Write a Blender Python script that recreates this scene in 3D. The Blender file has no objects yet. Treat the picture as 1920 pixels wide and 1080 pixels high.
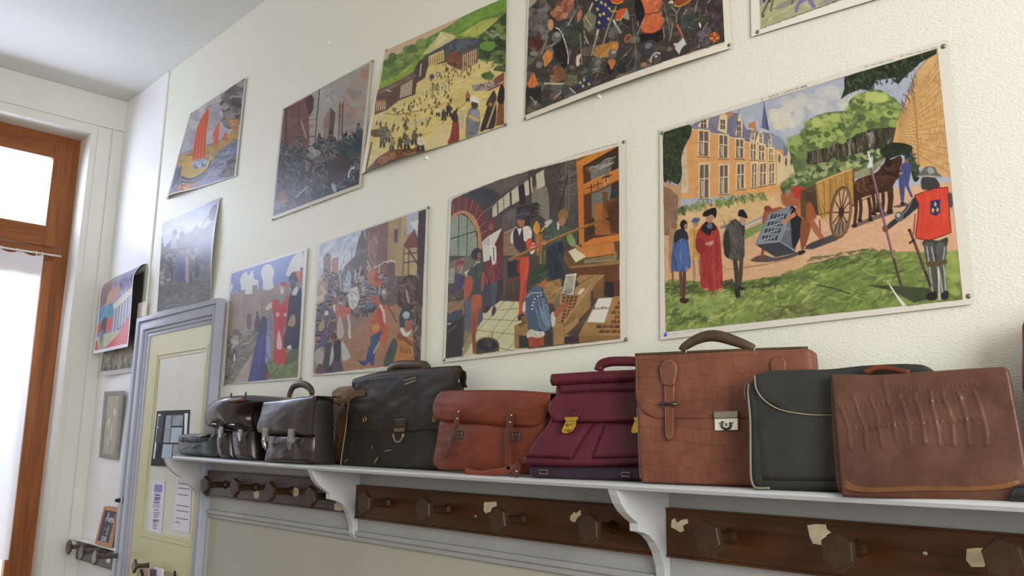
import bpy, bmesh, math, random
import numpy as np
from mathutils import Vector, Matrix
random.seed(7); RNG = np.random.default_rng(7)
SC = bpy.context.scene
COL = SC.collection
# ------------------------------------------------------------------ camera
H0 = 1.45                                        # eye height above the floor
FPX = 1610.395                                   # focal length in pixels of a 1920 wide frame
R = np.array([[0.68815161, 0.72534757, 0.01784011], [-0.12102251, 0.13899041, -0.98287091],
              [-0.71540262, 0.67420514, 0.18342986]])   # world axes in camera axes (x right, y down, z forward)
CAM = np.array([0.0, -1.8, H0])
cd = bpy.data.cameras.new('camera'); co = bpy.data.objects.new('camera', cd); COL.objects.link(co)
cd.sensor_width = 36.0; cd.lens = FPX / 1920 * 36.0; cd.clip_start = 0.02
rw = R.T
co.matrix_world = Matrix(((rw[0, 0], -rw[0, 1], -rw[0, 2], CAM[0]), (rw[1, 0], -rw[1, 1], -rw[1, 2], CAM[1]),
                          (rw[2, 0], -rw[2, 1], -rw[2, 2], CAM[2]), (0, 0, 0, 1)))
SC.camera = co

def ray(p): return R.T @ np.array([p[0] - 960.0, p[1] - 540.0, FPX])
def on(p, ax, val):                              # survey: the point of the plane axis=val seen in direction p
    d = ray(p); return CAM + d * ((val - CAM[ax]) / d[ax])
class Plane:                                     # near-vertical plane y = y0 + k(x-x0) + lean(z-z0)
    def __init__(s, y0, x0=0.0, k=0.0, lean=0.0, z0=1.38): s.y0, s.x0, s.k, s.lean, s.z0 = y0, x0, k, lean, z0
    def at(s, p):
        d = ray(p); n = np.array([-s.k, 1.0, -s.lean]); c = s.y0 - s.k * s.x0 - s.lean * s.z0
        return CAM + d * ((c - n @ CAM) / (n @ d))
    def out(s):                                  # unit normal towards the room
        n = np.array([s.k, -1.0, s.lean]); return n / np.linalg.norm(n)
def sh(pl, off): return Plane(pl.y0 - off, pl.x0, pl.k, pl.lean, pl.z0)   # the plane moved off towards the room
def plane2(pa, ya, pb, yb, lean=0.0):
    a = on(pa, 1, ya); b = on(pb, 1, yb); return Plane(ya, a[0], (yb - ya) / (b[0] - a[0]), lean)
class View:
    def __init__(s, x0, y0, k): s.o = np.array([x0, y0], float); s.k = k
    def __call__(s, pts): return [tuple(s.o + np.array(p, float) / s.k) for p in pts]
PX = View(0, 0, 1.0)

# ------------------------------------------------------------------ materials
def lin(c):
    if isinstance(c, str): c = c.lstrip('#'); c = [int(c[i:i + 2], 16) / 255 for i in (0, 2, 4)]
    return tuple((v / 12.92 if v <= 0.04045 else ((v + 0.055) / 1.055) ** 2.4) for v in c)
def lc(c): return (*lin(c), 1.0)
class NT:
    def __init__(s, m): s.t = m.node_tree; s.n = s.t.nodes; s.l = s.t.links; s.b = s.n['Principled BSDF']
    def add(s, ty, **kw):
        n = s.n.new(ty)
        for k, v in kw.items():
            if k in n.inputs: n.inputs[k].default_value = v
            else: setattr(n, k, v)
        return n
    def link(s, a, b): s.l.new(a, b)
MATS = {}
def mat(name, col, rough=0.6, metal=0.0, noise=0.0, nscale=8.0, bump=0.0, bscale=60.0, col2=None, coat=0.0, stretch=None, spec=None):
    if name in MATS: return MATS[name]
    m = bpy.data.materials.new(name); m.use_nodes = True; t = NT(m)
    b = t.b; b.inputs['Base Color'].default_value = lc(col); b.inputs['Roughness'].default_value = rough
    b.inputs['Metallic'].default_value = metal
    if coat: b.inputs['Coat Weight'].default_value = coat; b.inputs['Coat Roughness'].default_value = 0.25
    if spec is not None: b.inputs['Specular IOR Level'].default_value = spec
    tc = t.add('ShaderNodeTexCoord'); src = tc.outputs['Object']
    if stretch:
        mp = t.add('ShaderNodeMapping'); mp.inputs['Scale'].default_value = stretch; t.link(src, mp.inputs['Vector']); src = mp.outputs['Vector']
    if noise or col2:
        n = t.add('ShaderNodeTexNoise', Scale=nscale, Detail=6.0, Roughness=0.6); t.link(src, n.inputs['Vector'])
        r = t.add('ShaderNodeValToRGB'); e = r.color_ramp.elements
        c1 = np.array(lin(col)); c2 = np.array(lin(col2)) if col2 else c1 * (1 - noise)
        e[0].position = 0.36; e[0].color = (*c2, 1); e[1].position = 0.62; e[1].color = (*c1, 1)
        t.link(n.outputs['Fac'], r.inputs['Fac']); t.link(r.outputs['Color'], b.inputs['Base Color'])
    if bump:
        n2 = t.add('ShaderNodeTexNoise', Scale=bscale, Detail=4.0); t.link(src, n2.inputs['Vector'])
        bp = t.add('ShaderNodeBump', Strength=bump, Distance=0.004); t.link(n2.outputs['Fac'], bp.inputs['Height']); t.link(bp.outputs['Normal'], b.inputs['Normal'])
    MATS[name] = m; return m
def leather(name, c1, c2, rough=0.45, croc=0.0, wear=None, wearpos=0.62, coat=0.0, grain=0.25):
    m = bpy.data.materials.new(name); m.use_nodes = True; t = NT(m); b = t.b
    tc = t.add('ShaderNodeTexCoord'); src = tc.outputs['Object']
    n = t.add('ShaderNodeTexNoise', Scale=9.0, Detail=8.0, Roughness=0.65); t.link(src, n.inputs['Vector'])
    r = t.add('ShaderNodeValToRGB'); e = r.color_ramp.elements
    e[0].position = 0.35; e[0].color = lc(c2); e[1].position = 0.62; e[1].color = lc(c1); t.link(n.outputs['Fac'], r.inputs['Fac'])
    col = r.outputs['Color']
    if wear:                                     # scuffed, lighter patches
        n3 = t.add('ShaderNodeTexNoise', Scale=6.0, Detail=10.0, Roughness=0.7); t.link(src, n3.inputs['Vector'])
        r3 = t.add('ShaderNodeValToRGB'); e = r3.color_ramp.elements
        e[0].position = wearpos; e[0].color = (0, 0, 0, 1); e[1].position = wearpos + 0.2; e[1].color = (0.75, 0.75, 0.75, 1)
        t.link(n3.outputs['Fac'], r3.inputs['Fac'])
        mx = t.add('ShaderNodeMixRGB'); t.link(r3.outputs['Color'], mx.inputs['Fac']); t.link(col, mx.inputs['Color1']); mx.inputs['Color2'].default_value = lc(wear); col = mx.outputs['Color']
    g = t.add('ShaderNodeTexNoise', Scale=260.0, Detail=3.0); t.link(src, g.inputs['Vector'])
    hgt = g.outputs['Fac']; dist = 0.0012
    if croc:                                     # embossed reptile grain: rectangular cells with dark creases
        mp = t.add('ShaderNodeMapping'); mp.inputs['Scale'].default_value = (1.0, 0.02, 1.0); t.link(src, mp.inputs['Vector'])
        dn = t.add('ShaderNodeTexNoise', Scale=7.0, Detail=3.0); t.link(mp.outputs['Vector'], dn.inputs['Vector'])
        ad = t.add('ShaderNodeMixRGB', blend_type='LINEAR_LIGHT'); ad.inputs['Fac'].default_value = 0.035
        t.link(mp.outputs['Vector'], ad.inputs['Color1']); t.link(dn.outputs['Color'], ad.inputs['Color2'])
        sx = t.add('ShaderNodeSeparateXYZ'); t.link(ad.outputs['Color'], sx.inputs[0]); cx = t.add('ShaderNodeCombineXYZ')
        t.link(sx.outputs['X'], cx.inputs['X']); t.link(sx.outputs['Z'], cx.inputs['Y'])
        br = t.add('ShaderNodeTexBrick', Scale=croc); br.offset = 0.37; br.squash = 0.6; br.squash_frequency = 3
        br.inputs['Mortar Size'].default_value = 0.012; br.inputs['Mortar Smooth'].default_value = 1.0
        br.inputs['Color1'].default_value = (1, 1, 1, 1); br.inputs['Color2'].default_value = (0.86, 0.86, 0.86, 1); br.inputs['Brick Width'].default_value = 0.36; br.inputs['Row Height'].default_value = 0.40; br.inputs['Mortar'].default_value = (0.42, 0.40, 0.40, 1)
        t.link(cx.outputs[0], br.inputs['Vector'])
        fade = t.add('ShaderNodeTexNoise', Scale=6.0, Detail=2.0); t.link(src, fade.inputs['Vector'])
        mm = t.add('ShaderNodeMixRGB', blend_type='MULTIPLY'); fr = t.add('ShaderNodeMapRange'); fr.inputs['From Min'].default_value = 0.3; fr.inputs['From Max'].default_value = 0.7; fr.inputs['To Min'].default_value = 0.35; t.link(fade.outputs['Fac'], fr.inputs['Value']); t.link(fr.outputs['Result'], mm.inputs['Fac']); t.link(col, mm.inputs['Color1']); t.link(br.outputs['Color'], mm.inputs['Color2']); col = mm.outputs['Color']
        ma = t.add('ShaderNodeMixRGB'); ma.inputs['Fac'].default_value = 0.8; t.link(hgt, ma.inputs['Color1']); t.link(br.outputs['Color'], ma.inputs['Color2']); hgt = ma.outputs['Color']; dist = 0.002
    t.link(col, b.inputs['Base Color'])
    bp = t.add('ShaderNodeBump', Strength=grain, Distance=dist); t.link(hgt, bp.inputs['Height']); t.link(bp.outputs['Normal'], b.inputs['Normal'])
    rr = t.add('ShaderNodeMapRange'); rr.inputs['To Min'].default_value = rough - 0.1; rr.inputs['To Max'].default_value = rough + 0.14
    t.link(n.outputs['Fac'], rr.inputs['Value']); t.link(rr.outputs['Result'], b.inputs['Roughness'])
    b.inputs['Specular IOR Level'].default_value = 0.4 if coat else 0.25
    if coat: b.inputs['Coat Weight'].default_value = coat; b.inputs['Coat Roughness'].default_value = 0.2
    return m
def wood(name, c1, c2, axis=0, rough=0.5, scale=1.0, coat=0.0):
    m = bpy.data.materials.new(name); m.use_nodes = True; t = NT(m); b = t.b; b.inputs['Specular IOR Level'].default_value = 0.22
    tc = t.add('ShaderNodeTexCoord'); mp = t.add('ShaderNodeMapping'); sc = [38.0 * scale] * 3; sc[axis] = 2.2 * scale
    mp.inputs['Scale'].default_value = sc; t.link(tc.outputs['Object'], mp.inputs['Vector'])
    n = t.add('ShaderNodeTexNoise', Scale=1.0, Detail=7.0, Roughness=0.6, Distortion=0.6); t.link(mp.outputs['Vector'], n.inputs['Vector'])
    r = t.add('ShaderNodeValToRGB'); e = r.color_ramp.elements; e[0].position = 0.3; e[0].color = lc(c2); e[1].position = 0.7; e[1].color = lc(c1)
    t.link(n.outputs['Fac'], r.inputs['Fac']); t.link(r.outputs['Color'], b.inputs['Base Color'])
    bp = t.add('ShaderNodeBump', Strength=0.15, Distance=0.002); t.link(n.outputs['Fac'], bp.inputs['Height']); t.link(bp.outputs['Normal'], b.inputs['Normal'])
    b.inputs['Roughness'].default_value = rough
    if coat: b.inputs['Coat Weight'].default_value = coat; b.inputs['Coat Roughness'].default_value = 0.3
    return m

# ------------------------------------------------------------------ object helpers
def tag(o, label=None, cat=None, group=None, kind=None):
    for k, v in (('label', label), ('category', cat), ('group', group), ('kind', kind)):
        if v: o[k] = v
    return o
def empty(name, loc, label=None, cat=None, group=None, kind=None):
    o = bpy.data.objects.new(name, None); COL.objects.link(o); o.location = [float(v) for v in loc]; o.empty_display_size = 0.05
    o['origin'] = [float(v) for v in loc]; tag(o, label, cat, group, kind); return o
def base_of(par):
    b = np.zeros(3)
    while par is not None: b = b + np.array(par.location); par = par.parent
    return b
def link_mesh(name, me, material, parent=None, loc=None, smooth=False, label=None):
    """me is in world coordinates; the object gets its origin at its parent's (or loc)."""
    o = bpy.data.objects.new(name, me); COL.objects.link(o)
    if loc is None and parent is None:
        c = np.zeros(len(me.vertices) * 3); me.vertices.foreach_get('co', c); c = c.reshape(-1, 3); loc = [*(c.min(0) + c.max(0))[:2] / 2, c[:, 2].min()]
    off = base_of(parent) if parent is not None else np.array(loc, float)
    me.transform(Matrix.Translation([-float(v) for v in off]))
    if parent is None: o.location = [float(v) for v in off]
    else: o.parent = parent
    if material: me.materials.append(material)
    if smooth:
        for p in me.polygons: p.use_smooth = True
    if label: o['label'] = label
    return o
def mesh_from(vs, fs, name='m'):
    me = bpy.data.meshes.new(name); me.from_pydata([tuple(map(float, v)) for v in vs], [], [tuple(f) for f in fs]); me.validate(); me.update()
    bm = bmesh.new(); bm.from_mesh(me); bmesh.ops.recalc_face_normals(bm, faces=bm.faces); bm.to_mesh(me); bm.free(); return me
class MB:                                        # collects shapes of ONE part
    def __init__(s): s.v = []; s.f = []
    def add(s, vs, fs): o = len(s.v); s.v += [tuple(map(float, v)) for v in vs]; s.f += [tuple(i + o for i in f) for f in fs]
    def box(s, a, b):
        x0, y0, z0 = np.minimum(a, b); x1, y1, z1 = np.maximum(a, b)
        s.add([(x, y, z) for z in (z0, z1) for y in (y0, y1) for x in (x0, x1)], [(0, 2, 3, 1), (4, 5, 7, 6), (0, 1, 5, 4), (2, 6, 7, 3), (0, 4, 6, 2), (1, 3, 7, 5)]); return s
    def prism(s, poly, d):                       # polygon (3d points) extruded by vector d
        n = len(poly); P = [np.array(p, float) for p in poly]; d = np.array(d, float)
        s.add(P + [p + d for p in P], [tuple(range(n)), tuple(range(2 * n - 1, n - 1, -1))] + [(i, (i + 1) % n, n + (i + 1) % n, n + i) for i in range(n)]); return s
    def tube(s, pts, r, n=10, flat=1.0, up=None, closed=False):
        P = [np.array(p, float) for p in pts]; m = len(P); rr = r if hasattr(r, '__len__') else [r] * m; rings = []
        for i, p in enumerate(P):
            t = (P[(i + 1) % m] - P[i - 1]) if closed else (P[min(i + 1, m - 1)] - P[max(i - 1, 0)])
            t /= np.linalg.norm(t) + 1e-12; u = np.array(up if up is not None else (0.0, 1.0, 0.0), float); u = u - (u @ t) * t
            if np.linalg.norm(u) < 1e-4: u = np.array([0.3, 0.2, 1.0]); u = u - (u @ t) * t
            u /= np.linalg.norm(u); w = np.cross(t, u)
            rings.append([p + (u * math.cos(a) * rr[i] + w * math.sin(a) * rr[i] * flat) for a in np.linspace(0, 2 * math.pi, n, endpoint=False)])
        vs = [q for rg in rings for q in rg]; fs = []
        for i in range(m if closed else m - 1):
            j = (i + 1) % m
            fs += [(i * n + k, i * n + (k + 1) % n, j * n + (k + 1) % n, j * n + k) for k in range(n)]
        if not closed: fs += [tuple(range(n)), tuple(range(m * n - 1, (m - 1) * n - 1, -1))]
        s.add(vs, fs); return s
    def torus(s, c, r, t, axis=(0, 1, 0), n=18):
        a = np.array(axis, float); a /= np.linalg.norm(a); u = np.cross(a, (0, 0, 1)); u = u / np.linalg.norm(u) if np.linalg.norm(u) > .01 else np.array([1., 0, 0]); w = np.cross(a, u)
        return s.tube([np.array(c) + r * (u * math.cos(q) + w * math.sin(q)) for q in np.linspace(0, 2 * math.pi, n, endpoint=False)], t, 8, up=a, closed=True)
    def dome(s, c, r, h, axis=(0, -1, 0), n=12, k=4):
        a = np.array(axis, float); a /= np.linalg.norm(a); u = np.cross(a, (0, 0, 1)); u = u / np.linalg.norm(u) if np.linalg.norm(u) > .01 else np.array([1., 0, 0]); w = np.cross(a, u); c = np.array(c, float); vs = []; fs = []
        for i in range(k):
            q = math.pi / 2 * i / k; vs += [c + r * math.cos(q) * (u * math.cos(b) + w * math.sin(b)) + a * h * math.sin(q) for b in np.linspace(0, 2 * math.pi, n, endpoint=False)]
        vs.append(c + a * h)
        for i in range(k - 1): fs += [(i * n + j, i * n + (j + 1) % n, (i + 1) * n + (j + 1) % n, (i + 1) * n + j) for j in range(n)]
        fs += [((k - 1) * n + j, (k - 1) * n + (j + 1) % n, k * n) for j in range(n)] + [tuple(range(n))]
        s.add(vs, fs); return s
    def build(s, name, material, parent=None, bevel=0.0, seg=2, smooth=False, label=None, loc=None):
        me = mesh_from(s.v, s.f, name)
        if bevel:
            bm = bmesh.new(); bm.from_mesh(me); bmesh.ops.remove_doubles(bm, verts=bm.verts, dist=1e-6)
            es = [e for e in bm.edges if len(e.link_faces) == 2 and e.calc_face_angle(0) > 0.5]
            bmesh.ops.bevel(bm, geom=es, offset=bevel, segments=seg, profile=0.7, affect='EDGES', clamp_overlap=True)
            bm.to_mesh(me); bm.free()
        o = link_mesh(name, me, material, parent, loc=loc, label=label)
        if smooth: me.shade_auto(0.7) if hasattr(me, 'shade_auto') else [setattr(p, 'use_smooth', True) for p in me.polygons]
        return o
def struct(o): o['kind'] = 'structure'; return o
def catmull(P, closed=False, n=6):
    P = [np.array(p, float) for p in P]; m = len(P); out = []
    if m < 3: return P
    for i in range(m if closed else m - 1):
        p0 = P[i - 1] if (closed or i) else P[0]; p1 = P[i]; p2 = P[(i + 1) % m]; p3 = P[(i + 2) % m] if (closed or i + 2 < m) else P[-1]
        for k in range(n):
            t = k / n; out.append(0.5 * (2 * p1 + (p2 - p0) * t + (2 * p0 - 5 * p1 + 4 * p2 - p3) * t * t + (3 * p1 - p0 - 3 * p2 + p3) * t ** 3))
    if not closed: out.append(P[-1])
    return out
def resample(P, n, smooth=True):
    P = np.array(catmull(P) if (smooth and len(P) > 2) else P, float); d = np.r_[0, np.cumsum(np.linalg.norm(np.diff(P, axis=0), axis=1))]
    t = np.linspace(0, d[-1], n); return np.stack([np.interp(t, d, P[:, k]) for k in range(P.shape[1])], 1)
def vnoise(shape, cells, rng):                   # smooth value noise
    h, w = shape; g = rng.random((cells[0] + 2, cells[1] + 2)); y = np.linspace(0, cells[0], h, endpoint=False); x = np.linspace(0, cells[1], w, endpoint=False)
    yi = y.astype(int); xi = x.astype(int); fy = (y - yi)[:, None]; fx = (x - xi)[None]; fy = fy * fy * (3 - 2 * fy); fx = fx * fx * (3 - 2 * fx)
    return (g[yi][:, xi] * (1 - fy) * (1 - fx) + g[yi][:, xi + 1] * (1 - fy) * fx + g[yi + 1][:, xi] * fy * (1 - fx) + g[yi + 1][:, xi + 1] * fy * fx)
def panel(pl, top, right, bottom, left, thick, off=0.0, r=0.006, bulge=0.0, n=(30, 24), wrap=0.0, wrinkle=0.0, ridges=None, ramp=0.004, rw=0.006, floor=None, seed=3, taper=0.0):
    """A leather panel: four boundary curves (top and bottom run left to right, left and right run downwards) seen on plane pl,
    filled as a Coons patch, with rounded edges, a belly, and `thick` of depth behind."""
    nu, nv = n; rng = np.random.default_rng(seed)
    W = lambda c: np.array([sh(pl, off).at(p) for p in c]); off = off * 1.0
    T = resample(W(top), nu); B = resample(W(bottom), nu); L = resample(W(left), nv); Rr = resample(W(right), nv)
    L = L + np.linspace(1, 0, nv)[:, None] * (T[0] - L[0]) + np.linspace(0, 1, nv)[:, None] * (B[0] - L[-1])
    Rr = Rr + np.linspace(1, 0, nv)[:, None] * (T[-1] - Rr[0]) + np.linspace(0, 1, nv)[:, None] * (B[-1] - Rr[-1])
    u = np.linspace(0, 1, nu)[None, :, None]; v = np.linspace(0, 1, nv)[:, None, None]
    G = (1 - v) * T[None] + v * B[None] + (1 - u) * L[:, None] + u * Rr[:, None] - ((1 - u) * (1 - v) * T[0] + u * (1 - v) * T[-1] + (1 - u) * v * B[0] + u * v * B[-1])
    if floor is not None:                        # stand the bottom edge on the shelf
        dz = floor(G[-1, :, 0]) - G[-1, :, 2]; G[:, :, 2] += dz[None] * (np.linspace(0, 1, nv)[:, None] ** 2)
    nrm = pl.out(); wd = np.linalg.norm(np.diff(T, axis=0), axis=1).sum(); ht = np.linalg.norm(np.diff(L, axis=0), axis=1).sum()
    uu = np.linspace(0, 1, nu)[None] * wd; vv = np.linspace(0, 1, nv)[:, None] * ht
    de = np.minimum(np.minimum(uu, wd - uu), np.minimum(vv, ht - vv)); q = np.clip(de / r, 0, 1)
    h = -r * (1 - np.sqrt(np.maximum(0, 1 - (1 - q) ** 2)))
    h = h + bulge * (np.sin(math.pi * np.linspace(0, 1, nu))[None] * np.sin(math.pi * np.linspace(0, 1, nv))[:, None]) ** 0.7
    if wrinkle: h = h + wrinkle * ((vnoise((nv, nu), (5, 6), rng) - 0.5) + 0.5 * (vnoise((nv, nu), (11, 14), rng) - 0.5)) * np.clip(de / 0.02, 0, 1)
    if ridges:
        for rd in ridges:
            rp = resample(W(rd), 24); dd = np.min(np.linalg.norm(G[:, :, None, :] - rp[None, None], axis=3), axis=2); h = h + ramp * np.exp(-(dd / rw) ** 2)
    F = G + nrm * h[:, :, None]
    back = np.array(-nrm) * 1.0; back[2] = 0; back /= np.linalg.norm(back)
    tk = np.full((nv, nu), thick, float)
    if taper: tk = tk * (1 - taper * (1 - np.linspace(0, 1, nv))[:, None])
    if wrap: tk[0] += wrap
    K = G + back * tk[:, :, None]
    idx = lambda a, i, j: a * nu * nv + i * nu + j
    vs = np.concatenate([F.reshape(-1, 3), K.reshape(-1, 3)]); fs = []
    for i in range(nv - 1):
        for j in range(nu - 1):
            fs.append((idx(0, i, j), idx(0, i + 1, j), idx(0, i + 1, j + 1), idx(0, i, j + 1))); fs.append((idx(1, i, j), idx(1, i, j + 1), idx(1, i + 1, j + 1), idx(1, i + 1, j)))
    for j in range(nu - 1):
        fs.append((idx(0, 0, j), idx(0, 0, j + 1), idx(1, 0, j + 1), idx(1, 0, j))); fs.append((idx(0, nv - 1, j), idx(1, nv - 1, j), idx(1, nv - 1, j + 1), idx(0, nv - 1, j + 1)))
    for i in range(nv - 1):
        fs.append((idx(0, i, 0), idx(1, i, 0), idx(1, i + 1, 0), idx(0, i + 1, 0))); fs.append((idx(0, i, nu - 1), idx(0, i + 1, nu - 1), idx(1, i + 1, nu - 1), idx(1, i, nu - 1)))
    return vs, fs
def put(name, vf, material, parent, label=None):
    me = mesh_from(*vf, name); o = link_mesh(name, me, material, parent, label=label)
    for p in me.polygons: p.use_smooth = True
    try:
        me.set_sharp_from_angle(angle=0.9)
    except Exception: pass
    return o
def ribbon(pl, pts, w, thick=0.004, off=0.0, n=24, tip=False):
    """a strap: a strip of width w (metres) along pts on plane pl"""
    P = resample([sh(pl, off).at(p) for p in pts], n); nrm = pl.out(); vs = []; fs = []
    for i, p in enumerate(P):
        t = P[min(i + 1, n - 1)] - P[max(i - 1, 0)]; t /= np.linalg.norm(t); s = np.cross(nrm, t); s /= np.linalg.norm(s)
        k = w / 2
        if tip and i > n - 5: k *= math.sqrt(max(0.03, 1 - ((i - (n - 5)) / 4.0) ** 2 * 0.97))
        for a, d in ((-1, 0), (-1, 0.8), (-0.85, 1), (0.85, 1), (1, 0.8), (1, 0)): vs.append(p + s * a * k + nrm * (d * thick))
    for i in range(n - 1): fs += [(i * 6 + j, i * 6 + (j + 1) % 6, (i + 1) * 6 + (j + 1) % 6, (i + 1) * 6 + j) for j in range(6)]
    fs += [tuple(range(6)), tuple(range(n * 6 - 1, n * 6 - 7, -1))]
    return vs, fs
WORLD, P_WIN, P_RIGHT, EXPO = 0.82, 120.0, 230.0, 0.0
# ------------------------------------------------------------------ the room
XL = -5.6; ZC = 3.625; YF = -6.0; XR = 3.6; XP = -4.93
M_white = mat('white_gloss_paint', '#d9d9ce', 0.42, noise=0.05, nscale=3.0, bump=0.06, bscale=30)
M_ceil = mat('ceiling_paint', '#d6d7d1', 0.7, noise=0.03, nscale=1.5)
M_panelw = mat('white_panel_paint', '#e6e5e4', 0.33, noise=0.03, nscale=2.0, bump=0.04, bscale=12)
M_grey = mat('grey_board_paint', '#9fa19d', 0.45, noise=0.06, nscale=5.0, bump=0.08, bscale=40)
M_shelf = mat('pale_grey_shelf_paint', '#bfc1c1', 0.4, noise=0.05, nscale=4.0, bump=0.06, bscale=25)
M_lilac = mat('lilac_grey_paint', '#a9abb8', 0.38, noise=0.06, nscale=4.0)
M_cream = mat('cream_yellow_paint', '#c3bf92', 0.42, noise=0.05, nscale=3.0)
M_wains = mat('wainscot_paint', '#acab9d', 0.6, noise=0.04, nscale=3.0)
def wallpaper():
    m = bpy.data.materials.new('textured_wallpaper'); m.use_nodes = True; t = NT(m); b = t.b
    b.inputs['Base Color'].default_value = lc('#dbdaca'); b.inputs['Roughness'].default_value = 0.55
    tc = t.add('ShaderNodeTexCoord'); mp = t.add('ShaderNodeMapping'); mp.inputs['Scale'].default_value = (1, 0.01, 1); t.link(tc.outputs['Object'], mp.inputs['Vector'])
    mp2 = t.add('ShaderNodeMapping'); mp2.inputs['Rotation'].default_value = (0, math.radians(38), 0); mp2.inputs['Scale'].default_value = (150, 1, 330); t.link(mp.outputs['Vector'], mp2.inputs['Vector'])
    v = t.add('ShaderNodeTexVoronoi', Scale=1.0); v.inputs['Randomness'].default_value = 0.75; t.link(mp2.outputs['Vector'], v.inputs['Vector'])
    n = t.add('ShaderNodeTexNoise', Scale=240.0, Detail=2.0); t.link(mp.outputs['Vector'], n.inputs['Vector'])
    mx = t.add('ShaderNodeMixRGB'); mx.inputs['Fac'].default_value = 0.4; t.link(v.outputs['Distance'], mx.inputs['Color1']); t.link(n.outputs['Fac'], mx.inputs['Color2'])
    bp = t.add('ShaderNodeBump', Strength=0.6, Distance=0.0022); t.link(mx.outputs['Color'], bp.inputs['Height']); t.link(bp.outputs['Normal'], b.inputs['Normal'])
    return m
M_paper = wallpaper()
M_floor = wood('floor_boards', '#7c6248', '#5d4733', axis=0, rough=0.4)
struct(MB().box((XL - 0.3, YF, -0.1), (XR, 0.2, 0)).build('floor', M_floor))
struct(MB().box((XL - 0.3, YF, ZC), (XR, 0.2, ZC + 0.1)).build('ceiling', M_ceil))
struct(MB().box((XL - 0.25, 0, 0), (XR, 0.2, ZC)).build('wall_back', M_paper))
# left wall with the tall window opening
YO0, YO1, ZO1 = -1.62, -0.203, 1.912 + H0
wl = MB(); wl.box((XL - 0.25, YO1, 0), (XL, 0, ZC)); wl.box((XL - 0.25, YO0, ZO1), (XL, YO1, ZC)); wl.box((XL - 0.25, YF, 0), (XL, YO0, ZC))
struct(wl.build('wall_left', M_white, bevel=0.004))
# smooth painted panel between corner and wallpaper, frieze board and casing strips on the left wall
struct(MB().box((XL, -0.010, 0), (XP, 0, ZC)).build('trim_1', M_panelw, bevel=0.003))
zf = 1.97 + H0
struct(MB().box((XL, YF, zf), (XL + 0.012, -0.010, ZC)).build('trim_2', M_white, bevel=0.003))
cs = MB(); cs.box((XL, -0.165, 0), (XL + 0.006, -0.085, zf - 0.002)); cs.box((XL, -0.078, 0), (XL + 0.009, -0.010, zf - 0.002))
struct(cs.build('trim_3', M_white, bevel=0.003))
# grey board behind the coat rails, its lower moulding, the wainscot under it
x0b = on((391, 925), 1, -0.012)[0]
struct(MB().box((x0b, -0.012, 1.128), (XR, 0, 1.366)).build('trim_4', M_grey, bevel=0.002))
zm = on((393, 954), 1, -0.02)[2]; zm2 = on((657, 1002), 1, -0.02)[2]; zm = (zm + zm2) / 2
ml = MB(); ml.box((x0b, -0.026, zm - 0.012), (XR, -0.012, zm + 0.006)); ml.box((x0b, -0.018, zm - 0.03), (XR, -0.001, zm - 0.012))
struct(ml.build('trim_5', M_grey, bevel=0.004, seg=3, smooth=True))
struct(MB().box((x0b + 0.02, -0.007, 0.12), (XR, 0, zm - 0.03)).build('trim_6', M_wains))
ms = MB(); ms.box((x0b - 0.012, -0.020, 0), (x0b + 0.03, -0.001, zm - 0.03)); ms.box((x0b - 0.012, -0.034, 0), (x0b + 0.004, -0.020, zm + 0.006))
struct(ms.build('trim_7', M_grey, bevel=0.003))
struct(MB().box((x0b + 0.03, -0.022, 0), (XR, -0.001, 0.12)).build('baseboard_back', M_grey, bevel=0.004))

# ------------------------------------------------------------------ window_1: oak casement with transom light
M_oak = wood('oak_varnish', '#98592a', '#6f3f18', axis=2, rough=0.42, coat=0.2)
M_oakh = wood('oak_varnish_rail', '#98592a', '#6f3f18', axis=1, rough=0.42, coat=0.2)
XW = -5.8
def wy(px): return on(px, 0, XW)[1]
def wz(px): return on(px, 0, XW)[2]
yf = wy((146, 268)) - 0.0; zt = wz((146, 268)); fw = 0.062
yg = wy((100, 292)); zg1 = wz((100, 292)); zg0 = wz((82, 423)); ztr = zg0 - 0.215
W1 = empty('window_1', (XW, -0.9, 0), kind='structure')
fr = MB(); fr.box((XW - 0.05, yf - fw, 0), (XW, YO1 + 0.01, zt + 0.05)); fr.box((XW - 0.05, YO0, 0), (XW, YO0 + fw, zt + 0.05))
fr.build('window_frame', M_oak, W1, bevel=0.004)
fh = MB(); fh.box((XW - 0.05, YO0 + fw, zt - fw * 0.75), (XW, yf - fw, ZO1 + 0.01)); fh.box((XW - 0.05, YO0 + fw, ztr - 0.0), (XW, yf - fw, ztr + 0.085))
fh.build('transom_bar', M_oakh, W1, bevel=0.004)
def sash(name, za, zb, ya, yb, sw, rail, low=None):
    s = MB(); s.box((XW - 0.045, yb - sw, za), (XW + 0.012, yb, zb)); s.box((XW - 0.045, ya, za), (XW + 0.012, ya + sw, zb)); o = s.build(name, M_oak, W1, bevel=0.005)
    h = MB(); h.box((XW - 0.044, ya + sw, zb - rail), (XW + 0.011, yb - sw, zb)); h.box((XW - 0.044, ya + sw, za), (XW + 0.011, yb - sw, za + (low or rail)))
    h.build('sash_rail', M_oakh, o, bevel=0.005); return o
ys = yf - fw - 0.002
s1 = sash('window_sash', ztr + 0.087, zt - fw * 0.75 - 0.002, YO0 + fw + 0.002, ys, ys - yg, 0.09, zg0 - ztr - 0.087)
s2 = sash('window_sash', 0.03, ztr - 0.002, YO0 + fw + 0.002, ys, ys - yg, 0.11, 0.62)
mg = bpy.data.materials.new('window_glass'); mg.use_nodes = True; t = NT(mg); out = t.n['Material Output']
tr = t.add('ShaderNodeBsdfTransparent'); gl = t.add('ShaderNodeBsdfGlossy'); gl.inputs['Roughness'].default_value = 0.02; mxs = t.add('ShaderNodeMixShader'); mxs.inputs['Fac'].default_value = 0.05
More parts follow.
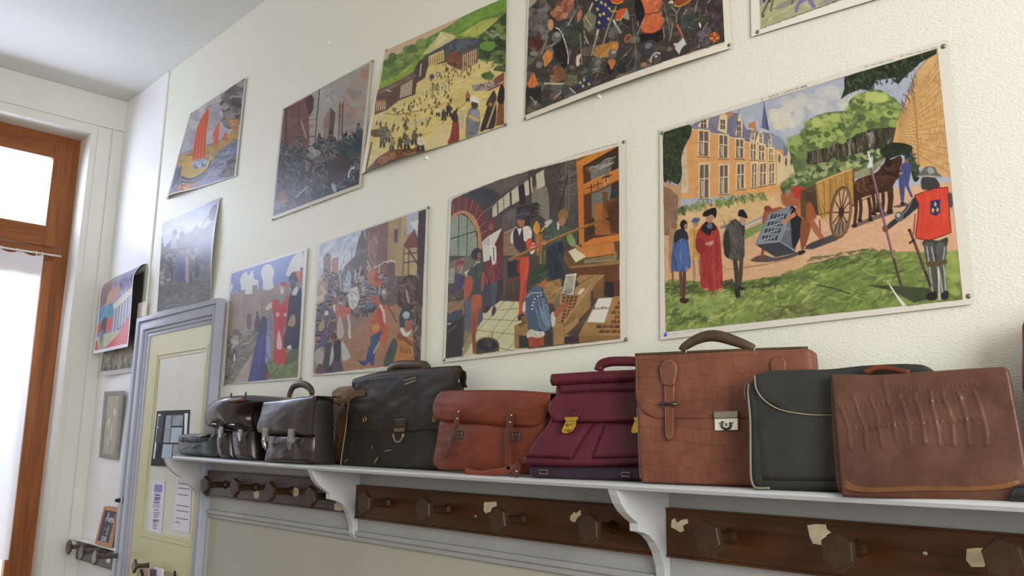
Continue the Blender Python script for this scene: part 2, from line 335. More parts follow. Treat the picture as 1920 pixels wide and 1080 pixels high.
t.link(tr.outputs[0], mxs.inputs[1]); t.link(gl.outputs[0], mxs.inputs[2]); t.link(mxs.outputs[0], out.inputs['Surface'])
MB().box((XW - 0.022, YO0 + fw + 0.06, zg0 - 0.01), (XW - 0.018, yg + 0.01, zg1 + 0.01)).build('pane', mg, s1)
MB().box((XW - 0.022, YO0 + fw + 0.06, 0.63), (XW - 0.018, yg + 0.01, ztr - 0.1)).build('pane', mg, s2)
# rod, rings and the sheer curtain
M_rod = mat('white_enamel', '#e8e4dc', 0.35)
XC = XW + 0.045
ra = on((-60, 452), 0, XC); rb = on((115, 481), 0, XC); rz = rb[2]
rd = empty('curtain_rod', (XC, rb[1], rz), 'thin white curtain rod across the brown window', 'curtain rod')
MB().tube([(XC, YO0 + 0.1, rz), (XC, rb[1], rz)], 0.0065, 10, up=(1, 0, 0)).build('rod', M_rod, rd, smooth=True)
MB().tube([(XC, yg + 0.055, rz), (XW + 0.011, yg + 0.055, rz)], 0.005, 8).build('rod_hook', M_rod, rd, smooth=True)
mc = bpy.data.materials.new('sheer_white_cotton'); mc.use_nodes = True; t = NT(mc); out = t.n['Material Output']
t.b.inputs['Base Color'].default_value = lc('#f1f1f6'); t.b.inputs['Roughness'].default_value = 0.9
tl = t.add('ShaderNodeBsdfTranslucent'); tl.inputs['Color'].default_value = lc('#f4f4fb'); tp = t.add('ShaderNodeBsdfTransparent'); m1 = t.add('ShaderNodeMixShader'); m2 = t.add('ShaderNodeMixShader')
m1.inputs['Fac'].default_value = 0.24; m2.inputs['Fac'].default_value = 0.03
wv = t.add('ShaderNodeTexCoord'); nn = t.add('ShaderNodeTexNoise', Scale=300.0); t.link(wv.outputs['Object'], nn.inputs['Vector']); bp = t.add('ShaderNodeBump', Strength=0.2, Distance=0.001); t.link(nn.outputs['Fac'], bp.inputs['Height']); t.link(bp.outputs['Normal'], t.b.inputs['Normal'])
t.link(t.b.outputs[0], m1.inputs[1]); t.link(tl.outputs[0], m1.inputs[2]); t.link(m1.outputs[0], m2.inputs[1]); t.link(tp.outputs[0], m2.inputs[2]); t.link(m2.outputs[0], out.inputs['Surface'])
yr0 = on((82, 480), 0, XC)[1]; yr1 = on((17, 1046), 0, XC)[1]; zb1 = on((14, 1050), 0, XC)[2]; zb0 = rz - 0.014; yl = YO0 + 0.12
CT = empty('sheer_curtain', (XC, -0.9, zb1), 'sheer white cotton curtain hanging from the rod over the lower window pane', 'curtain')
nu, nv = 150, 60; vs = []; fs = []
for i in range(nv):
    v = i / (nv - 1); z = zb0 + (zb1 - zb0) * v; yr = yr0 + (yr1 - yr0) * v
    for j in range(nu):
        u = j / (nu - 1); y = yl + (yr - yl) * u
        x = XC - 0.002 + 0.011 * math.sin(u * 58 + 1.5 * math.sin(u * 9 + v * 2)) * (0.5 + 0.5 * v) + 0.004 * math.sin(u * 17 + v * 5)
        vs.append((x, y, z + 0.006 * math.sin(u * 58) * (1 - v)))
fs = [(i * nu + j, i * nu + j + 1, (i + 1) * nu + j + 1, (i + 1) * nu + j) for i in range(nv - 1) for j in range(nu - 1)]
o = put('curtain_cloth', (vs, fs), mc, CT)
hm = MB(); hm.tube([(XC, yr0 + (yr1 - yr0) * k / 20 - 0.004, zb0 + (zb1 - zb0) * k / 20) for k in range(21)], 0.003, 6, up=(1, 0, 0)); hm.build('hem', M_rod, CT, smooth=True)
for px in (3, 33, 69, 80):
    q = on((px, 455 + px * 0.21), 0, XC); rg = MB(); rg.torus((XC, q[1], rz - 0.0035), 0.0135, 0.002, (0, 1, 0.15)); rg.build('curtain_ring', M_rod, CT, smooth=True)

# ------------------------------------------------------------------ door_1: cream door in a lilac-grey architrave
def wb(p, y=-0.02): return on(p, 1, y)
xo0 = wb((267, 597))[0]; xo1 = wb((420, 560))[0]; zo = wb((420, 560))[2]; xi0 = wb((283, 628))[0]; xi1 = wb((402, 606))[0]; zi = wb((402, 606))[2]
D1 = empty('door_1', ((xo0 + xo1) / 2, 0, 0), kind='structure')
def arch(offs, d0, d1):                          # one step of the architrave: left, top, right
    a, b = offs; m = MB(); k = lambda s: (xo0 + (xi0 - xo0) * s, zo + (zi - zo) * s, xo1 + (xi1 - xo1) * s)
    A0, Z0, B0 = k(a); A1, Z1, B1 = k(b)
    m.prism([(A0, d0, 0), (A0, d0, Z0), (A1, d0, Z1), (A1, d0, 0)], (0, d1 - d0, 0)); m.prism([(A0, d0, Z0), (B0, d0, Z0), (B1, d0, Z1), (A1, d0, Z1)], (0, d1 - d0, 0)); m.prism([(B0, d0, 0), (B1, d0, 0), (B1, d0, Z1), (B0, d0, Z0)], (0, d1 - d0, 0)); return m
am = MB()
for s0, s1, d in ((0, .22, -.052), (.22, .38, -.040), (.38, .66, -.047), (.66, .82, -.034), (.82, 1.0, -.026)):
    q = arch((s0, s1), -0.0105, d); am.add(q.v, q.f)
am.build('architrave', M_lilac, D1, bevel=0.003, seg=3, smooth=True)
lf = MB().box((xi0, -0.013, 0.01), (xi1, -0.0105, zi)).build('door_leaf', mat('pale_cream_paint', '#cbcab8', 0.42, noise=0.05), D1)
px0 = wb((294, 660), -.02)[0]; px1 = wb((391, 645), -.02)[0]; pz1 = wb((391, 645), -.02)[2]; pz0 = wb((320, 1018), -.02)[2]
def pmould(x0, x1, z0, z1):
    m = MB()
    for w0, w1, d in ((0, .018, -.022), (.018, .034, -.017)):
        for a, b in (((x0 + w0, z0 + w0), (x0 + w1, z1 - w0)), ((x1 - w1, z0 + w0), (x1 - w0, z1 - w0)), ((x0 + w1, z1 - w1), (x1 - w1, z1 - w0)), ((x0 + w1, z0 + w0), (x1 - w1, z0 + w1))):
            m.box((a[0], -.013, a[1]), (b[0], d, b[1]))
    return m
# outer plate of stiles and rails, so the panels read as sunk
sp = MB(); sp.box((xi0, -.020, 0.01), (px0, -.013, zi)); sp.box((px1, -.020, 0.01), (xi1, -.013, zi)); sp.box((px0, -.020, pz1), (px1, -.013, zi)); sp.box((px0, -.020, pz0 - 0.13), (px1, -.013, pz0)); sp.box((px0, -.020, 0.01), (px1, -.013, 0.2))
sp.build('stile_and_rail', M_cream, D1, bevel=0.002)
pmould(px0, px1, pz0, pz1).build('panel_moulding', M_cream, D1, bevel=0.003)
pmould(px0, px1, 0.2, pz0 - 0.13).build('panel_moulding', M_cream, D1, bevel=0.003)
# ------------------------------------------------------------------ wall shelf on scrolled brackets, slightly sagging
SX = np.array([-3.95, -3.2, -2.24, -1.1, -0.46, 0.6]); SZ = H0 + np.array([-0.0575, -0.066, -0.0715, -0.0735, -0.0712, -0.062])
_cz = np.polyfit(SX, SZ, 3)
def shelf_z(x): return np.polyval(_cz, x)
ST = 0.0155
xs0 = on((323, 857), 1, -0.22)[0]; xs1 = 0.55
SH = empty('wall_shelf', ((xs0 + xs1) / 2, 0, 1.36), 'long pale grey painted wall shelf on scrolled brackets, carrying the row of school bags', 'shelf')
n = 60; X = np.linspace(xs0, xs1, n); prof = [(-0.0125, 0), (-0.208, 0), (-0.218, -0.003), (-0.222, -0.008), (-0.218, -ST), (-0.0125, -ST)]
vs = [(x, y, shelf_z(x) + z) for x in X for y, z in prof]; k = len(prof)
fs = [(i * k + j, i * k + (j + 1) % k, (i + 1) * k + (j + 1) % k, (i + 1) * k + j) for i in range(n - 1) for j in range(k)] + [tuple(range(k)), tuple(range(n * k - 1, (n - 1) * k - 1, -1))]
put('shelf_board', (vs, fs), M_shelf, SH)
VB = View(310, 840, 4.5)
xb2 = on((676, 893), 1, -0.0125)[0]
prof2 = [on(p, 0, xb2) for p in VB([(1232, 175), (1245, 215), (1265, 262), (1300, 310), (1345, 348), (1390, 378), (1390, 428), (1430, 437), (1475, 455), (1520, 498), (1555, 560), (1578, 640), (1585, 720), (1600, 755), (1618, 772)])]
def bracket(x, nm='bracket'):
    dz = shelf_z(x) - ST - prof2[0][2]
    pr = [np.array((0, p[1], p[2] + dz * max(0, 1 - i / 14.0))) for i, p in enumerate(prof2)]
    pr = [np.array((0, -0.0125, pr[0][2]))] + pr + [np.array((0, -0.0125, pr[-1][2] + 0.003))]
    pr = [np.array((x, min(p[1], -0.0125), p[2])) for p in pr]
    m = MB(); m.prism(pr, (-0.028, 0, 0)); return m.build(nm, M_shelf, SH, bevel=0.003)
xb1 = on((391, 880), 1, -0.0125)[0]; xb3 = on((1255, 930), 1, -0.0125)[0]
for x in (xb1, xb2, xb3, 0.05): bracket(x)
# ------------------------------------------------------------------ coat rails with faceted wooden pegs
M_rail = wood('dark_stained_wood', '#573210', '#361e09', axis=0, rough=0.45, coat=0.05)
M_rail_l = wood('dark_stained_wood_far', '#4a3526', '#2c1f17', axis=0, rough=0.34, coat=0.12)
M_peg = wood('peg_wood', '#44301f', '#302013', axis=1, rough=0.45, coat=0.05)
M_bare = mat('bare_cream_wood', '#d9cda9', 0.8, noise=0.15, nscale=40)
M_steel = mat('dull_steel', '#a8a49a', 0.35, 0.9)
def peg_mesh(sides, r, hd, length, rs):
    m = MB(); a0 = math.pi / 2
    P = lambda rad, y: [(rad * math.cos(a0 + 2 * math.pi * k / sides) * 0.92, y, rad * math.sin(a0 + 2 * math.pi * k / sides)) for k in range(sides)]
    lay = [P(r * 0.93, -length), P(r, -length + 0.004), P(r, -length + hd * 0.65), P(rs * 1.25, -length + hd), P(rs, -length + hd + 0.01), P(rs, -0.012), P(rs * 1.5, 0)]
    vs = [q for l in lay for q in l]; fs = [(i * sides + j, i * sides + (j + 1) % sides, (i + 1) * sides + (j + 1) % sides, (i + 1) * sides + j) for i in range(len(lay) - 1) for j in range(sides)]
    fs += [tuple(range(sides)), tuple(range(len(vs) - 1, len(vs) - sides - 1, -1))]; m.add(vs, fs); return m
YR = -0.032; YHEAD = YR - 0.100
def coat_rail(x0, x1, z0, z1, heads, label, m, patches=(), screws=(), group=None, r=0.040):
    e = empty('coat_rail', ((x0 + x1) / 2, YR, z0), label, 'coat rail', group)
    b = MB(); b.box((x0, YR, z0 + 0.006), (x1, -0.0125, z1 - 0.004)); b.box((x0, YR - 0.003, z0), (x1, -0.0125, z0 + 0.006)); b.box((x0, YR - 0.003, z1 - 0.004), (x1, -0.0125, z1))
    b.build('rail_board', m, e, bevel=0.002)
    first = None
    for p in heads:
        c = on(p, 1, YHEAD)
        if first is None:
            q = peg_mesh(6, r, 0.026, -YHEAD + YR, 0.0135)
            first = q.build('peg', M_peg, None, bevel=0.002, loc=(0, 0, 0)); o = first
        else: o = first.copy(); COL.objects.link(o)
        o.parent = e; o.location = (c[0] - e.location[0], 0.0, c[2] - e.location[2]); o.rotation_euler = (0, random.uniform(-0.25, 0.25), 0)
    for pts in patches:
        g = [on(p, 1, YR - 0.0006) for p in pts]; q = MB(); q.prism(g, (0, 0.0004, 0)); q.build('bare_patch', M_bare, e, label='cream bare wood where the dark stain has chipped away')
    for p in screws:
        c = on(p, 1, YR); q = MB(); q.dome(c, 0.0055, 0.002); q.build('screw', M_steel, e, smooth=True)
    return e
V2 = View(640, 870, 3.0); V3 = View(1220, 890, 2.7430)
def rz_(a, b): return on(a, 1, YR)[2], on(b, 1, YR)[2]
za, zb = rz_((400, 930), (400, 884))
blob = lambda x, y, w, h, V: V([(x - w, y - h * .7), (x - w * .3, y - h), (x + w * .8, y - h * .8), (x + w, y - h * .1), (x + w * .7, y + h * .8), (x - w * .2, y + h), (x - w * .9, y + h * .6)])
coat_rail(xb1 + 0.004, xb2 - 0.032, za - 0.004, zb + 0.004, VB([(322, 312), (572, 335), (868, 368), (1212, 415)]), 'dark wooden coat rail with four pegs under the far left end of the shelf', M_rail_l,
          [blob(495, 312, 22, 32, VB), blob(768, 392, 24, 34, VB), blob(1100, 372, 26, 38, VB), blob(1462, 502, 38, 42, VB)])
za, zb = rz_((668, 972), (672, 909))
coat_rail(xb2 + 0.006, xb3 - 0.032, za, zb, V2([(122, 222), (455, 260), (872, 320), (1382, 365)]), 'dark brown coat rail with four pegs between the second and third shelf brackets', M_rail,
          [V2([(803, 215), (872, 212), (874, 238), (850, 243), (838, 268), (812, 278), (800, 262)]), V2([(1290, 290), (1312, 268), (1318, 278), (1345, 258), (1348, 285), (1325, 305), (1318, 325), (1300, 327), (1285, 312)]), V2([(455, 195), (480, 188), (486, 196), (468, 202)])], V2([(755, 294)]))
za, zb = rz_((1251, 1044), (1249, 953))
coat_rail(xb3 + 0.006, 0.02, za, zb + 0.002, V3([(285, 330), (955, 395), (1812, 440)]) + [(2300, 1085)], 'dark brown coat rail at the lower right with several cream chipped spots', M_rail,
          [V3([(108, 232), (125, 225), (135, 248), (160, 232), (190, 228), (192, 250), (165, 262), (172, 290), (150, 296), (125, 280), (105, 270)]),
           V3([(805, 260), (850, 254), (900, 256), (906, 280), (928, 298), (905, 310), (898, 330), (880, 362), (835, 355), (818, 320)]),
           V3([(1625, 382), (1680, 376), (1745, 380), (1740, 430), (1715, 475), (1650, 474), (1622, 440)])], V3([(1410, 405)]))
# ------------------------------------------------------------------ far left: small coat rail, slate, framed print, switch, box
YP = -0.0105
M_dk = wood('grey_brown_stained_wood', '#5b544a', '#39332b', axis=0, rough=0.35, coat=0.3)
e = empty('coat_rail', on((180, 1040), 1, YP - 0.02), 'short dark coat rail with three pegs in the corner below the slate', 'coat rail')
b = MB(); c = [on(p, 1, YP - 0.022) for p in ((136, 1004), (221.5, 1032), (220, 1073), (134, 1043))]
b.box((XL + 0.014, YP - 0.022, c[2][2]), (c[1][0], YP - 0.0005, c[1][2])); b.build('rail_board', M_dk, e, bevel=0.003)
lg = MB(); lg.box((XL + 0.014, YP - 0.05, c[1][2] + 0.0005), (c[1][0] + 0.02, YP - 0.0005, c[1][2] + 0.010)); lg.build('ledge', M_panelw, e, bevel=0.003)
f0 = None
for p in ((126.5, 1026), (150.5, 1036), (176, 1045)):
    q = on(p, 1, YP - 0.022 - 0.13)
    o = peg_mesh(6, 0.040, 0.022, 0.13, 0.0125).build('peg', M_dk, None, bevel=0.002, loc=(0, 0, 0)) if f0 is None else f0.copy()
    if f0 is None: f0 = o
    else: COL.objects.link(o)
    o.parent = e; o.location = (q[0] - e.location[0], YP - 0.022 - e.location[1], q[2] - e.location[2])
q = MB(); q.dome(on((206.7, 1051), 1, YP - 0.022), 0.016, 0.02, n=14); q.build('white_knob', M_rod, e, smooth=True, label='small round white knob')
zl = c[1][2] + 0.0125
# slate
tl, tr_, br_, bl_ = [on(p, 1, YP - 0.03) for p in ((196, 950), (224, 955.5), (211.5, 1028), (186, 1019))]
w_ = (tr_[0] - tl[0] + br_[0] - bl_[0]) / 2; hgt = tl[2] - zl; x_ = (bl_[0] + br_[0]) / 2 - 0.0
SL = empty('writing_slate', (x_, YP - 0.04, zl), 'small school slate with chalk writing in a wooden frame, above the corner coat rail', 'slate')
M_sf = wood('slate_frame_wood', '#c79a76', '#a87b58', axis=2, rough=0.6)
M_sl = mat('slate_black', '#45454b', 0.6, noise=0.2, nscale=20); M_chalk = mat('chalk', '#d8d8da', 0.9)
def leanbox(m, x0, x1, z0, z1, y0, y1): # box leaning back to the wall
    P = [(x, YP - 0.045 + y + 0.030 * (z / hgt), zl + z) for z in (z0, z1) for y in (y0, y1) for x in (x0, x1)]
    m.add(P, [(0, 2, 3, 1), (4, 5, 7, 6), (0, 1, 5, 4), (2, 6, 7, 3), (0, 4, 6, 2), (1, 3, 7, 5)])
m = MB(); f = 0.018; a, b2 = x_ - w_ / 2, x_ + w_ / 2
for q in ((a, a + f, 0, hgt), (b2 - f, b2, 0, hgt), (a + f, b2 - f, 0, f), (a + f, b2 - f, hgt - f, hgt)): leanbox(m, *q, -0.008, 0.008)
m.build('frame', M_sf, SL, bevel=0.002)
m = MB(); leanbox(m, a + f, b2 - f, f, hgt - f, -0.003, 0.003); m.build('slate_board', M_sl, SL)
def chalk(strokes):
    m = MB()
    for s in strokes: m.tube([(a + w_ * u, YP - 0.045 - 0.0038 + 0.030 * v, zl + hgt * v) for u, v in s], 0.0017, 5)
    return m
CH = [[(.30, .62), (.40, .86), (.47, .62)], [(.34, .70), (.46, .70)], [(.52, .72), (.55, .62), (.60, .73)], [(.62, .68), (.70, .69), (.68, .74), (.63, .72), (.64, .63), (.71, .62)], [(.76, .74), (.75, .62)], [(.82, .74), (.77, .72), (.80, .67), (.83, .63), (.77, .62)],
       [(.62, .52), (.60, .28)], [(.45, .40), (.47, .46)], [(.34, .22), (.34, .12), (.44, .12), (.44, .22), (.34, .22)], [(.50, .22), (.56, .12)], [(.57, .22), (.49, .12)], [(.62, .24), (.62, .12), (.72, .11)], [(.30, .09), (.72, .07)]]
chalk(CH[:6]).build('lettering', M_chalk, SL); [chalk([s]).build('lettering', M_chalk, SL) for s in CH[6:]]
# framed print
FR = empty('picture_frame', on((202, 860), 1, YP - 0.012), 'narrow grey framed print hanging on the white panel left of the door', 'picture')
cn = [on(p, 1, YP - y) for p, y in (((195.5, 734), .026), ((230.5, 733), .026), ((219, 862.5), .012), ((185, 857.5), .012))]
M_fr = mat('grey_frame', '#86837c', 0.5, noise=0.15, nscale=20)
def inset(cn, k, kz):
    a, b, c_, d = cn; return [a + (b - a) * k + (d - a) * kz, b + (a - b) * k + (c_ - b) * kz, c_ + (d - c_) * k + (b - c_) * kz, d + (c_ - d) * k + (a - d) * kz]
iq = inset(cn, 0.15, 0.06); m = MB()
for i in range(4): m.prism([cn[i], cn[(i + 1) % 4], iq[(i + 1) % 4], iq[i]], (0, 0.011, 0))
m.build('frame', M_fr, FR, bevel=0.002)
M_pr = mat('faded_print', '#b5ae9e', 0.25, noise=0.25, nscale=14, stretch=(6, 1, 1), col2='#8f8878')
MB().prism([p + np.array((0, .004, 0)) for p in iq], (0, .004, 0)).build('print', M_pr, FR)
M_prl = mat('print_pale', '#cfcac0', 0.4)
def inq(u, v): return iq[0] + (iq[1] - iq[0]) * u + (iq[3] - iq[0]) * v + np.array((0, .0035, 0))
for u, v, w, h in ((.25, .38, .12, .14), (.62, .22, .14, .12), (.5, .55, .1, .2), (.3, .7, .08, .15)): MB().prism([inq(u, v), inq(u + w, v + .02), inq(u + w * .9, v + h), inq(u + .02, v + h)], (0, .0003, 0)).build('printed_figure', M_prl, FR)
# black rotary switch, white box
SW = empty('light_switch', on((230, 938), 1, YP), 'round black switch knob beside the left side of the door frame', 'switch')
M_bk = mat('black_bakelite', '#17181b', 0.25)
c = on((228.5, 938), 1, YP - 0.03); m = MB(); m.tube([(c[0], YP - 0.0005, c[2]), (c[0], YP - 0.032, c[2])], 0.026, 18, up=(0, 0, 1)); m.build('switch_base', M_bk, SW, bevel=0.004, smooth=True)
m = MB(); m.tube([(c[0], YP - 0.032, c[2]), (c[0], YP - 0.052, c[2])], [0.013, 0.011], 12, up=(0, 0, 1)); m.box((c[0] - 0.002, YP - 0.066, c[2] - .008), (c[0] + .002, YP - .05, c[2] + .008)); m.build('switch_toggle', M_bk, SW, smooth=True)
c0 = on((261.5, 569), 1, YP - 0.012); c1 = on((270.5, 594), 1, YP - 0.012)
JB = empty('junction_box', (c0[0], YP, c1[2]), 'small white plastic box on the panel edge above the door frame corner', 'junction box')
MB().box((c0[0], YP - 0.020, c1[2]), (c1[0], YP - .0005, c0[2])).build('box_cover', M_rod, JB, bevel=0.003)
m = MB(); m.dome(((c0[0] + c1[0]) / 2, YP - .020, (c0[2] + c1[2]) / 2), .004, .002); m.build('screw', M_steel, JB)
# ------------------------------------------------------------------ on the door: photo calendar, two notices; below, a peg and leaflets
YD = -0.0135
def sheet(name, px, label, cat, material, y=YD, lift=0.0015, n=6, curl=0.0):
    cn = [on(p, 1, y - lift) for p in px]; E_ = empty(name, (cn[3] + cn[2]) / 2, label, cat); vs = []
    for i in range(n + 1):
        for j in range(n + 1):
            u, v = j / n, i / n; p = (1 - v) * ((1 - u) * cn[0] + u * cn[1]) + v * ((1 - u) * cn[3] + u * cn[2]); p = p + np.array((0, -curl * math.sin(math.pi * u) * (0.4 + 0.6 * v), 0)); vs.append(p)
    vs2 = vs + [p + np.array((0, 0.0006, 0)) for p in vs]; N = (n + 1) ** 2; fs = []
    for i in range(n):
        for j in range(n):
            q = (i * (n + 1) + j, i * (n + 1) + j + 1, (i + 1) * (n + 1) + j + 1, (i + 1) * (n + 1) + j); fs += [q, tuple(N + k for k in reversed(q))]
    put('paper', (vs2, fs), material, E_); f = lambda u, v, d=0.0007: (1 - v) * ((1 - u) * cn[0] + u * cn[1]) + v * ((1 - u) * cn[3] + u * cn[2]) + np.array((0, -d - curl * math.sin(math.pi * u) * (0.4 + 0.6 * v), 0)); return E_, f
M_wp = mat('white_notice_paper', '#d7d6dc', 0.6); M_vio = mat('violet_print', '#8b82b8', 0.6); M_viol = mat('pale_violet_print', '#b4aed0', 0.6); M_ink = mat('grey_ink', '#84848f', 0.7); M_dv = mat('dark_violet_ink', '#6a6490', 0.6)
def quad(m, f, u0, v0, u1, v1): m.prism([f(u0, v0), f(u1, v0), f(u1, v1), f(u0, v1)], (0, -0.0003, 0))
e1, f = sheet('notice', VN([(558, 538), (632, 540), (610, 850), (528, 838)]) if False else View(100, 720, 3.0)([(558, 536), (630, 540), (608, 852), (530, 840)]), 'white paper notice with violet printing pinned to the cream door', 'notice', M_wp)
m = MB(); quad(m, f, .22, .09, .80, .23); m.build('printed_heading', M_vio, e1)
m = MB(); quad(m, f, .24, .25, .72, .52); m.build('printed_block', M_viol, e1)
for G in ((.28, .33, .36, .41), (.55, .60, .64, .68), (.73, .745, .76), (.80, .84, .88)):
    m = MB()
    for v in G: quad(m, f, .34, v, .34 + .25 + .2 * random.random(), v + .014)
    m.build('text', M_dv, e1)
e2, f = sheet('notice', View(100, 720, 3.0)([(697, 500), (782, 508), (765, 838), (672, 822)]), 'white paper notice with grey lines of text on the door, half behind the shelf bracket', 'notice', M_wp)
for v, n_ in ((.13, 1), (.17, 1), (.25, 1), (.36, 1), (.55, 1), (.64, 1), (.77, 1), (.84, .4)):
    x = .12; m = MB()
    while x < .12 + .72 * n_ - .02: w = .06 + .1 * random.random(); quad(m, f, x, v, min(x + w, .9), v + .02); x += w + .025
    m.build('text', M_ink, e2)
M_blk = mat('black_card', '#1a191b', 0.5, spec=0.15); M_ph = mat('grey_photo', '#9b9fa6', 0.5, spec=0.2, noise=0.35, nscale=30); M_phd = mat('dark_photo', '#505257', 0.5, spec=0.15, noise=0.5, nscale=40); M_phb = mat('blue_grey_photo', '#a9bcc6', 0.5, spec=0.2, noise=0.15, nscale=20); M_wl = mat('white_card', '#d5d8de', 0.35)
e3, f = sheet('photo_calendar', View(270, 750, 4.1545)([(101, 86), (358, 76), (330, 520), (52, 512)]), 'glossy black and grey photo sheet with a bird picture on the cream door', 'photo sheet', M_blk, curl=0.008)
m = MB(); quad(m, f, .06, .06, .96, .87); m.build('white_mount', M_wl, e3)
f2 = lambda u, v, d=0.0012: f(u, v, d)
def q2(u0, v0, u1, v1, mt): m = MB(); quad(m, f2, u0, v0, u1, v1); m.build('photograph', mt, e3)
q2(.08, .09, .26, .29, M_phd); q2(.08, .31, .26, .58, M_phd); q2(.34, .09, .52, .58, M_ph); q2(.54, .09, .84, .28, M_ph); q2(.54, .31, .84, .58, M_phb); q2(.34, .61, .62, .86, M_phb); q2(.64, .61, .93, .86, M_ph)
m = MB(); quad(m, f, .27, .03, .335, .97); m.build('dark_band', M_blk, e3)
m = MB(); fb = lambda u, v: f(u, v, .0016)
m.prism([fb(.11, .74), (fb(.17, .71)), fb(.21, .66), fb(.245, .645), fb(.25, .67), fb(.24, .74), fb(.20, .765), fb(.15, .755)], (0, -.0003, 0)); m.prism([fb(.20, .76), fb(.215, .76), fb(.22, .83), fb(.205, .83)], (0, -.0003, 0)); m.build('printed_bird', M_blk, e3)
# coat peg on the door and the leaflets hanging below
e4 = empty('coat_peg', on((248, 1062), 1, -0.048), 'dark square wooden peg on the door frame at the bottom left', 'peg')
c = on((248, 1062), 1, -0.13); m = peg_mesh(4, 0.034, 0.02, 0.075, 0.011)
o = m.build('peg_head', M_dk, None, bevel=0.002, loc=(0, 0, 0)); o.parent = e4; o.location = (c[0] - e4.location[0], -0.0505 - e4.location[1], c[2] - e4.location[2])
VL = View(180, 930, 7.2)
def leaf(px, y, lab, mt, d=0.02, parts=()):
    g = [on(p, 1, y) for p in VL(px)]; E_ = empty('leaflet', ((g[0] + g[1]) / 2) * np.array((1, 1, 0)) + np.array((0, 0, min(q[2] for q in g))), lab, 'leaflet'); m = MB(); m.prism(g, (0, d, 0)); m.build('paper', mt, E_, bevel=0.0008); return E_
RK = empty('leaflet_holder', on((270, 1085), 1, -0.10), 'dark wire holder full of leaflets low on the cream door', 'leaflet holder')
m = MB(); m.tube([on(p, 1, -0.098) for p in VL([(608, 1000), (618, 1030), (628, 1080), (634, 1150), (640, 1400)])], 0.007, 8); m.tube([on(p, 1, -0.098) for p in VL([(640, 1400), (1060, 1430)])], 0.007, 8); m.tube([on(p, 1, -0.098) for p in VL([(1060, 1430), (1062, 1010)])], 0.006, 8)
m.tube([on(p, 1, -0.022) for p in VL([(640, 1380), (1060, 1410)])], 0.006, 8); m.tube([on(VL([(640, 1390)])[0], 1, -.1), on(VL([(640, 1390)])[0], 1, -.022)], .005, 8); m.build('wire_frame', M_bk, RK, smooth=True)
leaf([(560, 960), (700, 985), (720, 1330), (650, 1325)], -0.080, 'pinkish tan leaflet leaning in the wire holder on the door', mat('tan_leaflet', '#b79a86', .5), 0.012)
leaf([(690, 985), (780, 995), (775, 1335), (700, 1330)], -0.071, 'dark purple leaflet in the wire holder on the door', mat('purple_leaflet', '#4a3c58', .4), 0.012)
leaf([(785, 960), (885, 985), (880, 1345), (780, 1340)], -0.057, 'white leaflet standing in the wire holder on the door', M_wp, 0.012)
leaf([(885, 1010), (1040, 1040), (1040, 1350), (885, 1345)], -0.043, 'yellowish brown leaflet at the right of the wire holder on the door', mat('ochre_leaflet', '#968a62', .5), 0.012)
# ------------------------------------------------------------------ the school bags on the shelf
M_br = mat('worn_brass', '#b8973f', 0.3, 0.85, noise=0.3, nscale=60)
M_nick = mat('nickel', '#c9c6bd', 0.25, 0.9)
M_iron = mat('dark_iron', '#4a4540', 0.35, 0.8)
M_dsteel = mat('tarnished_steel', '#8d8a82', 0.35, 0.85)
M_thread = mat('pale_thread', '#93796a', 0.8)
L_black = leather('black_leather', '#2b2d2c', '#1f2020', 0.36, coat=0.15)
L_dkbr = leather('dark_glossy_brown_leather', '#2c1b19', '#1d1112', 0.3, coat=0.2, grain=0.1)
L_gus = leather('gusset_leather', '#1f1516', '#140e0f', 0.5)
L_tan = leather('tan_brown_leather', '#6e4f36', '#513726', 0.55)
L_worn = leather('worn_black_brown_leather', '#2a251f', '#1d1a15', 0.5, wear='#5a4329', wearpos=0.53)
L_worn2 = leather('worn_brown_leather', '#3a2d22', '#271f18', 0.5, wear='#5a4028', wearpos=0.58)
L_or = leather('orange_brown_leather', '#783a24', '#632c1b', 0.5)
L_ord = leather('dark_orange_brown_leather', '#63311f', '#4c261a', 0.5)
L_bur = leather('burgundy_leather', '#59212b', '#461720', 0.42, grain=0.3)
L_nav = leather('dark_plum_leather', '#32232f', '#261a24', 0.4)
L_croc = leather('brown_reptile_leather', '#784a36', '#613728', 0.42, croc=13.0, grain=0.35)
L_crocd = leather('brown_strap_leather', '#6f4532', '#5a3526', 0.42)
L_hand = leather('dark_handle_leather', '#51402f', '#3b2e23', 0.4)
L_blk2 = leather('matt_black_leather', '#333431', '#272825', 0.42, wear='#454641', wearpos=0.66)
L_edge = mat('raw_leather_edge', '#8b7f66', 0.7)
L_fr = leather('brown_ridged_leather', '#614233', '#4b2f22', 0.33, wear='#6a4340', wearpos=0.55, grain=0.35)
L_frd = leather('brown_dark_rim', '#5c3f2c', '#46301f', 0.5)
L_mag = leather('magenta_leather', '#8a2350', '#751b43', 0.4)
def bag(name, p, y, label, cat):
    c = on(p, 1, y); return empty(name, (c[0], c[1], shelf_z(c[0])), label, cat)
FL = lambda x: shelf_z(x) + 0.0012
def loop(pl, pts, off, r, flat=1.0): return [sh(pl, off).at(p) for p in pts]
def hndl(pl, pts, off, r, flat, n=28, ends=0.7):
    P = resample([sh(pl, off).at(p) for p in pts], n); rr = [r * (ends + (1 - ends) * math.sin(math.pi * min(1, max(0, i / (n - 1)))) ** 0.5) for i in range(n)]
    return MB().tube(P, rr, 10, flat=flat, up=pl.out())
VA = View(310, 680, 4.909); VBb = View(600, 660, 4.5); VC = View(790, 650, 4.0); VD = View(1160, 600, 3.1775); VE = View(1380, 580, 2.8426)

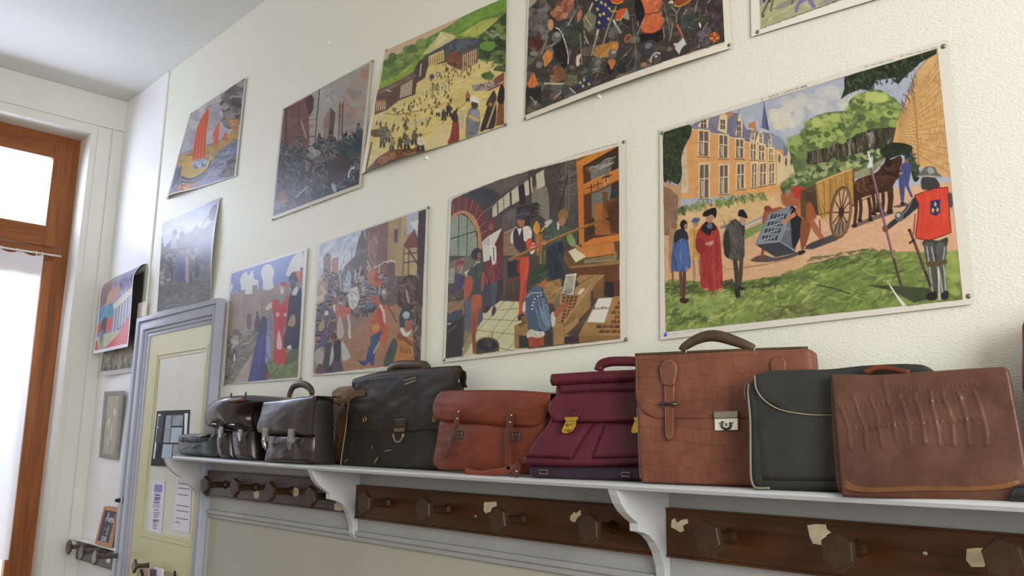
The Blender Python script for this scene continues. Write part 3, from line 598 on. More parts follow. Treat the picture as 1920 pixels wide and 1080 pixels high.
# 1 small black case lying at the far end
p = Plane(-0.175); b = bag('leather_case', (365, 845), -0.175, 'small black leather case lying at the far left end of the shelf', 'case')
put('case_body', panel(p, VA([(122, 668), (150, 656), (300, 652), (450, 650)]), VA([(450, 650), (454, 760), (450, 860)]), VA([(135, 826), (260, 850), (380, 857), (450, 860)]), VA([(122, 668), (108, 700), (108, 780), (135, 826)]), 0.08, r=0.02, bulge=0.012, wrinkle=0.006, floor=FL, n=(40, 24), taper=0.0), L_black, b)
put('lid', panel(p, VA([(135, 662), (260, 655), (390, 655)]), VA([(390, 655), (368, 690), (372, 730)]), VA([(125, 735), (250, 742), (372, 730)]), VA([(135, 662), (112, 690), (125, 735)]), 0.06, off=0.016, r=0.02, bulge=0.008, wrinkle=0.003), L_black, b)
MB().tube(resample(loop(p, VA([(125, 765), (150, 788), (190, 780), (240, 752)]), 0.032, 0), 16), 0.0035, 8).build('wrist_strap', mat('pale_strap', '#6d6e66', .5), b, smooth=True)
for x in (162, 296): put('loop', ribbon(p, VA([(x, 690), (x + 2, 735)]), 0.008, 0.003, 0.027, 6), L_gus, b)

# 2 dark brown two-pocket satchel
p = Plane(-0.195); b = bag('satchel', (440, 855), -0.195, 'glossy dark brown satchel with a bulging flap over two front pockets', 'school bag')
put('satchel_body', panel(p, VA([(480, 380), (640, 350), (800, 330)]), VA([(800, 330), (798, 600), (795, 885)]), VA([(485, 862), (640, 875), (795, 885)]), VA([(480, 380), (480, 620), (485, 862)]), 0.125, off=-0.03, r=0.012, wrinkle=0.008, floor=FL), L_gus, b)
for A_ in ([(478, 600), (540, 610), (598, 620)], [(598, 620), (602, 740), (600, 866)], [(490, 858), (545, 866), (600, 866)], [(478, 600), (480, 740), (490, 858)]), ([(608, 590), (700, 590), (795, 600)], [(795, 600), (800, 740), (798, 886)], [(640, 880), (720, 886), (798, 886)], [(608, 590), (618, 720), (640, 880)]):
    put('front_pocket', panel(p, *[VA(q) for q in A_], 0.03, off=0.0, r=0.02, bulge=0.02, wrinkle=0.003, floor=FL, n=(22, 26)), L_dkbr, b)
put('flap', panel(p, VA([(440, 372), (500, 318), (600, 303), (760, 298), (890, 358)]), VA([(890, 358), (815, 392), (765, 450), (748, 520), (765, 612)]), VA([(395, 596), (440, 606), (478, 612), (520, 590), (585, 578), (625, 622), (690, 622), (765, 612)]), VA([(440, 372), (385, 440), (366, 500), (375, 570), (395, 596)]), 0.02, off=0.022, r=0.03, bulge=0.045, wrap=0.15, wrinkle=0.003, n=(50, 36)), L_dkbr, b)
hndl(p, VA([(585, 352), (650, 348), (722, 336)]), 0.055, 0.012, 0.7, ends=0.9).build('carry_handle', L_crocd, b, smooth=True, label='worn red-brown handle lying on the flap')
for x, y in ((606, 305), (740, 295)): MB().torus(sh(p, 0.045).at(VA([(x, y)])[0]), 0.011, 0.002, (0.3, 1, 0)).build('handle_ring', M_iron, b, smooth=True)
for x, y in ((503, 622), (680, 650)):
    c = sh(p, 0.037).at(VA([(x, y)])[0]); m = MB(); m.box(c - (0.012, 0, 0.016), c + (0.012, 0.012, 0.016)); o = m.build('clasp', M_dsteel, b, bevel=0.004)
    m = MB(); m.tube([c + (0.004, -0.003, 0), c + (0.018, -0.003, -0.03)], [0.006, 0.004], 8); m.build('clasp_tongue', M_nick, o)
for x, y in ((448, 566), (615, 572)): MB().tube([sh(p, 0.058).at(q) for q in VA([(x - 22, y), (x, y - 3), (x + 22, y + 2)])], 0.0022, 6).build('slot_rim', M_dsteel, b)

# 3 dark brown briefcase with clasp
p = Plane(-0.20); b = bag('briefcase', (545, 868), -0.20, 'glossy dark brown briefcase with a raised loop handle, third bag from the far left end', 'school bag')
put('briefcase_body', panel(p, VA([(895, 372), (1100, 345), (1378, 322)]), VA([(1378, 322), (1350, 600), (1335, 924)]), VA([(918, 895), (1100, 908), (1335, 924)]), VA([(895, 372), (910, 640), (918, 895)]), 0.10, r=0.014, bulge=0.01, wrinkle=0.006, floor=FL, taper=0.25), L_gus, b)
put('front_panel', panel(p, VA([(918, 640), (1100, 650), (1330, 660)]), VA([(1330, 660), (1328, 780), (1310, 915)]), VA([(915, 892), (1100, 905), (1310, 915)]), VA([(918, 640), (935, 760), (902, 872), (915, 892)]), 0.02, off=0.014, r=0.02, bulge=0.014, wrinkle=0.004, floor=FL), L_dkbr, b)
put('flap', panel(p, VA([(893, 362), (1010, 348), (1200, 320), (1385, 303)]), VA([(1385, 303), (1362, 400), (1345, 520), (1330, 682)]), VA([(850, 648), (1000, 655), (1180, 662), (1330, 682)]), VA([(893, 362), (868, 480), (836, 590), (850, 648)]), 0.006, off=0.028, r=0.006, bulge=0.016, wrap=0.11, wrinkle=0.003, n=(44, 30)), L_dkbr, b)
hp = loop(p, VA([(1142, 318), (1150, 275), (1172, 228), (1205, 205), (1262, 196), (1318, 222), (1350, 262), (1345, 285)]), -0.05, 0)
MB().tube(resample(hp, 30), 0.0085, 10, flat=1.6, up=p.out()).build('carry_handle', L_hand, b, smooth=True)
for x, y in ((1156, 318), (1336, 280)): MB().torus(sh(p, -0.05).at(VA([(x, y)])[0]), 0.010, 0.0022, (0.2, 1, 0)).build('handle_ring', M_br, b, smooth=True)
for x, y, key in ((908, 660, 1), (1146, 672, 0)):
    c = sh(p, 0.045).at(VA([(x, y)])[0]); m = MB(); m.box(c - (0.016, 0, 0.026), c + (0.016, 0.012, 0.024)); m.tube([c + (0, 0.004, -0.02), c + (0, 0.004, -0.05)], [0.013, 0.005], 10, up=(0, 1, 0)); m.build('clasp', M_dsteel, b, bevel=0.003)
    if key: m = MB(); m.tube([c + (0.016, -0.004, -0.01), c + (0.02, -0.006, -0.03), c + (0.032, -0.006, -0.055)], [0.004, 0.007, 0.004], 8); m.build('hanging_key', M_nick, b, smooth=True)

# 4 tan rucksack half hidden
p = Plane(-0.060); b = bag('rucksack', (625, 870), -0.060, 'tan brown leather bag with a buckled side strap, mostly hidden behind the big worn briefcase', 'school bag')
put('bag_body', panel(p, VBb([(80, 372), (200, 360), (330, 360)]), VBb([(330, 360), (282, 640), (222, 942)]), VBb([(88, 936), (160, 942), (222, 942)]), VBb([(80, 372), (85, 560), (70, 780), (52, 870), (88, 936)]), 0.042, r=0.012, bulge=0.006, wrinkle=0.008, floor=FL), L_tan, b)
put('flap', panel(p, VBb([(95, 332), (150, 297), (250, 285), (342, 283)]), VBb([(342, 283), (320, 380), (300, 440)]), VBb([(128, 440), (200, 458), (270, 440), (300, 440)]), VBb([(95, 332), (98, 380), (128, 440)]), 0.006, off=0.010, r=0.006, bulge=0.005, wrap=0.04, wrinkle=0.004), leather('tan_flap_leather', '#7d5f3f', '#66492f', 0.5), b)
put('strap', ribbon(p, VBb([(205, 448), (165, 492), (128, 560), (115, 640), (115, 700), (104, 790)]), 0.017, 0.003, 0.017), leather('grey_strap_leather', '#6c645c', '#554d46', 0.45), b)
for y in (590, 640): c = [sh(p, 0.022).at(q) for q in VBb([(97, y - 12), (133, y - 8), (131, y + 12), (95, y + 9)])]; MB().tube(c, 0.0018, 6, closed=True).build('buckle', M_iron, b)

# 5 big worn black-brown briefcase
p = Plane(-0.108); b = bag('briefcase', (735, 873), -0.108, 'large worn black and brown leather briefcase with scuffed flap and D-ring strap', 'school bag')
put('briefcase_body', panel(p, VBb([(290, 300), (600, 262), (1050, 246)]), VBb([(1050, 246), (1048, 600), (1045, 1002)]), VBb([(175, 962), (560, 985), (900, 998), (1045, 1002)]), VBb([(290, 300), (240, 420), (212, 640), (170, 930), (175, 962)]), 0.08, r=0.008, bulge=0.005, wrinkle=0.005, floor=FL, n=(50, 40)), L_worn, b)
put('flap', panel(p, VBb([(300, 262), (330, 236), (520, 200), (850, 172), (1172, 152)]), VBb([(1172, 152), (1160, 240), (1138, 320), (1120, 480), (1110, 655)]), VBb([(255, 674), (400, 680), (640, 678), (1000, 664), (1110, 655)]), VBb([(300, 262), (278, 330), (240, 430), (220, 620), (255, 674)]), 0.005, off=0.006, r=0.004, bulge=0.006, wrap=0.02, wrinkle=0.006, n=(60, 44)), L_worn, b)
rl = resample(loop(p, VBb([(302, 268), (520, 214), (850, 186), (1172, 166)]), -0.012, 0), 30)
m = MB(); m.tube(rl, 0.017, 14, flat=1.15, up=p.out()); m.build('rolled_top', L_worn2, b, smooth=True)
q = [p.at(x) for x in VBb([(0, 0)])]; cpts = VBb([(1170, 170), (1195, 148), (1222, 165), (1228, 215), (1220, 262), (1236, 298), (1205, 300), (1178, 255)])
m = MB(); m.prism([sh(p, -0.03).at(x) for x in cpts], (0, 0.006, 0)); m.build('flap_end', L_worn, b, bevel=0.002)
put('strap_tab', panel(p, VBb([(628, 562), (724, 556)]), VBb([(724, 556), (718, 600), (708, 640)]), VBb([(622, 642), (708, 640)]), VBb([(628, 562), (622, 642)]), 0.004, off=0.014, r=0.003, n=(10, 10)), L_worn2, b)
m = MB(); g = [sh(p, 0.017).at(x) for x in VBb([(620, 642), (712, 640), (708, 672), (622, 674)])]; m.prism(g, (0, 0.004, 0)); m.build('metal_tab', mat('bronze_plate', '#6d5c40', .4, .6), b, bevel=0.001)
MB().tube([sh(p, 0.018).at(x) for x in VBb([(622, 690), (620, 715), (632, 748), (652, 762), (676, 755), (697, 722), (704, 686)])], 0.0032, 8).build('d_ring', mat('old_brass', '#9b8a62', .35, .8), b, smooth=True)
hp = loop(p, VBb([(590, 168), (598, 140), (640, 118), (700, 108), (800, 108), (870, 112), (900, 128), (905, 150)]), -0.045, 0)
MB().tube(resample(hp, 30), 0.0105, 10, flat=1.5, up=p.out()).build('carry_handle', L_hand, b, smooth=True)
for x, y in ((626, 178), (922, 140)): MB().tube([sh(p, -0.04).at(q_) for q_ in VBb([(x - 22, y + 18), (x - 14, y - 14), (x + 10, y - 14), (x + 12, y + 22)])], 0.0025, 6).build('handle_ring', M_iron, b)
m = MB(); m.torus(sh(p, 0.013).at(VBb([(378, 570)])[0]), 0.008, 0.0025, (0, 1, 0)); m.build('brass_rivet', M_br, b, smooth=True)
M_scr = mat('scuffed_leather', '#8d7f68', 0.8)
for w, pts in ((0.003, [(710, 242), (808, 214)]), (0.004, [(715, 273), (805, 240)]), (0.002, [(435, 820), (445, 790)]), (0.0025, [(545, 838), (600, 826)]), (0.0022, [(205, 925), (235, 908)])):
    put('scratch', ribbon(p, VBb(pts), w, 0.0006, 0.0125 if pts[0][1] < 300 else 0.0062, 6), M_scr, b)
put('worn_spot', ribbon(p, VBb([(455, 935), (472, 915), (492, 892)]), 0.010, 0.0006, 0.0062, 8), leather('bare_tan', '#80624a', '#5f4733', .6), b)
put('worn_spot', ribbon(p, VBb([(225, 400), (300, 352), (380, 345)]), 0.022, 0.0006, 0.0135, 8), leather('bare_ochre', '#5f4426', '#46341f', .6), b)
edge = [sh(p, 0.003).at(x) for x in VBb([(296, 300), (246, 420), (218, 640), (176, 930), (184, 962)])]
MB().tube(resample(edge, 30), 0.0018, 6).build('edge_binding', L_edge, b, smooth=True, label='pale worn raw edge')

# 6 orange-brown satchel
p = Plane(-0.180); b = bag('satchel', (890, 878), -0.180, 'orange-brown leather satchel with two dark buckled straps', 'school bag')
put('satchel_body', panel(p, VC([(122, 545), (500, 540), (925, 520)]), VC([(925, 520), (900, 700), (850, 900)]), VC([(140, 912), (400, 922), (660, 926), (850, 910)]), VC([(122, 545), (102, 700), (78, 830), (90, 882), (140, 912)]), 0.046, r=0.016, bulge=0.014, wrinkle=0.005, floor=lambda x: FL(x) + 0.004, n=(50, 30)), L_or, b)
put('back_panel', panel(p, VC([(150, 345), (600, 335), (1015, 350)]), VC([(1015, 350), (985, 420), (950, 560)]), VC([(150, 560), (500, 560), (950, 560)]), VC([(150, 345), (140, 450), (150, 560)]), 0.006, off=-0.040, r=0.004, n=(30, 16)), L_ord, b)
put('flap', panel(p, VC([(132, 336), (200, 328), (420, 324), (700, 326), (960, 345)]), VC([(960, 345), (952, 420), (930, 500), (895, 570), (840, 604)]), VC([(130, 552), (250, 566), (420, 580), (640, 602), (840, 604)]), VC([(132, 336), (92, 395), (74, 462), (88, 525), (130, 552)]), 0.005, off=0.008, r=0.006, bulge=0.016, wrap=0.042, wrinkle=0.004, n=(50, 30)), L_or, b)
for pts, w in (([(280, 478), (268, 560), (240, 680), (212, 770), (180, 842)], 0.019), ([(676, 505), (664, 590), (654, 700), (652, 800), (662, 925)], 0.023)):
    o = put('strap', ribbon(p, VC(pts), w, 0.004, 0.0275, 30, tip=True), L_ord, b)
    for x, y in ((pts[0][0], pts[0][1] + 10), (pts[0][0] - 10, pts[0][1] + 62)): MB().dome(sh(p, 0.031).at(VC([(x, y)])[0]), 0.0032, 0.0025).build('rivet', M_nick, o, smooth=True)
for x, y in ((282, 662), (714, 672)):
    c = [sh(p, 0.031).at(q) for q in VC([(x - 28, y - 28), (x + 32, y - 34), (x + 24, y + 30), (x - 30, y + 26)])]
    o = MB().tube(c, 0.003, 6, closed=True).build('buckle', M_iron, b); MB().tube([(c[0] + c[3]) / 2, (c[1] + c[2]) / 2], 0.0024, 6).build('buckle_prong', M_iron, o)
    MB().tube([c[1] * .5 + c[0] * .5, c[2] * .5 + c[3] * .5], 0.0022, 6).build('buckle_bar', M_iron, o)
MB().torus(sh(p, -0.01).at(VC([(98, 540)])[0]), 0.008, 0.002, (0.2, 1, 0)).build('side_ring', M_br, b, smooth=True)
# shoulder strap hanging over the shelf edge
s_ = Plane(-0.2045); put('shoulder_strap', ribbon(s_, VC([(335, 925), (380, 948), (450, 955), (520, 948), (640, 930), (720, 905)]), 0.019, 0.004, 0.003, 30), L_or, b)
o = put('strap_end', ribbon(s_, VC([(738, 868), (722, 920), (705, 968)]), 0.020, 0.004, 0.010, 12), L_ord, b); MB().dome(sh(s_, 0.014).at(VC([(715, 936)])[0]), 0.0035, 0.0025).build('rivet', M_nick, o)

# 7 burgundy satchel
p = plane2((1000, 880), -0.222, (1210, 860), -0.126, lean=0.10); b = bag('satchel', (1090, 898), -0.18, 'burgundy leather satchel with rolled top and two gold clasps', 'school bag')
RX = 1745
put('satchel_body', panel(p, VC([(1000, 300), (1300, 285), (RX, 270)]), VC([(RX, 270), (RX, 560), (RX, 880)]), VC([(748, 892), (1000, 897), (1250, 900), (RX, 884)]), VC([(1000, 300), (985, 480), (900, 640), (765, 825), (748, 892)]), 0.022, r=0.008, bulge=0.004, wrinkle=0.003, n=(50, 40)), L_bur, b)
put('base_panel', panel(p, VC([(808, 890), (1200, 896), (RX, 888)]), VC([(RX, 888), (RX, 1006)]), VC([(850, 976), (1200, 992), (RX, 1010)]), VC([(808, 890), (806, 955), (850, 976)]), 0.020, off=-0.003, r=0.008, floor=FL, n=(30, 10)), L_nav, b, label='dark plum base with small buckles')
for A_ in ([(960, 560), (1150, 566), (1305, 560)], [(1305, 560), (1210, 690), (1120, 840)], [(768, 826), (950, 834), (1120, 840)], [(960, 560), (880, 660), (768, 826)]), ([(1375, 566), (1550, 566), (RX, 560)], [(RX, 560), (RX, 826)], [(1268, 836), (1450, 832), (RX, 826)], [(1375, 566), (1320, 700), (1268, 836)]):
    put('front_pocket', panel(p, *[VC(q) for q in A_], 0.012, off=0.016, r=0.008, bulge=0.004, n=(24, 24)), L_bur, b)
put('flap', panel(p, VC([(1020, 355), (1300, 345), (RX, 335)]), VC([(RX, 335), (RX, 548)]), VC([(1002, 556), (1060, 566), (1300, 562), (1500, 556), (RX, 548)]), VC([(1020, 355), (962, 408), (944, 460), (958, 515), (1002, 556)]), 0.005, off=0.028, r=0.006, bulge=0.004, wrinkle=0.003, n=(40, 24)), L_bur, b)
put('rolled_top', panel(p, VC([(985, 226), (1300, 205), (RX, 186)]), VC([(RX, 186), (RX, 345)]), VC([(1022, 365), (1300, 352), (RX, 345)]), VC([(985, 226), (972, 250), (990, 288), (1018, 305), (1022, 365)]), 0.03, off=0.008, r=0.018, wrinkle=0.002, n=(40, 24)), L_bur, b)
rl = resample(loop(p, VC([(985, 250), (1300, 232), (RX, 214)]), 0.008, 0), 30); MB().tube(rl, 0.0155, 14, up=p.out()).build('top_roll', L_bur, b, smooth=True)
hp = loop(p, VC([(1332, 178), (1345, 138), (1400, 116), (1480, 110), (1600, 112), (1680, 124), (1720, 165)]), -0.02, 0)
MB().tube(resample(hp, 30), 0.0085, 10, flat=1.5, up=p.out()).build('carry_handle', L_bur, b, smooth=True)
MB().tube(loop(p, VC([(1345, 182), (1345, 205)]), -0.02, 0), 0.008, 8).build('handle_loop', L_bur, b)
put('closing_tab', panel(p, VC([(1130, 470), (1215, 472)]), VC([(1215, 472), (1180, 530)]), VC([(1085, 532), (1180, 530)]), VC([(1130, 470), (1085, 532)]), 0.004, off=0.036, r=0.002, n=(8, 8)), L_bur, b)
def clasp(pl, V, top, shield, off, m_, par):
    o = None; g = [sh(pl, off).at(x) for x in V(top)]; k = MB(); k.prism(g, -pl.out() * 0.006); o = k.build('clasp', m_, par, bevel=0.0015)
    g = [sh(pl, (off - 0.002)).at(x) for x in V(shield)]; k = MB(); k.prism(g, -pl.out() * 0.004); k.build('clasp_shield', m_, o, bevel=0.0012)
    return g
g = clasp(p, VC, [(1075, 527), (1172, 524), (1174, 545), (1160, 556), (1085, 558), (1073, 545)], [(1085, 556), (1160, 556), (1158, 595), (1130, 635), (1090, 650), (1055, 646), (1052, 625), (1068, 590)], 0.044, M_br, b)
c = sum(g) / len(g); MB().torus(c + p.out() * 0.002, 0.008, 0.002, p.out()).build('clasp_button', M_br, b, smooth=True)
clasp(p, VC, [(1590, 527), (1682, 524), (1680, 556), (1598, 558)], [(1600, 556), (1672, 556), (1668, 595), (1640, 635), (1600, 650), (1575, 646), (1575, 620), (1586, 590)], 0.044, M_br, b)
for x, y in ((915, 940), (1532, 958)):
    c = [sh(p, 0.004).at(q) for q in VC([(x - 34, y - 14), (x + 34, y - 12), (x + 30, y + 16), (x - 28, y + 12)])]; MB().tube(c, 0.0022, 6, closed=True).build('buckle', M_dsteel, b)

# 8 brown reptile-grain briefcase
p = plane2((1196, 800), -0.214, (1520, 780), -0.112); b = bag('briefcase', (1300, 905), -0.18, 'tall brown crocodile-grain leather briefcase with silver lock and arched handle', 'school bag')
put('briefcase_body', panel(p, VD([(98, 214), (600, 192), (1130, 174)]), VD([(1130, 174), (1152, 225), (1165, 600), (1185, 1000)]), VD([(142, 986), (500, 990), (800, 994), (1185, 1000)]), VD([(98, 214), (102, 500), (114, 850), (124, 958), (142, 986)]), 0.055, r=0.007, bulge=0.004, wrinkle=0.003, floor=FL, n=(60, 50)), L_croc, b)
put('flap', panel(p, VD([(97, 212), (400, 200), (800, 182), (1132, 172)]), VD([(1132, 172), (1146, 220), (1152, 400), (1160, 586)]), VD([(225, 588), (420, 592), (760, 590), (1160, 586)]), VD([(97, 212), (97, 430), (112, 500), (152, 555), (225, 588)]), 0.004, off=0.006, r=0.003, wrap=0.052, wrinkle=0.002, n=(60, 30)), L_croc, b)
tp = [sh(p, -0.02).at(x) for x in VD([(100, 208), (600, 186), (1126, 168)])]; MB().tube(resample(tp, 20), 0.004, 8, up=p.out()).build('top_edge', L_hand, b, smooth=True)
hp = loop(p, VD([(376, 182), (392, 160), (460, 118), (530, 96), (600, 98), (700, 128), (780, 158), (803, 170)]), -0.022, 0)
MB().tube(resample(hp, 34), [0.008 + 0.004 * math.sin(math.pi * i / 33) for i in range(34)], 12, flat=1.1, up=p.out()).build('carry_handle', L_hand, b, smooth=True)
for x, y in ((396, 190), (800, 178)): MB().torus(sh(p, -0.022).at(VD([(x, y)])[0]), 0.0075, 0.002, (0.8, 1, 0)).build('handle_ring', M_dsteel, b, smooth=True)
st = put('strap', panel(p, VD([(262, 372), (300, 380), (334, 382)]), VD([(334, 382), (332, 480), (330, 600), (327, 690), (300, 718)]), VD([(298, 718), (300, 718)]), VD([(262, 372), (268, 480), (272, 600), (276, 685), (298, 718)]), 0.0045, off=0.0145, r=0.003, n=(14, 40)), L_crocd, b)
tb = put('strap_tab', panel(p, VD([(270, 240), (295, 228), (325, 236)]), VD([(325, 236), (346, 272), (345, 320), (332, 392)]), VD([(266, 388), (300, 398), (332, 392)]), VD([(270, 240), (240, 278), (242, 320), (266, 388)]), 0.004, off=0.0175, r=0.003, n=(16, 26)), L_crocd, b)
put('strap_tab', panel(p, VD([(915, 225), (945, 212), (980, 222)]), VD([(980, 222), (1000, 260), (990, 330), (985, 400)]), VD([(920, 400), (985, 400)]), VD([(915, 225), (898, 262), (905, 320), (920, 400)]), 0.004, off=0.0135, r=0.003, n=(16, 26)), L_crocd, b)
def stitches(pts, off, name, par, r=0.00055, d=0.0045):
    P = np.array([sh(p, off).at(x) for x in pts]); L = np.r_[0, np.cumsum(np.linalg.norm(np.diff(P, axis=0), axis=1))]; m = MB(); s = 0
    while s < L[-1] - d * .6:
        a, e_ = [np.array([np.interp(q, L, P[:, k]) for k in range(3)]) for q in (s, s + d * .6)]; m.tube([a, e_], r, 4); s += d
    m.build(name, M_thread, par)
stitches(VD([(278, 400), (276, 500), (279, 600), (283, 680), (300, 706), (319, 682), (322, 600), (324, 500), (326, 400)]), 0.0150, 'stitching', st)
stitches(VD([(262, 380), (250, 320), (249, 284), (274, 250), (296, 240), (318, 246), (336, 276), (336, 320), (325, 380)]), 0.018, 'stitching', tb)
stitches(VD([(108, 520), (112, 600), (117, 720), (121, 850), (128, 950)]), 0.0022, 'stitching', b)
stitches(VD([(108, 226), (108, 330), (108, 430)]), 0.0066, 'stitching', b)
stitches(VD([(830, 186), (950, 184), (1122, 178)]), 0.0066, 'stitching', b)
m = MB(); m.tube([sh(p, 0.020).at(x) for x in VD([(247, 498), (352, 502)])], 0.0032, 8); o = m.build('buckle', M_iron, b, smooth=True)
for x in (268, 334): MB().tube([sh(p, 0.020).at(q) for q in VD([(x, 482), (x, 520)])], 0.0024, 6).build('buckle_side', M_iron, o)
lk = MB(); lk.prism([sh(p, 0.016).at(x) for x in VD([(566, 546), (708, 540), (709, 582), (568, 587)])], -p.out() * 0.008); lk = lk.build('lock_hasp', mat('aged_nickel', '#8a8271', .35, .7), b, bevel=0.0015)
l2 = MB(); l2.prism([sh(p, 0.013).at(x) for x in VD([(571, 589), (709, 584), (709, 655), (573, 659)])], -p.out() * 0.008); l2 = l2.build('lock_plate', mat('silver_plate', '#d9d4c6', .3, .55), b, bevel=0.001)
MB().tube(loop(p, VD([(620, 604), (612, 620), (614, 636), (628, 648), (644, 650), (660, 643), (667, 628), (664, 610)]), 0.016, 0), 0.0028, 8).build('lock_ring', M_iron, l2, smooth=True)
m = MB(); m.prism([sh(p, 0.0136).at(x) for x in VD([(636, 618), (645, 618), (646, 632), (635, 632)])], -p.out() * 0.0005); m.dome(sh(p, 0.0133).at(VD([(640, 619)])[0]), 0.0022, 0.0006); m.build('keyhole', M_bk, l2)
for x, y in ((600, 616), (680, 612)): MB().dome(sh(p, 0.013).at(VD([(x, y)])[0]), 0.0016, 0.001).build('lock_rivet', M_iron, l2)

# 9 black bag
p = plane2((1412, 800), -0.222, (1740, 780), -0.145); b = bag('leather_bag', (1480, 910), -0.2, 'matt black leather bag with rounded flap between two brown leather bags', 'school bag')
put('bag_body', panel(p, VE([(68, 392), (112, 346), (172, 326), (330, 322), (500, 318), (700, 298), (950, 289), (1022, 306), (1056, 334)]), VE([(1056, 334), (1075, 500), (1085, 700), (1090, 966)]), VE([(98, 948), (300, 952), (530, 952), (800, 958), (1090, 966)]), VE([(68, 392), (62, 440), (74, 600), (76, 850), (82, 915), (98, 948)]), 0.045, r=0.012, bulge=0.004, wrinkle=0.003, floor=FL, n=(60, 40)), L_blk2, b)
put('front_panel', panel(p, VE([(112, 420), (500, 430), (1050, 420)]), VE([(1050, 420), (1080, 920)]), VE([(140, 912), (500, 916), (1080, 920)]), VE([(112, 420), (110, 600), (130, 850), (140, 912)]), 0.006, off=0.007, r=0.005, bulge=0.003, n=(40, 30)), L_blk2, b)
put('flap', panel(p, VE([(100, 352), (170, 328), (330, 322), (500, 318), (700, 298), (950, 292), (1050, 336)]), VE([(1050, 336), (1062, 450), (1000, 520)]), VE([(240, 536), (380, 560), (500, 563), (760, 560), (1000, 520)]), VE([(100, 352), (108, 425), (155, 488), (240, 536)]), 0.004, off=0.014, r=0.003, wrap=0.04, wrinkle=0.002, n=(50, 24)), L_blk2, b)
MB().tube(resample(loop(p, VE([(100, 354), (108, 425), (155, 488), (240, 536), (380, 560), (500, 563), (700, 560)]), 0.012, 0), 40), 0.0016, 6).build('flap_edge', L_edge, b, smooth=True, label='pale raw leather edge of the flap')
MB().tube(resample(loop(p, VE([(70, 395), (64, 440), (76, 600), (78, 850), (84, 915), (105, 950), (180, 952)]), -0.004, 0), 40), 0.0026, 6).build('piping', mat('dusty_piping', '#77705f', .7), b, smooth=True)
MB().tube(resample(loop(p, VE([(70, 385), (50, 420), (52, 470), (68, 492)]), -0.012, 0), 12), 0.004, 8, flat=.6).build('side_loop', leather('side_loop_leather', '#6a5c48', '#4f4436', .6), b, smooth=True)

# 10 brown bag seen from its ridged back, in front of the black one
p = plane2((1570, 800), -0.236, (1900, 790), -0.196, lean=0.03); b = bag('leather_bag', (1720, 915), -0.215, 'broad brown leather bag with embossed ridged panel, nearest at the right end of the shelf', 'school bag')
rg = [VE(q) for q in ([(540, 500), (575, 560), (600, 640), (615, 740)], [(628, 470), (655, 545), (688, 630), (700, 740)], [(715, 470), (752, 550), (770, 640), (785, 730)], [(790, 380), (810, 470), (840, 560), (862, 700)], [(872, 460), (905, 540), (925, 620), (935, 700)], [(955, 450), (985, 540), (1000, 620), (1015, 710)], [(1040, 440), (1050, 520), (1075, 610), (1090, 720)], [(1105, 450), (1135, 530), (1155, 610), (1165, 720)], [(1185, 450), (1218, 530), (1235, 620), (1245, 720)], [(1270, 440), (1310, 540), (1335, 640), (1340, 720)],
      [(540, 530), (640, 520), (760, 508), (900, 500), (1050, 490), (1200, 470)], [(580, 640), (760, 625), (900, 610), (1100, 600), (1300, 580)], [(720, 440), (850, 425), (1000, 420), (1150, 410), (1280, 400)])]
put('bag_panel', panel(p, VE([(506, 345), (640, 346), (760, 346), (950, 336), (1100, 324), (1300, 310), (1422, 304)]), VE([(1422, 304), (1455, 335), (1490, 500), (1530, 700), (1570, 900)]), VE([(562, 966), (640, 978), (760, 982), (1000, 974), (1420, 966), (1520, 950), (1570, 900)]), VE([(506, 345), (516, 480), (540, 750), (552, 900), (562, 966)]), 0.006, off=0.0, r=0.005, bulge=0.010, wrinkle=0.004, ridges=rg, ramp=0.0017, rw=0.0032, n=(170, 120), floor=lambda x: FL(x) - 0.006, wrap=0.02), L_fr, b)
put('bag_body', panel(p, VE([(500, 350), (950, 342), (1400, 312)]), VE([(1400, 312), (1470, 480), (1548, 900)]), VE([(545, 962), (1000, 966), (1548, 930)]), VE([(500, 350), (506, 600), (528, 900), (545, 962)]), 0.026, off=-0.007, r=0.006, n=(30, 24), floor=FL), L_frd, b, label='darker brown bag body behind the ridged panel')
put('bottom_fold', panel(p, VE([(575, 906), (640, 935), (760, 946), (1000, 936), (1300, 940), (1510, 905)]), VE([(1510, 905), (1520, 930)]), VE([(566, 962), (640, 976), (760, 980), (1000, 972), (1400, 965), (1520, 930)]), VE([(575, 906), (566, 962)]), 0.004, off=0.006, r=0.004, wrinkle=0.003, n=(50, 8)), leather('bottom_fold_leather', '#7a5232', '#5d3b20', 0.4), b)
hp = loop(p, VE([(690, 338), (730, 318), (780, 312), (850, 322), (925, 338)]), -0.02, 0); MB().tube(resample(hp, 20), 0.006, 10, up=p.out()).build('carry_handle', L_ord, b, smooth=True)

# 11 magenta bag cut by the right edge of the picture
p = Plane(-0.10); b = bag('satchel', (1990, 880), -0.10, 'magenta satchel standing at the right edge of the photo, only its rim showing', 'school bag')
put('satchel_body', panel(p, VE([(1522, 62), (1560, 40), (1800, 20), (2150, 0)]), VE([(2150, 0), (2160, 960)]), VE([(1535, 962), (1800, 966), (2160, 970)]), VE([(1522, 62), (1513, 110), (1518, 300), (1524, 600), (1535, 962)]), 0.07, r=0.012, bulge=0.006, wrinkle=0.004, floor=FL), L_mag, b)
put('flap', panel(p, VE([(1530, 60), (1800, 28), (2140, 10)]), VE([(2140, 10), (2150, 560)]), VE([(1600, 600), (1800, 610), (2150, 560)]), VE([(1530, 60), (1524, 420), (1600, 600)]), 0.005, off=0.008, r=0.004, wrap=0.06), L_mag, b)
MB().tube(resample(loop(p, VE([(1720, 28), (1740, -30), (1850, -50), (1960, -30), (1975, 16)]), -0.03, 0), 24), 0.009, 10, up=p.out()).build('carry_handle', L_mag, b, smooth=True)
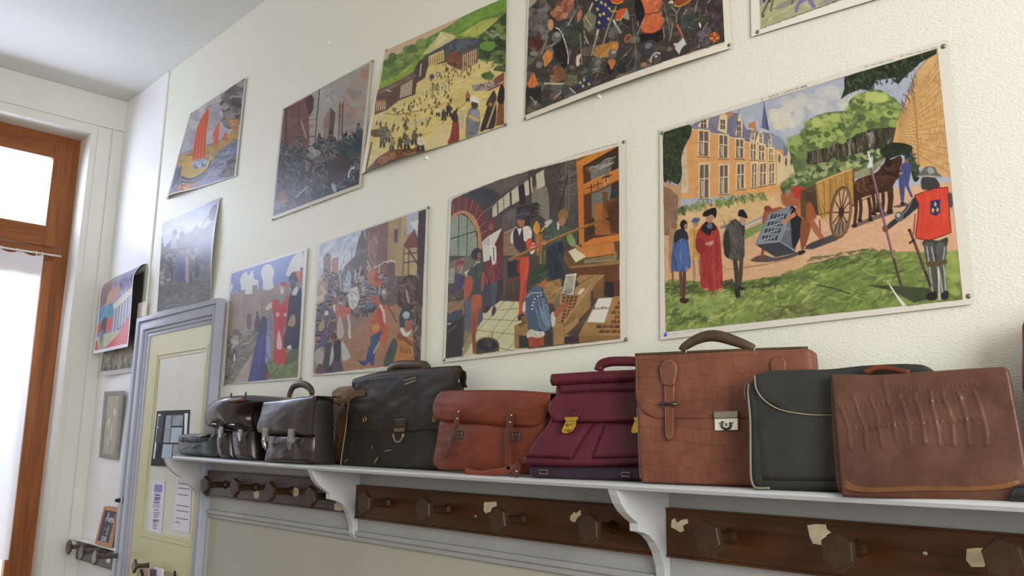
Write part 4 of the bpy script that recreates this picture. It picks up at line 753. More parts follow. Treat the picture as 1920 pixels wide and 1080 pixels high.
p = Plane(-0.214); b = bag('pencil_case', (1930, 905), -0.21, 'dark flat leather pencil case at the right edge of the shelf under the magenta satchel', 'pencil case')
put('case_body', panel(p, VE([(1490, 945), (1600, 925), (1800, 915)]), VE([(1800, 915), (1800, 975)]), VE([(1445, 968), (1600, 972), (1800, 975)]), VE([(1490, 945), (1450, 958), (1445, 968)]), 0.05, r=0.006, floor=FL), L_black, b)
put('case_flap', panel(p, VE([(1500, 940), (1600, 922), (1795, 913)]), VE([(1795, 913), (1798, 945)]), VE([(1490, 952), (1600, 950), (1798, 945)]), VE([(1500, 940), (1490, 952)]), 0.05, off=0.003, r=0.003), L_black, b)
# ------------------------------------------------------------------ printed wall charts: each is a fine sheet whose print lives in a colour attribute
def homog(src, dst):
    A = []
    for (x, y), (u, v) in zip(src, dst): A += [[x, y, 1, 0, 0, 0, -u * x, -u * y, -u], [0, 0, 0, x, y, 1, -v * x, -v * y, -v]]
    return np.linalg.svd(np.array(A, float))[2][-1].reshape(3, 3)
def hap(H, p): q = np.asarray(p, float) @ H[:, :2].T + H[:, 2]; return q[:, :2] / q[:, 2:]
def hx(c): c = c.lstrip('#'); return np.array([int(c[i:i + 2], 16) / 255 for i in (0, 2, 4)])
class Print:
    def __init__(s, corners, W, Hh, paper='#dcd5c4', seed=1):
        s.cor = corners; s.W, s.H = W, Hh; s.hm = homog(corners, [(0, 0), (1, 0), (1, 1), (0, 1)])
        s.c = np.ones((Hh, W, 3)) * hx(paper); s.clip = None; s.rng = np.random.default_rng(seed); s.view = PX
        d = lambda a, b: math.hypot(a[0] - b[0], a[1] - b[1])
        s.kx = W / ((d(corners[0], corners[1]) + d(corners[3], corners[2])) / 2); s.ky = Hh / ((d(corners[0], corners[3]) + d(corners[1], corners[2])) / 2); s.k = (s.kx + s.ky) / 2
        s.noise = vnoise((Hh, W), (max(4, Hh // 5), max(4, W // 5)), s.rng) * 0.5 + vnoise((Hh, W), (max(4, Hh // 16), max(4, W // 16)), s.rng) * 0.5
    def T(s, pts): return hap(s.hm, np.array(s.view(pts))) * [s.W, s.H]
    def mask(s, P):
        x0, y0 = np.floor(P.min(0)).astype(int) - 1; x1, y1 = np.ceil(P.max(0)).astype(int) + 1
        x0, y0, x1, y1 = max(0, x0), max(0, y0), min(s.W, x1), min(s.H, y1)
        if x1 <= x0 or y1 <= y0: return None
        n = 2; X = x0 + (np.arange((x1 - x0) * n) + .5) / n; Y = y0 + (np.arange((y1 - y0) * n) + .5) / n
        m = np.zeros((len(Y), len(X)), bool); Q = np.roll(P, -1, 0)
        for (ax, ay), (bx, by) in zip(P, Q):
            if ay == by: continue
            r = np.nonzero((ay > Y) != (by > Y))[0]
            if len(r): m[r] ^= X[None] < ((bx - ax) * (Y[r] - ay) / (by - ay) + ax)[:, None]
        a = m.reshape(y1 - y0, n, x1 - x0, n).mean((1, 3))
        sl = (slice(y0, y1), slice(x0, x1))
        if s.clip is not None: a = a * s.clip[sl]
        return sl, a
    def frame(s, pts, col):                      # the printed picture area
        q = s.T(pts); r = s.mask(q); s.clip = np.zeros((s.H, s.W)); s.clip[r[0]] = r[1]; s.fill(pts, col)
    def raw(s, P, col, a=1.0, tex=0.0, sh=None):
        r = s.mask(P)
        if r is None: return
        sl, m = r; m = (m * a)[..., None]; c = hx(col) if isinstance(col, str) else np.asarray(col)
        if sh is not None:                        # gradient to a second colour, top to bottom
            t = np.linspace(0, 1, m.shape[0])[:, None, None]; c = c * (1 - t) + hx(sh) * t
        if tex: c = c * (1 + tex * (s.noise[sl] - .5) * 2)[..., None]
        s.c[sl] = s.c[sl] * (1 - m) + np.clip(c, 0, 1) * m
    def fill(s, pts, col, a=1.0, sm=False, tex=0.0, sh=None):
        if sm: pts = catmull(pts, True, 5)
        s.raw(s.T(pts), col, a, tex, sh)
    def line(s, pts, w, col, a=1.0, sm=False, taper=False):
        if sm: pts = catmull(pts, False, 5)
        P = s.T(pts); w = w * s.k / 2; t = np.gradient(P, axis=0) if len(P) > 2 else np.array([P[1] - P[0]] * 2); t /= np.linalg.norm(t, axis=1)[:, None] + 1e-9
        n = np.stack([-t[:, 1], t[:, 0]], 1) * w
        if taper: n = n * np.linspace(1, .2, len(P))[:, None]
        s.raw(np.concatenate([P + n, (P - n)[::-1]]), col, a)
    def ell(s, x, y, rx, ry, col, rot=0.0, a=1.0, tex=0.0):
        q = np.linspace(0, 2 * math.pi, 18, endpoint=False); c, d = math.cos(rot), math.sin(rot)
        s.fill([(x + rx * math.cos(t) * c - ry * math.sin(t) * d, y + rx * math.cos(t) * d + ry * math.sin(t) * c) for t in q], col, a, tex=tex)
    def inside(s, pts, n):
        P = np.array(pts, float); lo, hi = P.min(0), P.max(0); out = []
        Q = np.roll(P, -1, 0); k = 0
        while len(out) < n and k < n * 30:
            p = lo + s.rng.random(2) * (hi - lo); k += 1
            c = ((P[:, 1] > p[1]) != (Q[:, 1] > p[1])) & (p[0] < (Q[:, 0] - P[:, 0]) * (p[1] - P[:, 1]) / (Q[:, 1] - P[:, 1] + 1e-12) + P[:, 0])
            if c.sum() % 2: out.append(p)
        return out
    def strokes(s, pts, n, L, w, ang, cols, da=0.4, a=0.75):
        for p in s.inside(pts, n):
            t = ang + s.rng.normal() * da; l = L * (.5 + s.rng.random()) / 2; d = np.array((math.cos(t), math.sin(t))) * l
            b = np.array((-d[1], d[0])) * .25 * s.rng.normal(); s.line([p - d, p + b, p + d], w * (.6 + .8 * s.rng.random()), cols[s.rng.integers(len(cols))], a * (.6 + .4 * s.rng.random()), taper=s.rng.random() < .5)
    def blobs(s, pts, n, r, cols, a=0.8, flat=0.8):
        for p in s.inside(pts, n):
            rr = r * (.5 + s.rng.random()); m = 8; ph = s.rng.random() * 6
            s.fill([(p[0] + rr * (.75 + .4 * s.rng.random()) * math.cos(ph + 2 * math.pi * i / m), p[1] + flat * rr * (.75 + .4 * s.rng.random()) * math.sin(ph + 2 * math.pi * i / m)) for i in range(m)], cols[s.rng.integers(len(cols))], a, sm=True)
    def crowd(s, pts, n, h, cols, skin='#b98a6c', dark='#2c2724', a=.9, legs=True):
        for p in sorted(s.inside(pts, n), key=lambda q: q[1]):
            k = h * (.75 + .5 * s.rng.random()); w = k * .17; x, y = p; c = cols[s.rng.integers(len(cols))]; ln = s.rng.normal() * .12 * k
            if legs:
                for d in (-.4, .5): s.line([(x + d * w * .6, y), (x + d * w * 1.3, y + k * .42)], k * .09 / s.view.k, dark, a)
            s.fill([(x - w * .7 + ln, y - k * .38), (x + w * .7 + ln, y - k * .38), (x + w, y + k * .05), (x - w, y + k * .05)], c, a, sm=True)
            s.line([(x + w * .7 + ln, y - k * .3), (x + w * 1.7, y - k * .02 * s.rng.normal() * 6)], k * .07 / s.view.k, c, a)
            s.ell(x + ln, y - k * .47, k * .075, k * .09, skin, a=a); s.ell(x + ln, y - k * .52, k * .085, k * .06, dark, a=a)
    def text(s, txt, a, b, h, col, al=1.0, w=0.7):  # small capitals along the line a-b (view coordinates)
        a = np.array(a, float); b = np.array(b, float); n = len(txt); d = (b - a) / n; up = np.array((0, -h))
        for i, ch in enumerate(txt):
            for st in STK.get(ch, ()):
                s.line([a + d * (i + .72 * x) + up * y for x, y in st], w, col, al)
    def tiny(s, a, b, h, col, fillr=0.75):        # unreadably small caption: a row of letter-like ticks
        a = np.array(a, float); b = np.array(b, float); L = np.linalg.norm(b - a); t = 0.0; d = (b - a) / L
        while t < L:
            wd = h * (2 + 5 * s.rng.random()); e_ = min(L, t + wd)
            q = t
            while q < e_ - h * .4: s.line([a + d * q, a + d * q + np.array((h * .15 * s.rng.normal(), -h * (.6 + .4 * s.rng.random())))], h * .30 / s.view.k, col, fillr); q += h * .55
            t = e_ + h * .9
_S = "0:0,0 0,1 1,1 1,0 0,0|1:.3,.8 .6,1 .6,0|2:0,1 1,1 1,.5 0,.5 0,0 1,0|4:.8,0 .8,1 0,.4 1,.4|7:0,1 1,1 .4,0|8:0,0 0,1 1,1 1,0 0,0;0,.5 1,.5|A:0,0 .5,1 1,0;.2,.4 .8,.4|B:0,0 0,1 .8,1 .8,.5 0,.5;.8,.5 1,.4 1,0 0,0|C:1,1 0,1 0,0 1,0|D:0,0 0,1 .7,1 1,.5 .7,0 0,0|E:1,1 0,1 0,0 1,0;0,.5 .7,.5|G:1,1 0,1 0,0 1,0 1,.5 .5,.5|I:.5,0 .5,1|L:0,1 0,0 1,0|M:0,0 0,1 .5,.4 1,1 1,0|N:0,0 0,1 1,0 1,1|O:0,0 0,1 1,1 1,0 0,0|P:0,0 0,1 1,1 1,.5 0,.5|R:0,0 0,1 1,1 1,.5 0,.5;.4,.5 1,0|S:1,1 0,1 0,.5 1,.5 1,0 0,0|T:0,1 1,1;.5,1 .5,0|U:0,1 0,0 1,0 1,1|V:0,1 .5,0 1,1|X:0,0 1,1;0,1 1,0|Z:0,1 1,1 0,0 1,0|a:0,.6 .8,.6 .8,0 0,0 0,.3 .8,.3|e:.8,0 0,0 0,.6 .8,.6 .8,.3 0,.3|i:.4,0 .4,.6|s:.8,.6 0,.6 .8,0 0,0|r:0,0 0,.6 .6,.6|l:.4,0 .4,1|o:0,0 0,.6 .8,.6 .8,0 0,0|n:0,0 0,.6 .8,.5 .8,0|t:.4,1 .4,0 .7,0;.1,.6 .7,.6"
STK = {k[0]: [[tuple(map(float, p.split(','))) for p in st.split()] for st in k[2:].split(';')] for k in _S.split('|')}
def print_mat(name, rough=0.42, gain=1.0):
    m = bpy.data.materials.new(name); m.use_nodes = True; t = NT(m); b = t.b
    a = t.add('ShaderNodeVertexColor'); a.layer_name = 'Print'; t.link(a.outputs['Color'], b.inputs['Base Color']); b.inputs['Roughness'].default_value = rough; b.inputs['Specular IOR Level'].default_value = 0.22
    tc = t.add('ShaderNodeTexCoord'); n = t.add('ShaderNodeTexNoise', Scale=5.0, Detail=3.0); t.link(tc.outputs['Object'], n.inputs['Vector'])
    bp = t.add('ShaderNodeBump', Strength=0.25, Distance=0.01); t.link(n.outputs['Fac'], bp.inputs['Height']); t.link(bp.outputs['Normal'], b.inputs['Normal']); return m
M_print = print_mat('printed_paper'); M_gloss = print_mat('glossy_printed_paper', 0.22)
PG = 1.0; PGAM = 1.0
def sheet_mesh(name, P3, img, material, label, back=0.0007):
    """P3: (H,W,3) positions of the sheet, img: (H,W,3) its print in sRGB; a plain backing layer lies just behind"""
    h, w = img.shape[:2]; fr = P3.reshape(-1, 3); me = bpy.data.meshes.new(name)
    ii = np.arange(h * w).reshape(h, w); f = np.stack([ii[:-1, :-1], ii[1:, :-1], ii[1:, 1:], ii[:-1, 1:]], -1).reshape(-1, 4)
    loc = np.array([*(fr.min(0) + fr.max(0))[:2] / 2, fr[:, 2].min()])
    st = 12; bi = np.unique(np.r_[np.arange(0, h, st), h - 1]); bj = np.unique(np.r_[np.arange(0, w, st), w - 1])
    bk = P3[bi][:, bj] + np.array((0, back, 0)); b0 = h * w; jj = b0 + np.arange(len(bi) * len(bj)).reshape(len(bi), len(bj))
    f2 = np.stack([jj[:-1, :-1], jj[:-1, 1:], jj[1:, 1:], jj[1:, :-1]], -1).reshape(-1, 4)
    co_ = np.concatenate([fr, bk.reshape(-1, 3)]) - loc; F = np.concatenate([f, f2])
    me.vertices.add(len(co_)); me.vertices.foreach_set('co', co_.ravel().astype(np.float32))
    me.loops.add(F.size); me.loops.foreach_set('vertex_index', F.ravel().astype(np.int32))
    me.polygons.add(len(F)); me.polygons.foreach_set('loop_start', (np.arange(len(F)) * 4).astype(np.int32)); me.polygons.foreach_set('use_smooth', np.ones(len(F), bool))
    me.update(calc_edges=True)
    c = np.clip(img.reshape(-1, 3), 0, 1) ** PGAM; c = np.where(c <= 0.04045, c / 12.92, ((c + 0.055) / 1.055) ** 2.4) * PG
    c = np.concatenate([c, np.ones((len(co_) - b0, 3)) * 0.55]); c = np.concatenate([np.clip(c, 0, 1), np.ones((len(c), 1))], 1)
    at = me.color_attributes.new('Print', 'FLOAT_COLOR', 'POINT'); at.data.foreach_set('color', c.ravel().astype(np.float32))
    me.materials.append(material); o = bpy.data.objects.new(name, me); COL.objects.link(o); o.location = loc; tag(o, label, 'poster'); return o
YW = -0.0055
def hang(P, name, label, lift=0.004, bow=None, material=None, gam=1.0, gain=1.0, group='printed wall charts'):
    """pin the chart flat on the back wall; bow(u, v) is how far the paper stands off"""
    hi = np.linalg.inv(P.hm); u, v = np.meshgrid(np.linspace(0, 1, P.W), np.linspace(0, 1, P.H)); px = hap(hi, np.stack([u.ravel(), v.ravel()], 1))
    D = np.stack([px[:, 0] - 960, px[:, 1] - 540, np.full(len(px), FPX)], 1) @ R; W3 = CAM + D * ((YW - CAM[1]) / D[:, 1])[:, None]; W3 = W3.reshape(P.H, P.W, 3)
    b = lift * np.sin(math.pi * u) ** .8 * (.35 + .65 * np.sin(math.pi * v)) + 0.0012 * (vnoise(u.shape, (4, 5), P.rng))
    if bow is not None: b = b + bow(u, v)
    W3[:, :, 1] -= b
    P.c = P.c * .9 + .1 * (P.c @ [.35, .5, .15])[..., None] * hx('#fff4e0')   # aged inks
    P.c = np.clip(P.c, 0, 1) ** gam * gain + ((P.rng.random((P.H, P.W)) - .5) * .02)[..., None]
    o = sheet_mesh(name, W3, P.c, material or M_print, label); o['group'] = group; return o
M_tack = mat('grey_tack', '#77736a', 0.35, 0.6); M_blue = mat('blue_tack', '#2f56c9', 0.35); M_clear = mat('clear_tack', '#cfd0cf', 0.2)
def tacks(spots, of, m=None, r=0.0058):
    for p, where, *mm in spots:
        c = on(p, 1, YW - 0.0035); k = MB(); k.dome((c[0], c[1] + 0.004, c[2]), r, 0.0045, n=12, k=3); k.tube([(c[0], c[1] + .004, c[2]), (c[0], 0.0012, c[2])], 0.0012, 6)
        mt = mm[0] if mm else (m or M_tack); col = {'blue_tack': 'blue', 'clear_tack': 'clear'}.get(mt.name, 'grey')
        o = k.build('thumbtack', mt, smooth=True); tag(o, f'{col} thumbtack at the {where} corner of the {of}', 'thumbtack', 'thumbtacks holding the wall charts')
# ---- chart: castle courtyard, a cage being unloaded from a cart (largest, right)
P = Print([(1237, 242), (1775, 73), (1826, 570), (1238, 637.5)], 620, 440, '#ddd6c8', 11)
P.view = View(1220, 60, 3.6); T2 = View(1520, 60, 3.6); B1 = View(1220, 350, 3.6); B2 = View(1520, 290, 3.6); T1 = P.view
FR_ = [(1243, 249), (1757, 92), (1805, 561), (1249, 622)]
P.view = PX; P.frame(FR_, '#a8adbb')
# sky with clouds
P.view = T1
P.blobs([(620, 540), (760, 520), (1150, 400), (1150, 560), (900, 720), (700, 620)], 60, 38, ['#b9bcc2', '#c9c5bd', '#a4a9b8'], .5)
P.blobs([(830, 540), (950, 480), (1030, 510), (1000, 620), (850, 650)], 40, 30, ['#d8d0b8', '#d2cbb8', '#cac6bb'], .6)
P.view = T2; P.blobs([(0, 400), (200, 380), (420, 420), (300, 520), (0, 560)], 40, 34, ['#c9c5bd', '#d4ccb9', '#b4b8bf'], .5)
P.blobs([(450, 330), (640, 300), (600, 470), (480, 450)], 20, 26, ['#9aa3b6', '#a3abba'], .6)
# ground
P.view = B1; P.fill([(90, 180), (1300, -60), (1300, 800), (90, 800)], '#d0a378', tex=.06)
P.fill([(180, 190), (820, 60), (880, 120), (620, 270), (470, 300), (180, 300)], '#d6b07a', tex=.08); P.strokes([(200, 200), (850, 90), (600, 260), (300, 280)], 40, 90, 2, -.2, ['#dcb988', '#c89a66'], .2, .5)
P.view = B2; P.fill([(-40, 300), (960, 180), (1000, 700), (-40, 760)], '#d3a47e', tex=.06)
P.strokes([(0, 420), (900, 300), (960, 650), (0, 700)], 110, 130, 2.4, -.25, ['#dcb08a', '#c8936c', '#d8a884'], .15, .5)
# chateau
P.view = T1
P.fill([(190, 700), (270, 640), (870, 790), (980, 800), (975, 1010), (860, 1090), (190, 1130)], '#d79a5c', tex=.07)
P.strokes([(250, 680), (850, 810), (850, 1050), (250, 1080)], 260, 40, 1.2, .12, ['#dfa569', '#c98a4e', '#cf9257'], .15, .6)
P.fill([(190, 780), (240, 740), (265, 1085), (190, 1090)], '#cbb490', tex=.1)
P.fill([(270, 640), (345, 590), (400, 590), (520, 545), (600, 550), (650, 660), (830, 690), (915, 755), (900, 800), (840, 790), (560, 705), (300, 645)], '#77748a', tex=.08)
P.fill([(400, 585), (470, 560), (455, 665)], '#8b7f95', .8); P.fill([(820, 700), (870, 705), (915, 755), (900, 795), (850, 790), (822, 760)], '#8790a4')
P.line([(265, 645), (560, 708), (850, 795)], 1.6, '#57506a'); P.line([(270, 652), (560, 716), (850, 803)], 1.2, '#e0cba0')
P.fill([(905, 840), (945, 755), (975, 960), (975, 1005), (908, 1005)], '#cdb690'); P.fill([(900, 840), (905, 770), (945, 757), (925, 840)], '#6c7085')
P.fill([(858, 800), (902, 838), (908, 1010), (862, 1040)], '#d6bd92')
for x, y in ((870, 858), (915, 880), (950, 875)): P.ell(x + 5, y, 7, 30, '#57503f')
P.fill([(752, 650), (768, 480), (805, 668)], '#5c6788'); P.fill([(770, 485), (805, 668), (788, 662)], '#48526f'); P.line([(768, 470), (768, 500)], .8, '#444c66')
for q in ([(455, 665), (470, 560), (505, 545), (522, 570), (518, 690)], [(575, 700), (600, 545), (625, 615), (622, 712)], [(672, 735), (690, 640), (712, 690), (705, 745)], [(712, 745), (742, 655), (768, 700), (765, 765)], [(795, 770), (808, 690), (822, 700), (825, 775)], [(318, 640), (350, 592), (395, 590), (390, 655)]): P.fill(q, '#dcc693', tex=.06)
for q in ([(520, 550), (545, 535), (560, 560), (525, 590)], [(665, 650), (668, 620), (712, 605), (715, 680), (690, 650)]): P.fill(q, '#bd7d4d')
P.line([(598, 520), (600, 550)], 1, '#44405a'); P.line([(745, 630), (745, 655)], 1, '#44405a')
for x, y, w in ((490, 630, 30), (600, 640, 26), (600, 678, 26), (693, 700, 16), (748, 722, 16), (810, 738, 12), (360, 620, 36)):
    P.fill([(x - w / 2, y - 36), (x + w / 2, y - 34), (x + w / 2, y + 30), (x - w / 2, y + 28)], '#5a4a4b'); P.line([(x, y - 34), (x, y + 30)], 1.1, '#e4d2a6'); P.line([(x - w / 2, y - 4), (x + w / 2, y - 2)], 1.1, '#e4d2a6')
for x0, x1, ya, yb, dy in ((332, 392, 670, 835, 6), (470, 522, 700, 848, 5), (583, 628, 728, 850, 4), (683, 712, 755, 858, 3), (738, 770, 768, 865, 3), (808, 830, 790, 868, 2), (338, 395, 900, 1125, -4), (474, 525, 905, 1095, -5), (592, 635, 898, 1062, -5), (692, 718, 895, 1050, -6), (748, 782, 895, 1040, -6), (810, 838, 895, 1028, -5)):
    P.fill([(x0 - 10, ya - 14), (x1 + 12, ya - 12 + dy), (x1 + 12, yb + 10 + dy), (x0 - 10, yb + 8)], '#d8c08f', tex=.1)
    P.fill([(x0, ya), (x1, ya + dy), (x1, yb + dy), (x0, yb)], '#6d5a56'); xm = (x0 + x1) / 2; ym = ya + (yb - ya) * .42
    P.fill([(x0 + 4, ym + 10), (xm - 4, ym + 12), (xm - 4, yb - 6), (x0 + 8, yb - 10)], '#cfc0a6', .65); P.line([(xm, ya), (xm, yb)], 2.0, '#dfcba0'); P.line([(x0, ym), (x1, ym + dy)], 2.0, '#dfcba0')
    P.line([(x0 - 12, yb + 8), (x1 + 12, yb + 8 + dy)], 1.6, '#5d473c'); P.line([(x0, ya), (x0, yb)], .8, '#5d473c')
P.line([(230, 870), (560, 868), (850, 862)], .8, '#b98752', .6); P.line([(330, 880), (560, 880), (850, 872)], .8, '#e6cf9c', .6)
# left tree and wall
P.fill([(88, 690), (150, 650), (270, 630), (272, 700), (240, 760), (210, 850), (215, 960), (190, 1030), (120, 1000), (92, 1050)], '#2d3826', sm=True, tex=.2)
P.strokes([(90, 690), (265, 640), (240, 740), (200, 900), (190, 1000), (95, 1030)], 150, 30, 3, .9, ['#3a4a2c', '#212b1d', '#4a5c33'], .7, .8)
P.fill([(90, 1010), (180, 1040), (215, 1000), (200, 1180), (90, 1180)], '#c39668', tex=.08)
P.view = B1; P.fill([(90, 0), (130, 10), (190, 65), (185, 200), (175, 330), (90, 330)], '#8f6a55', tex=.12)
P.strokes([(190, 150), (430, 90), (820, 40), (780, 90), (500, 130), (240, 170)], 150, 34, 4, 1.3, ['#7c8a4c', '#6a7d40', '#93a060', '#566a37'], .5, .9)
P.strokes([(190, 150), (240, 140), (240, 190), (190, 190)], 30, 26, 4, 1.3, ['#3f4f2c', '#566a37'], .5, .9)
P.fill([(640, 260), (760, 200), (770, 225), (650, 275)], '#8a97a0', .8); P.fill([(470, 270), (560, 245), (560, 262), (480, 290)], '#6e7580', .8); P.fill([(635, 300), (760, 245), (770, 290), (640, 360)], '#7f8f4e', tex=.2); P.line([(640, 272), (765, 222)], 1.4, '#d9d8cc')
# trees beyond, trunks, hedge
P.view = T1; P.fill([(940, 800), (1000, 700), (1160, 560), (1160, 930), (980, 960)], '#54643d', tex=.2)
P.blobs([(930, 730), (1010, 690), (1160, 570), (1160, 830), (980, 850)], 90, 26, ['#8a9b52', '#6f8245', '#56693a', '#9aa95c'], .8)
P.fill([(880, 1050), (930, 990), (1160, 900), (1160, 1080), (900, 1100)], '#4d5d38', tex=.25); P.blobs([(890, 1040), (960, 970), (1160, 900), (1160, 960), (960, 1040)], 60, 20, ['#8a955a', '#6d7c49', '#3f4d30', '#aab07a'], .8)
P.view = T2; P.fill([(-20, 620), (100, 550), (250, 530), (270, 460), (420, 390), (520, 430), (590, 480), (600, 690), (300, 740), (-20, 830)], '#5f7340', sm=True, tex=.2)
P.fill([(-20, 820), (230, 740), (400, 660), (590, 640), (600, 760), (500, 820), (300, 860), (-20, 930)], '#3b3a2b', tex=.2)
P.strokes([(-10, 830), (300, 730), (570, 660), (560, 760), (300, 840), (-10, 920)], 130, 90, 2.0, 1.5, ['#5d4a38', '#241f1a', '#8a8577', '#6b5844'], .06, .85)
for reg, n in (([(-20, 620), (120, 560), (240, 550), (230, 730), (-20, 810)], 150), ([(250, 530), (300, 450), (420, 395), (520, 440), (500, 560), (380, 650), (250, 700)], 160), ([(500, 500), (590, 480), (590, 640), (480, 640)], 50)):
    P.blobs(reg, n, 24, ['#87994d', '#6d8142', '#55683a', '#a3b25f', '#93a656', '#4b5d34'], .8)
P.blobs([(380, 400), (520, 420), (500, 470), (380, 470)], 25, 22, ['#b6c06c', '#a7b45f'], .7); P.blobs([(20, 590), (200, 560), (190, 620), (20, 650)], 25, 22, ['#b0ba66', '#a3b05c'], .7)
P.fill([(380, 690), (430, 670), (440, 730), (400, 790)], '#b9b8ae', .7); P.strokes([(370, 680), (440, 670), (430, 780), (380, 780)], 14, 60, 2, 1.4, ['#4a4134', '#5d5343'], .1, .9)
P.fill([(-20, 930), (250, 860), (480, 790), (560, 800), (520, 860), (300, 960), (-20, 1020)], '#566640', tex=.3); P.blobs([(-20, 910), (250, 850), (480, 790), (500, 830), (250, 930), (-20, 1000)], 130, 18, ['#8d9a5c', '#71804a', '#45553a', '#a9b070', '#364431'], .85)
P.fill([(280, 960), (420, 900), (540, 830), (420, 960), (290, 1000)], '#8c8c68', tex=.15)
# stone wall on the right
P.fill([(560, 740), (590, 590), (720, 260), (850, 120), (980, 120), (980, 1000), (720, 910), (660, 820)], '#cd9e62', tex=.07)
vp = (480, 700)
for k in range(17):
    t = k / 16; a_ = (595 + 0, 585 + t * 160); b_ = (950, 60 + t * 900); P.line([a_, ((a_[0] + b_[0]) / 2, (a_[1] + b_[1]) / 2 + 6), b_], 1.0, '#946a3e', .85)
for x in (640, 690, 740, 790, 850, 890):
    for k in range(16):
        if P.rng.random() < .8: t = (k + .1) / 16; f = lambda tt: (585 + tt * 160) + ((x - 595) / 355) * ((60 + tt * 900) - (585 + tt * 160)); xx = x + P.rng.normal() * 12; P.line([(xx, f(t)), (xx + 2, f(t + 1 / 17))], .9, '#946a3e', .8)
P.blobs([(700, 350), (860, 160), (920, 500), (930, 900), (760, 880)], 60, 26, ['#d9ae76', '#c08c52', '#d4a56a', '#b98650'], .45, .5)
P.line([(700, 400), (720, 600), (735, 900)], 3.2, '#c08c54'); P.line([(693, 400), (712, 600), (728, 900)], 1, '#7f5a36'); P.line([(590, 600), (720, 262), (845, 125)], 1.3, '#8a6238')
P.strokes([(605, 500), (700, 270), (735, 260), (690, 400), (610, 560)], 40, 46, 1.2, -1.9, ['#4c4a56', '#5a5866'], .3, .9)
P.fill([(556, 740), (590, 690), (600, 720), (570, 760)], '#c9974f')
P.fill([(470, 800), (560, 750), (680, 770), (690, 830), (740, 960), (700, 1010), (640, 840), (520, 860)], '#26301f', sm=True, tex=.3); P.blobs([(660, 830), (720, 830), (735, 960), (690, 1000)], 20, 16, ['#4d5c40', '#38462f'], .8)
# hanging foliage at the top
P.fill([(230, 310), (420, 240), (850, 110), (850, 150), (740, 210), (690, 260), (640, 300), (590, 360), (570, 310), (520, 320), (440, 330), (400, 400), (340, 390), (260, 420), (205, 460), (230, 390)], '#28301f', tex=.25)
P.strokes([(230, 320), (430, 240), (840, 120), (740, 220), (600, 330), (420, 380), (240, 420)], 160, 34, 3.2, 1.2, ['#3a4630', '#1d2418', '#4d5a40', '#2c3624'], .7, .9)
# grass
P.view = B1; P.fill([(90, 660), (140, 620), (330, 640), (520, 660), (640, 635), (880, 600), (1060, 530), (1300, 470), (1300, 960), (90, 1060)], '#7f8f45', sm=False, tex=.18)
P.view = B2; P.fill([(-40, 745), (120, 720), (380, 650), (640, 655), (900, 660), (1040, 640), (1060, 1040), (-140, 1180)], '#75873f', tex=.18)
P.strokes([(0, 750), (400, 680), (940, 680), (1000, 960), (0, 1030)], 260, 110, 4, -.4, ['#8fa04e', '#5c6f35', '#4a5b2d', '#a3b05a', '#6b7c3b'], .35, .6); P.blobs([(900, 680), (990, 660), (1010, 940), (930, 930)], 40, 30, ['#99a94f', '#8a9c48'], .6)
P.fill([(370, 880), (500, 880), (800, 900), (830, 960), (700, 1000), (560, 920)], '#353b27', .85, tex=.2); P.line([(0, 870), (150, 900), (270, 940)], 2.4, '#3f4a29'); P.strokes([(0, 700), (400, 630), (560, 660), (300, 740), (0, 790)], 50, 70, 4, -.3, ['#4f5f30', '#3f4d28'], .3, .7); P.fill([(270, 690), (380, 635), (320, 690)], '#8a7a48', .8); P.line([(-20, 740), (120, 716), (230, 660), (380, 640)], 1.4, '#4a4a2c', .8)
P.view = B1; P.strokes([(95, 680), (500, 690), (900, 640), (1150, 560), (1150, 820), (700, 870), (120, 960)], 420, 80, 4.5, -.5, ['#8fa04a', '#a8b35c', '#66793a', '#4c5d2e', '#b9bd6a', '#5a6b35', '#75873f'], .5, .6)
P.strokes([(95, 640), (330, 640), (640, 640), (900, 610), (880, 660), (400, 720), (100, 720)], 90, 60, 4, -.2, ['#46532b', '#55642f', '#39452a'], .3, .75); P.strokes([(150, 820), (400, 810), (380, 900), (150, 930)], 50, 50, 4, -.6, ['#3f4d28', '#4b5a2d'], .4, .6)
P.strokes([(880, 600), (1150, 520), (1150, 640), (900, 650)], 50, 70, 3, -.4, ['#4f5e30', '#62733a'], .4, .6); P.strokes([(720, 830), (1150, 780), (1150, 880), (720, 900)], 60, 70, 5, -.2, ['#6d7046', '#55592f', '#7c7c50'], .4, .6); P.blobs([(200, 760), (480, 700), (460, 850), (230, 860)], 30, 28, ['#9dad58', '#8ea04e'], .4)
P.line([(500, 560), (640, 550), (800, 520), (970, 490)], 2.0, '#a87a56', .8); P.line([(640, 545), (800, 525)], 1.4, '#7c5a44', .8)
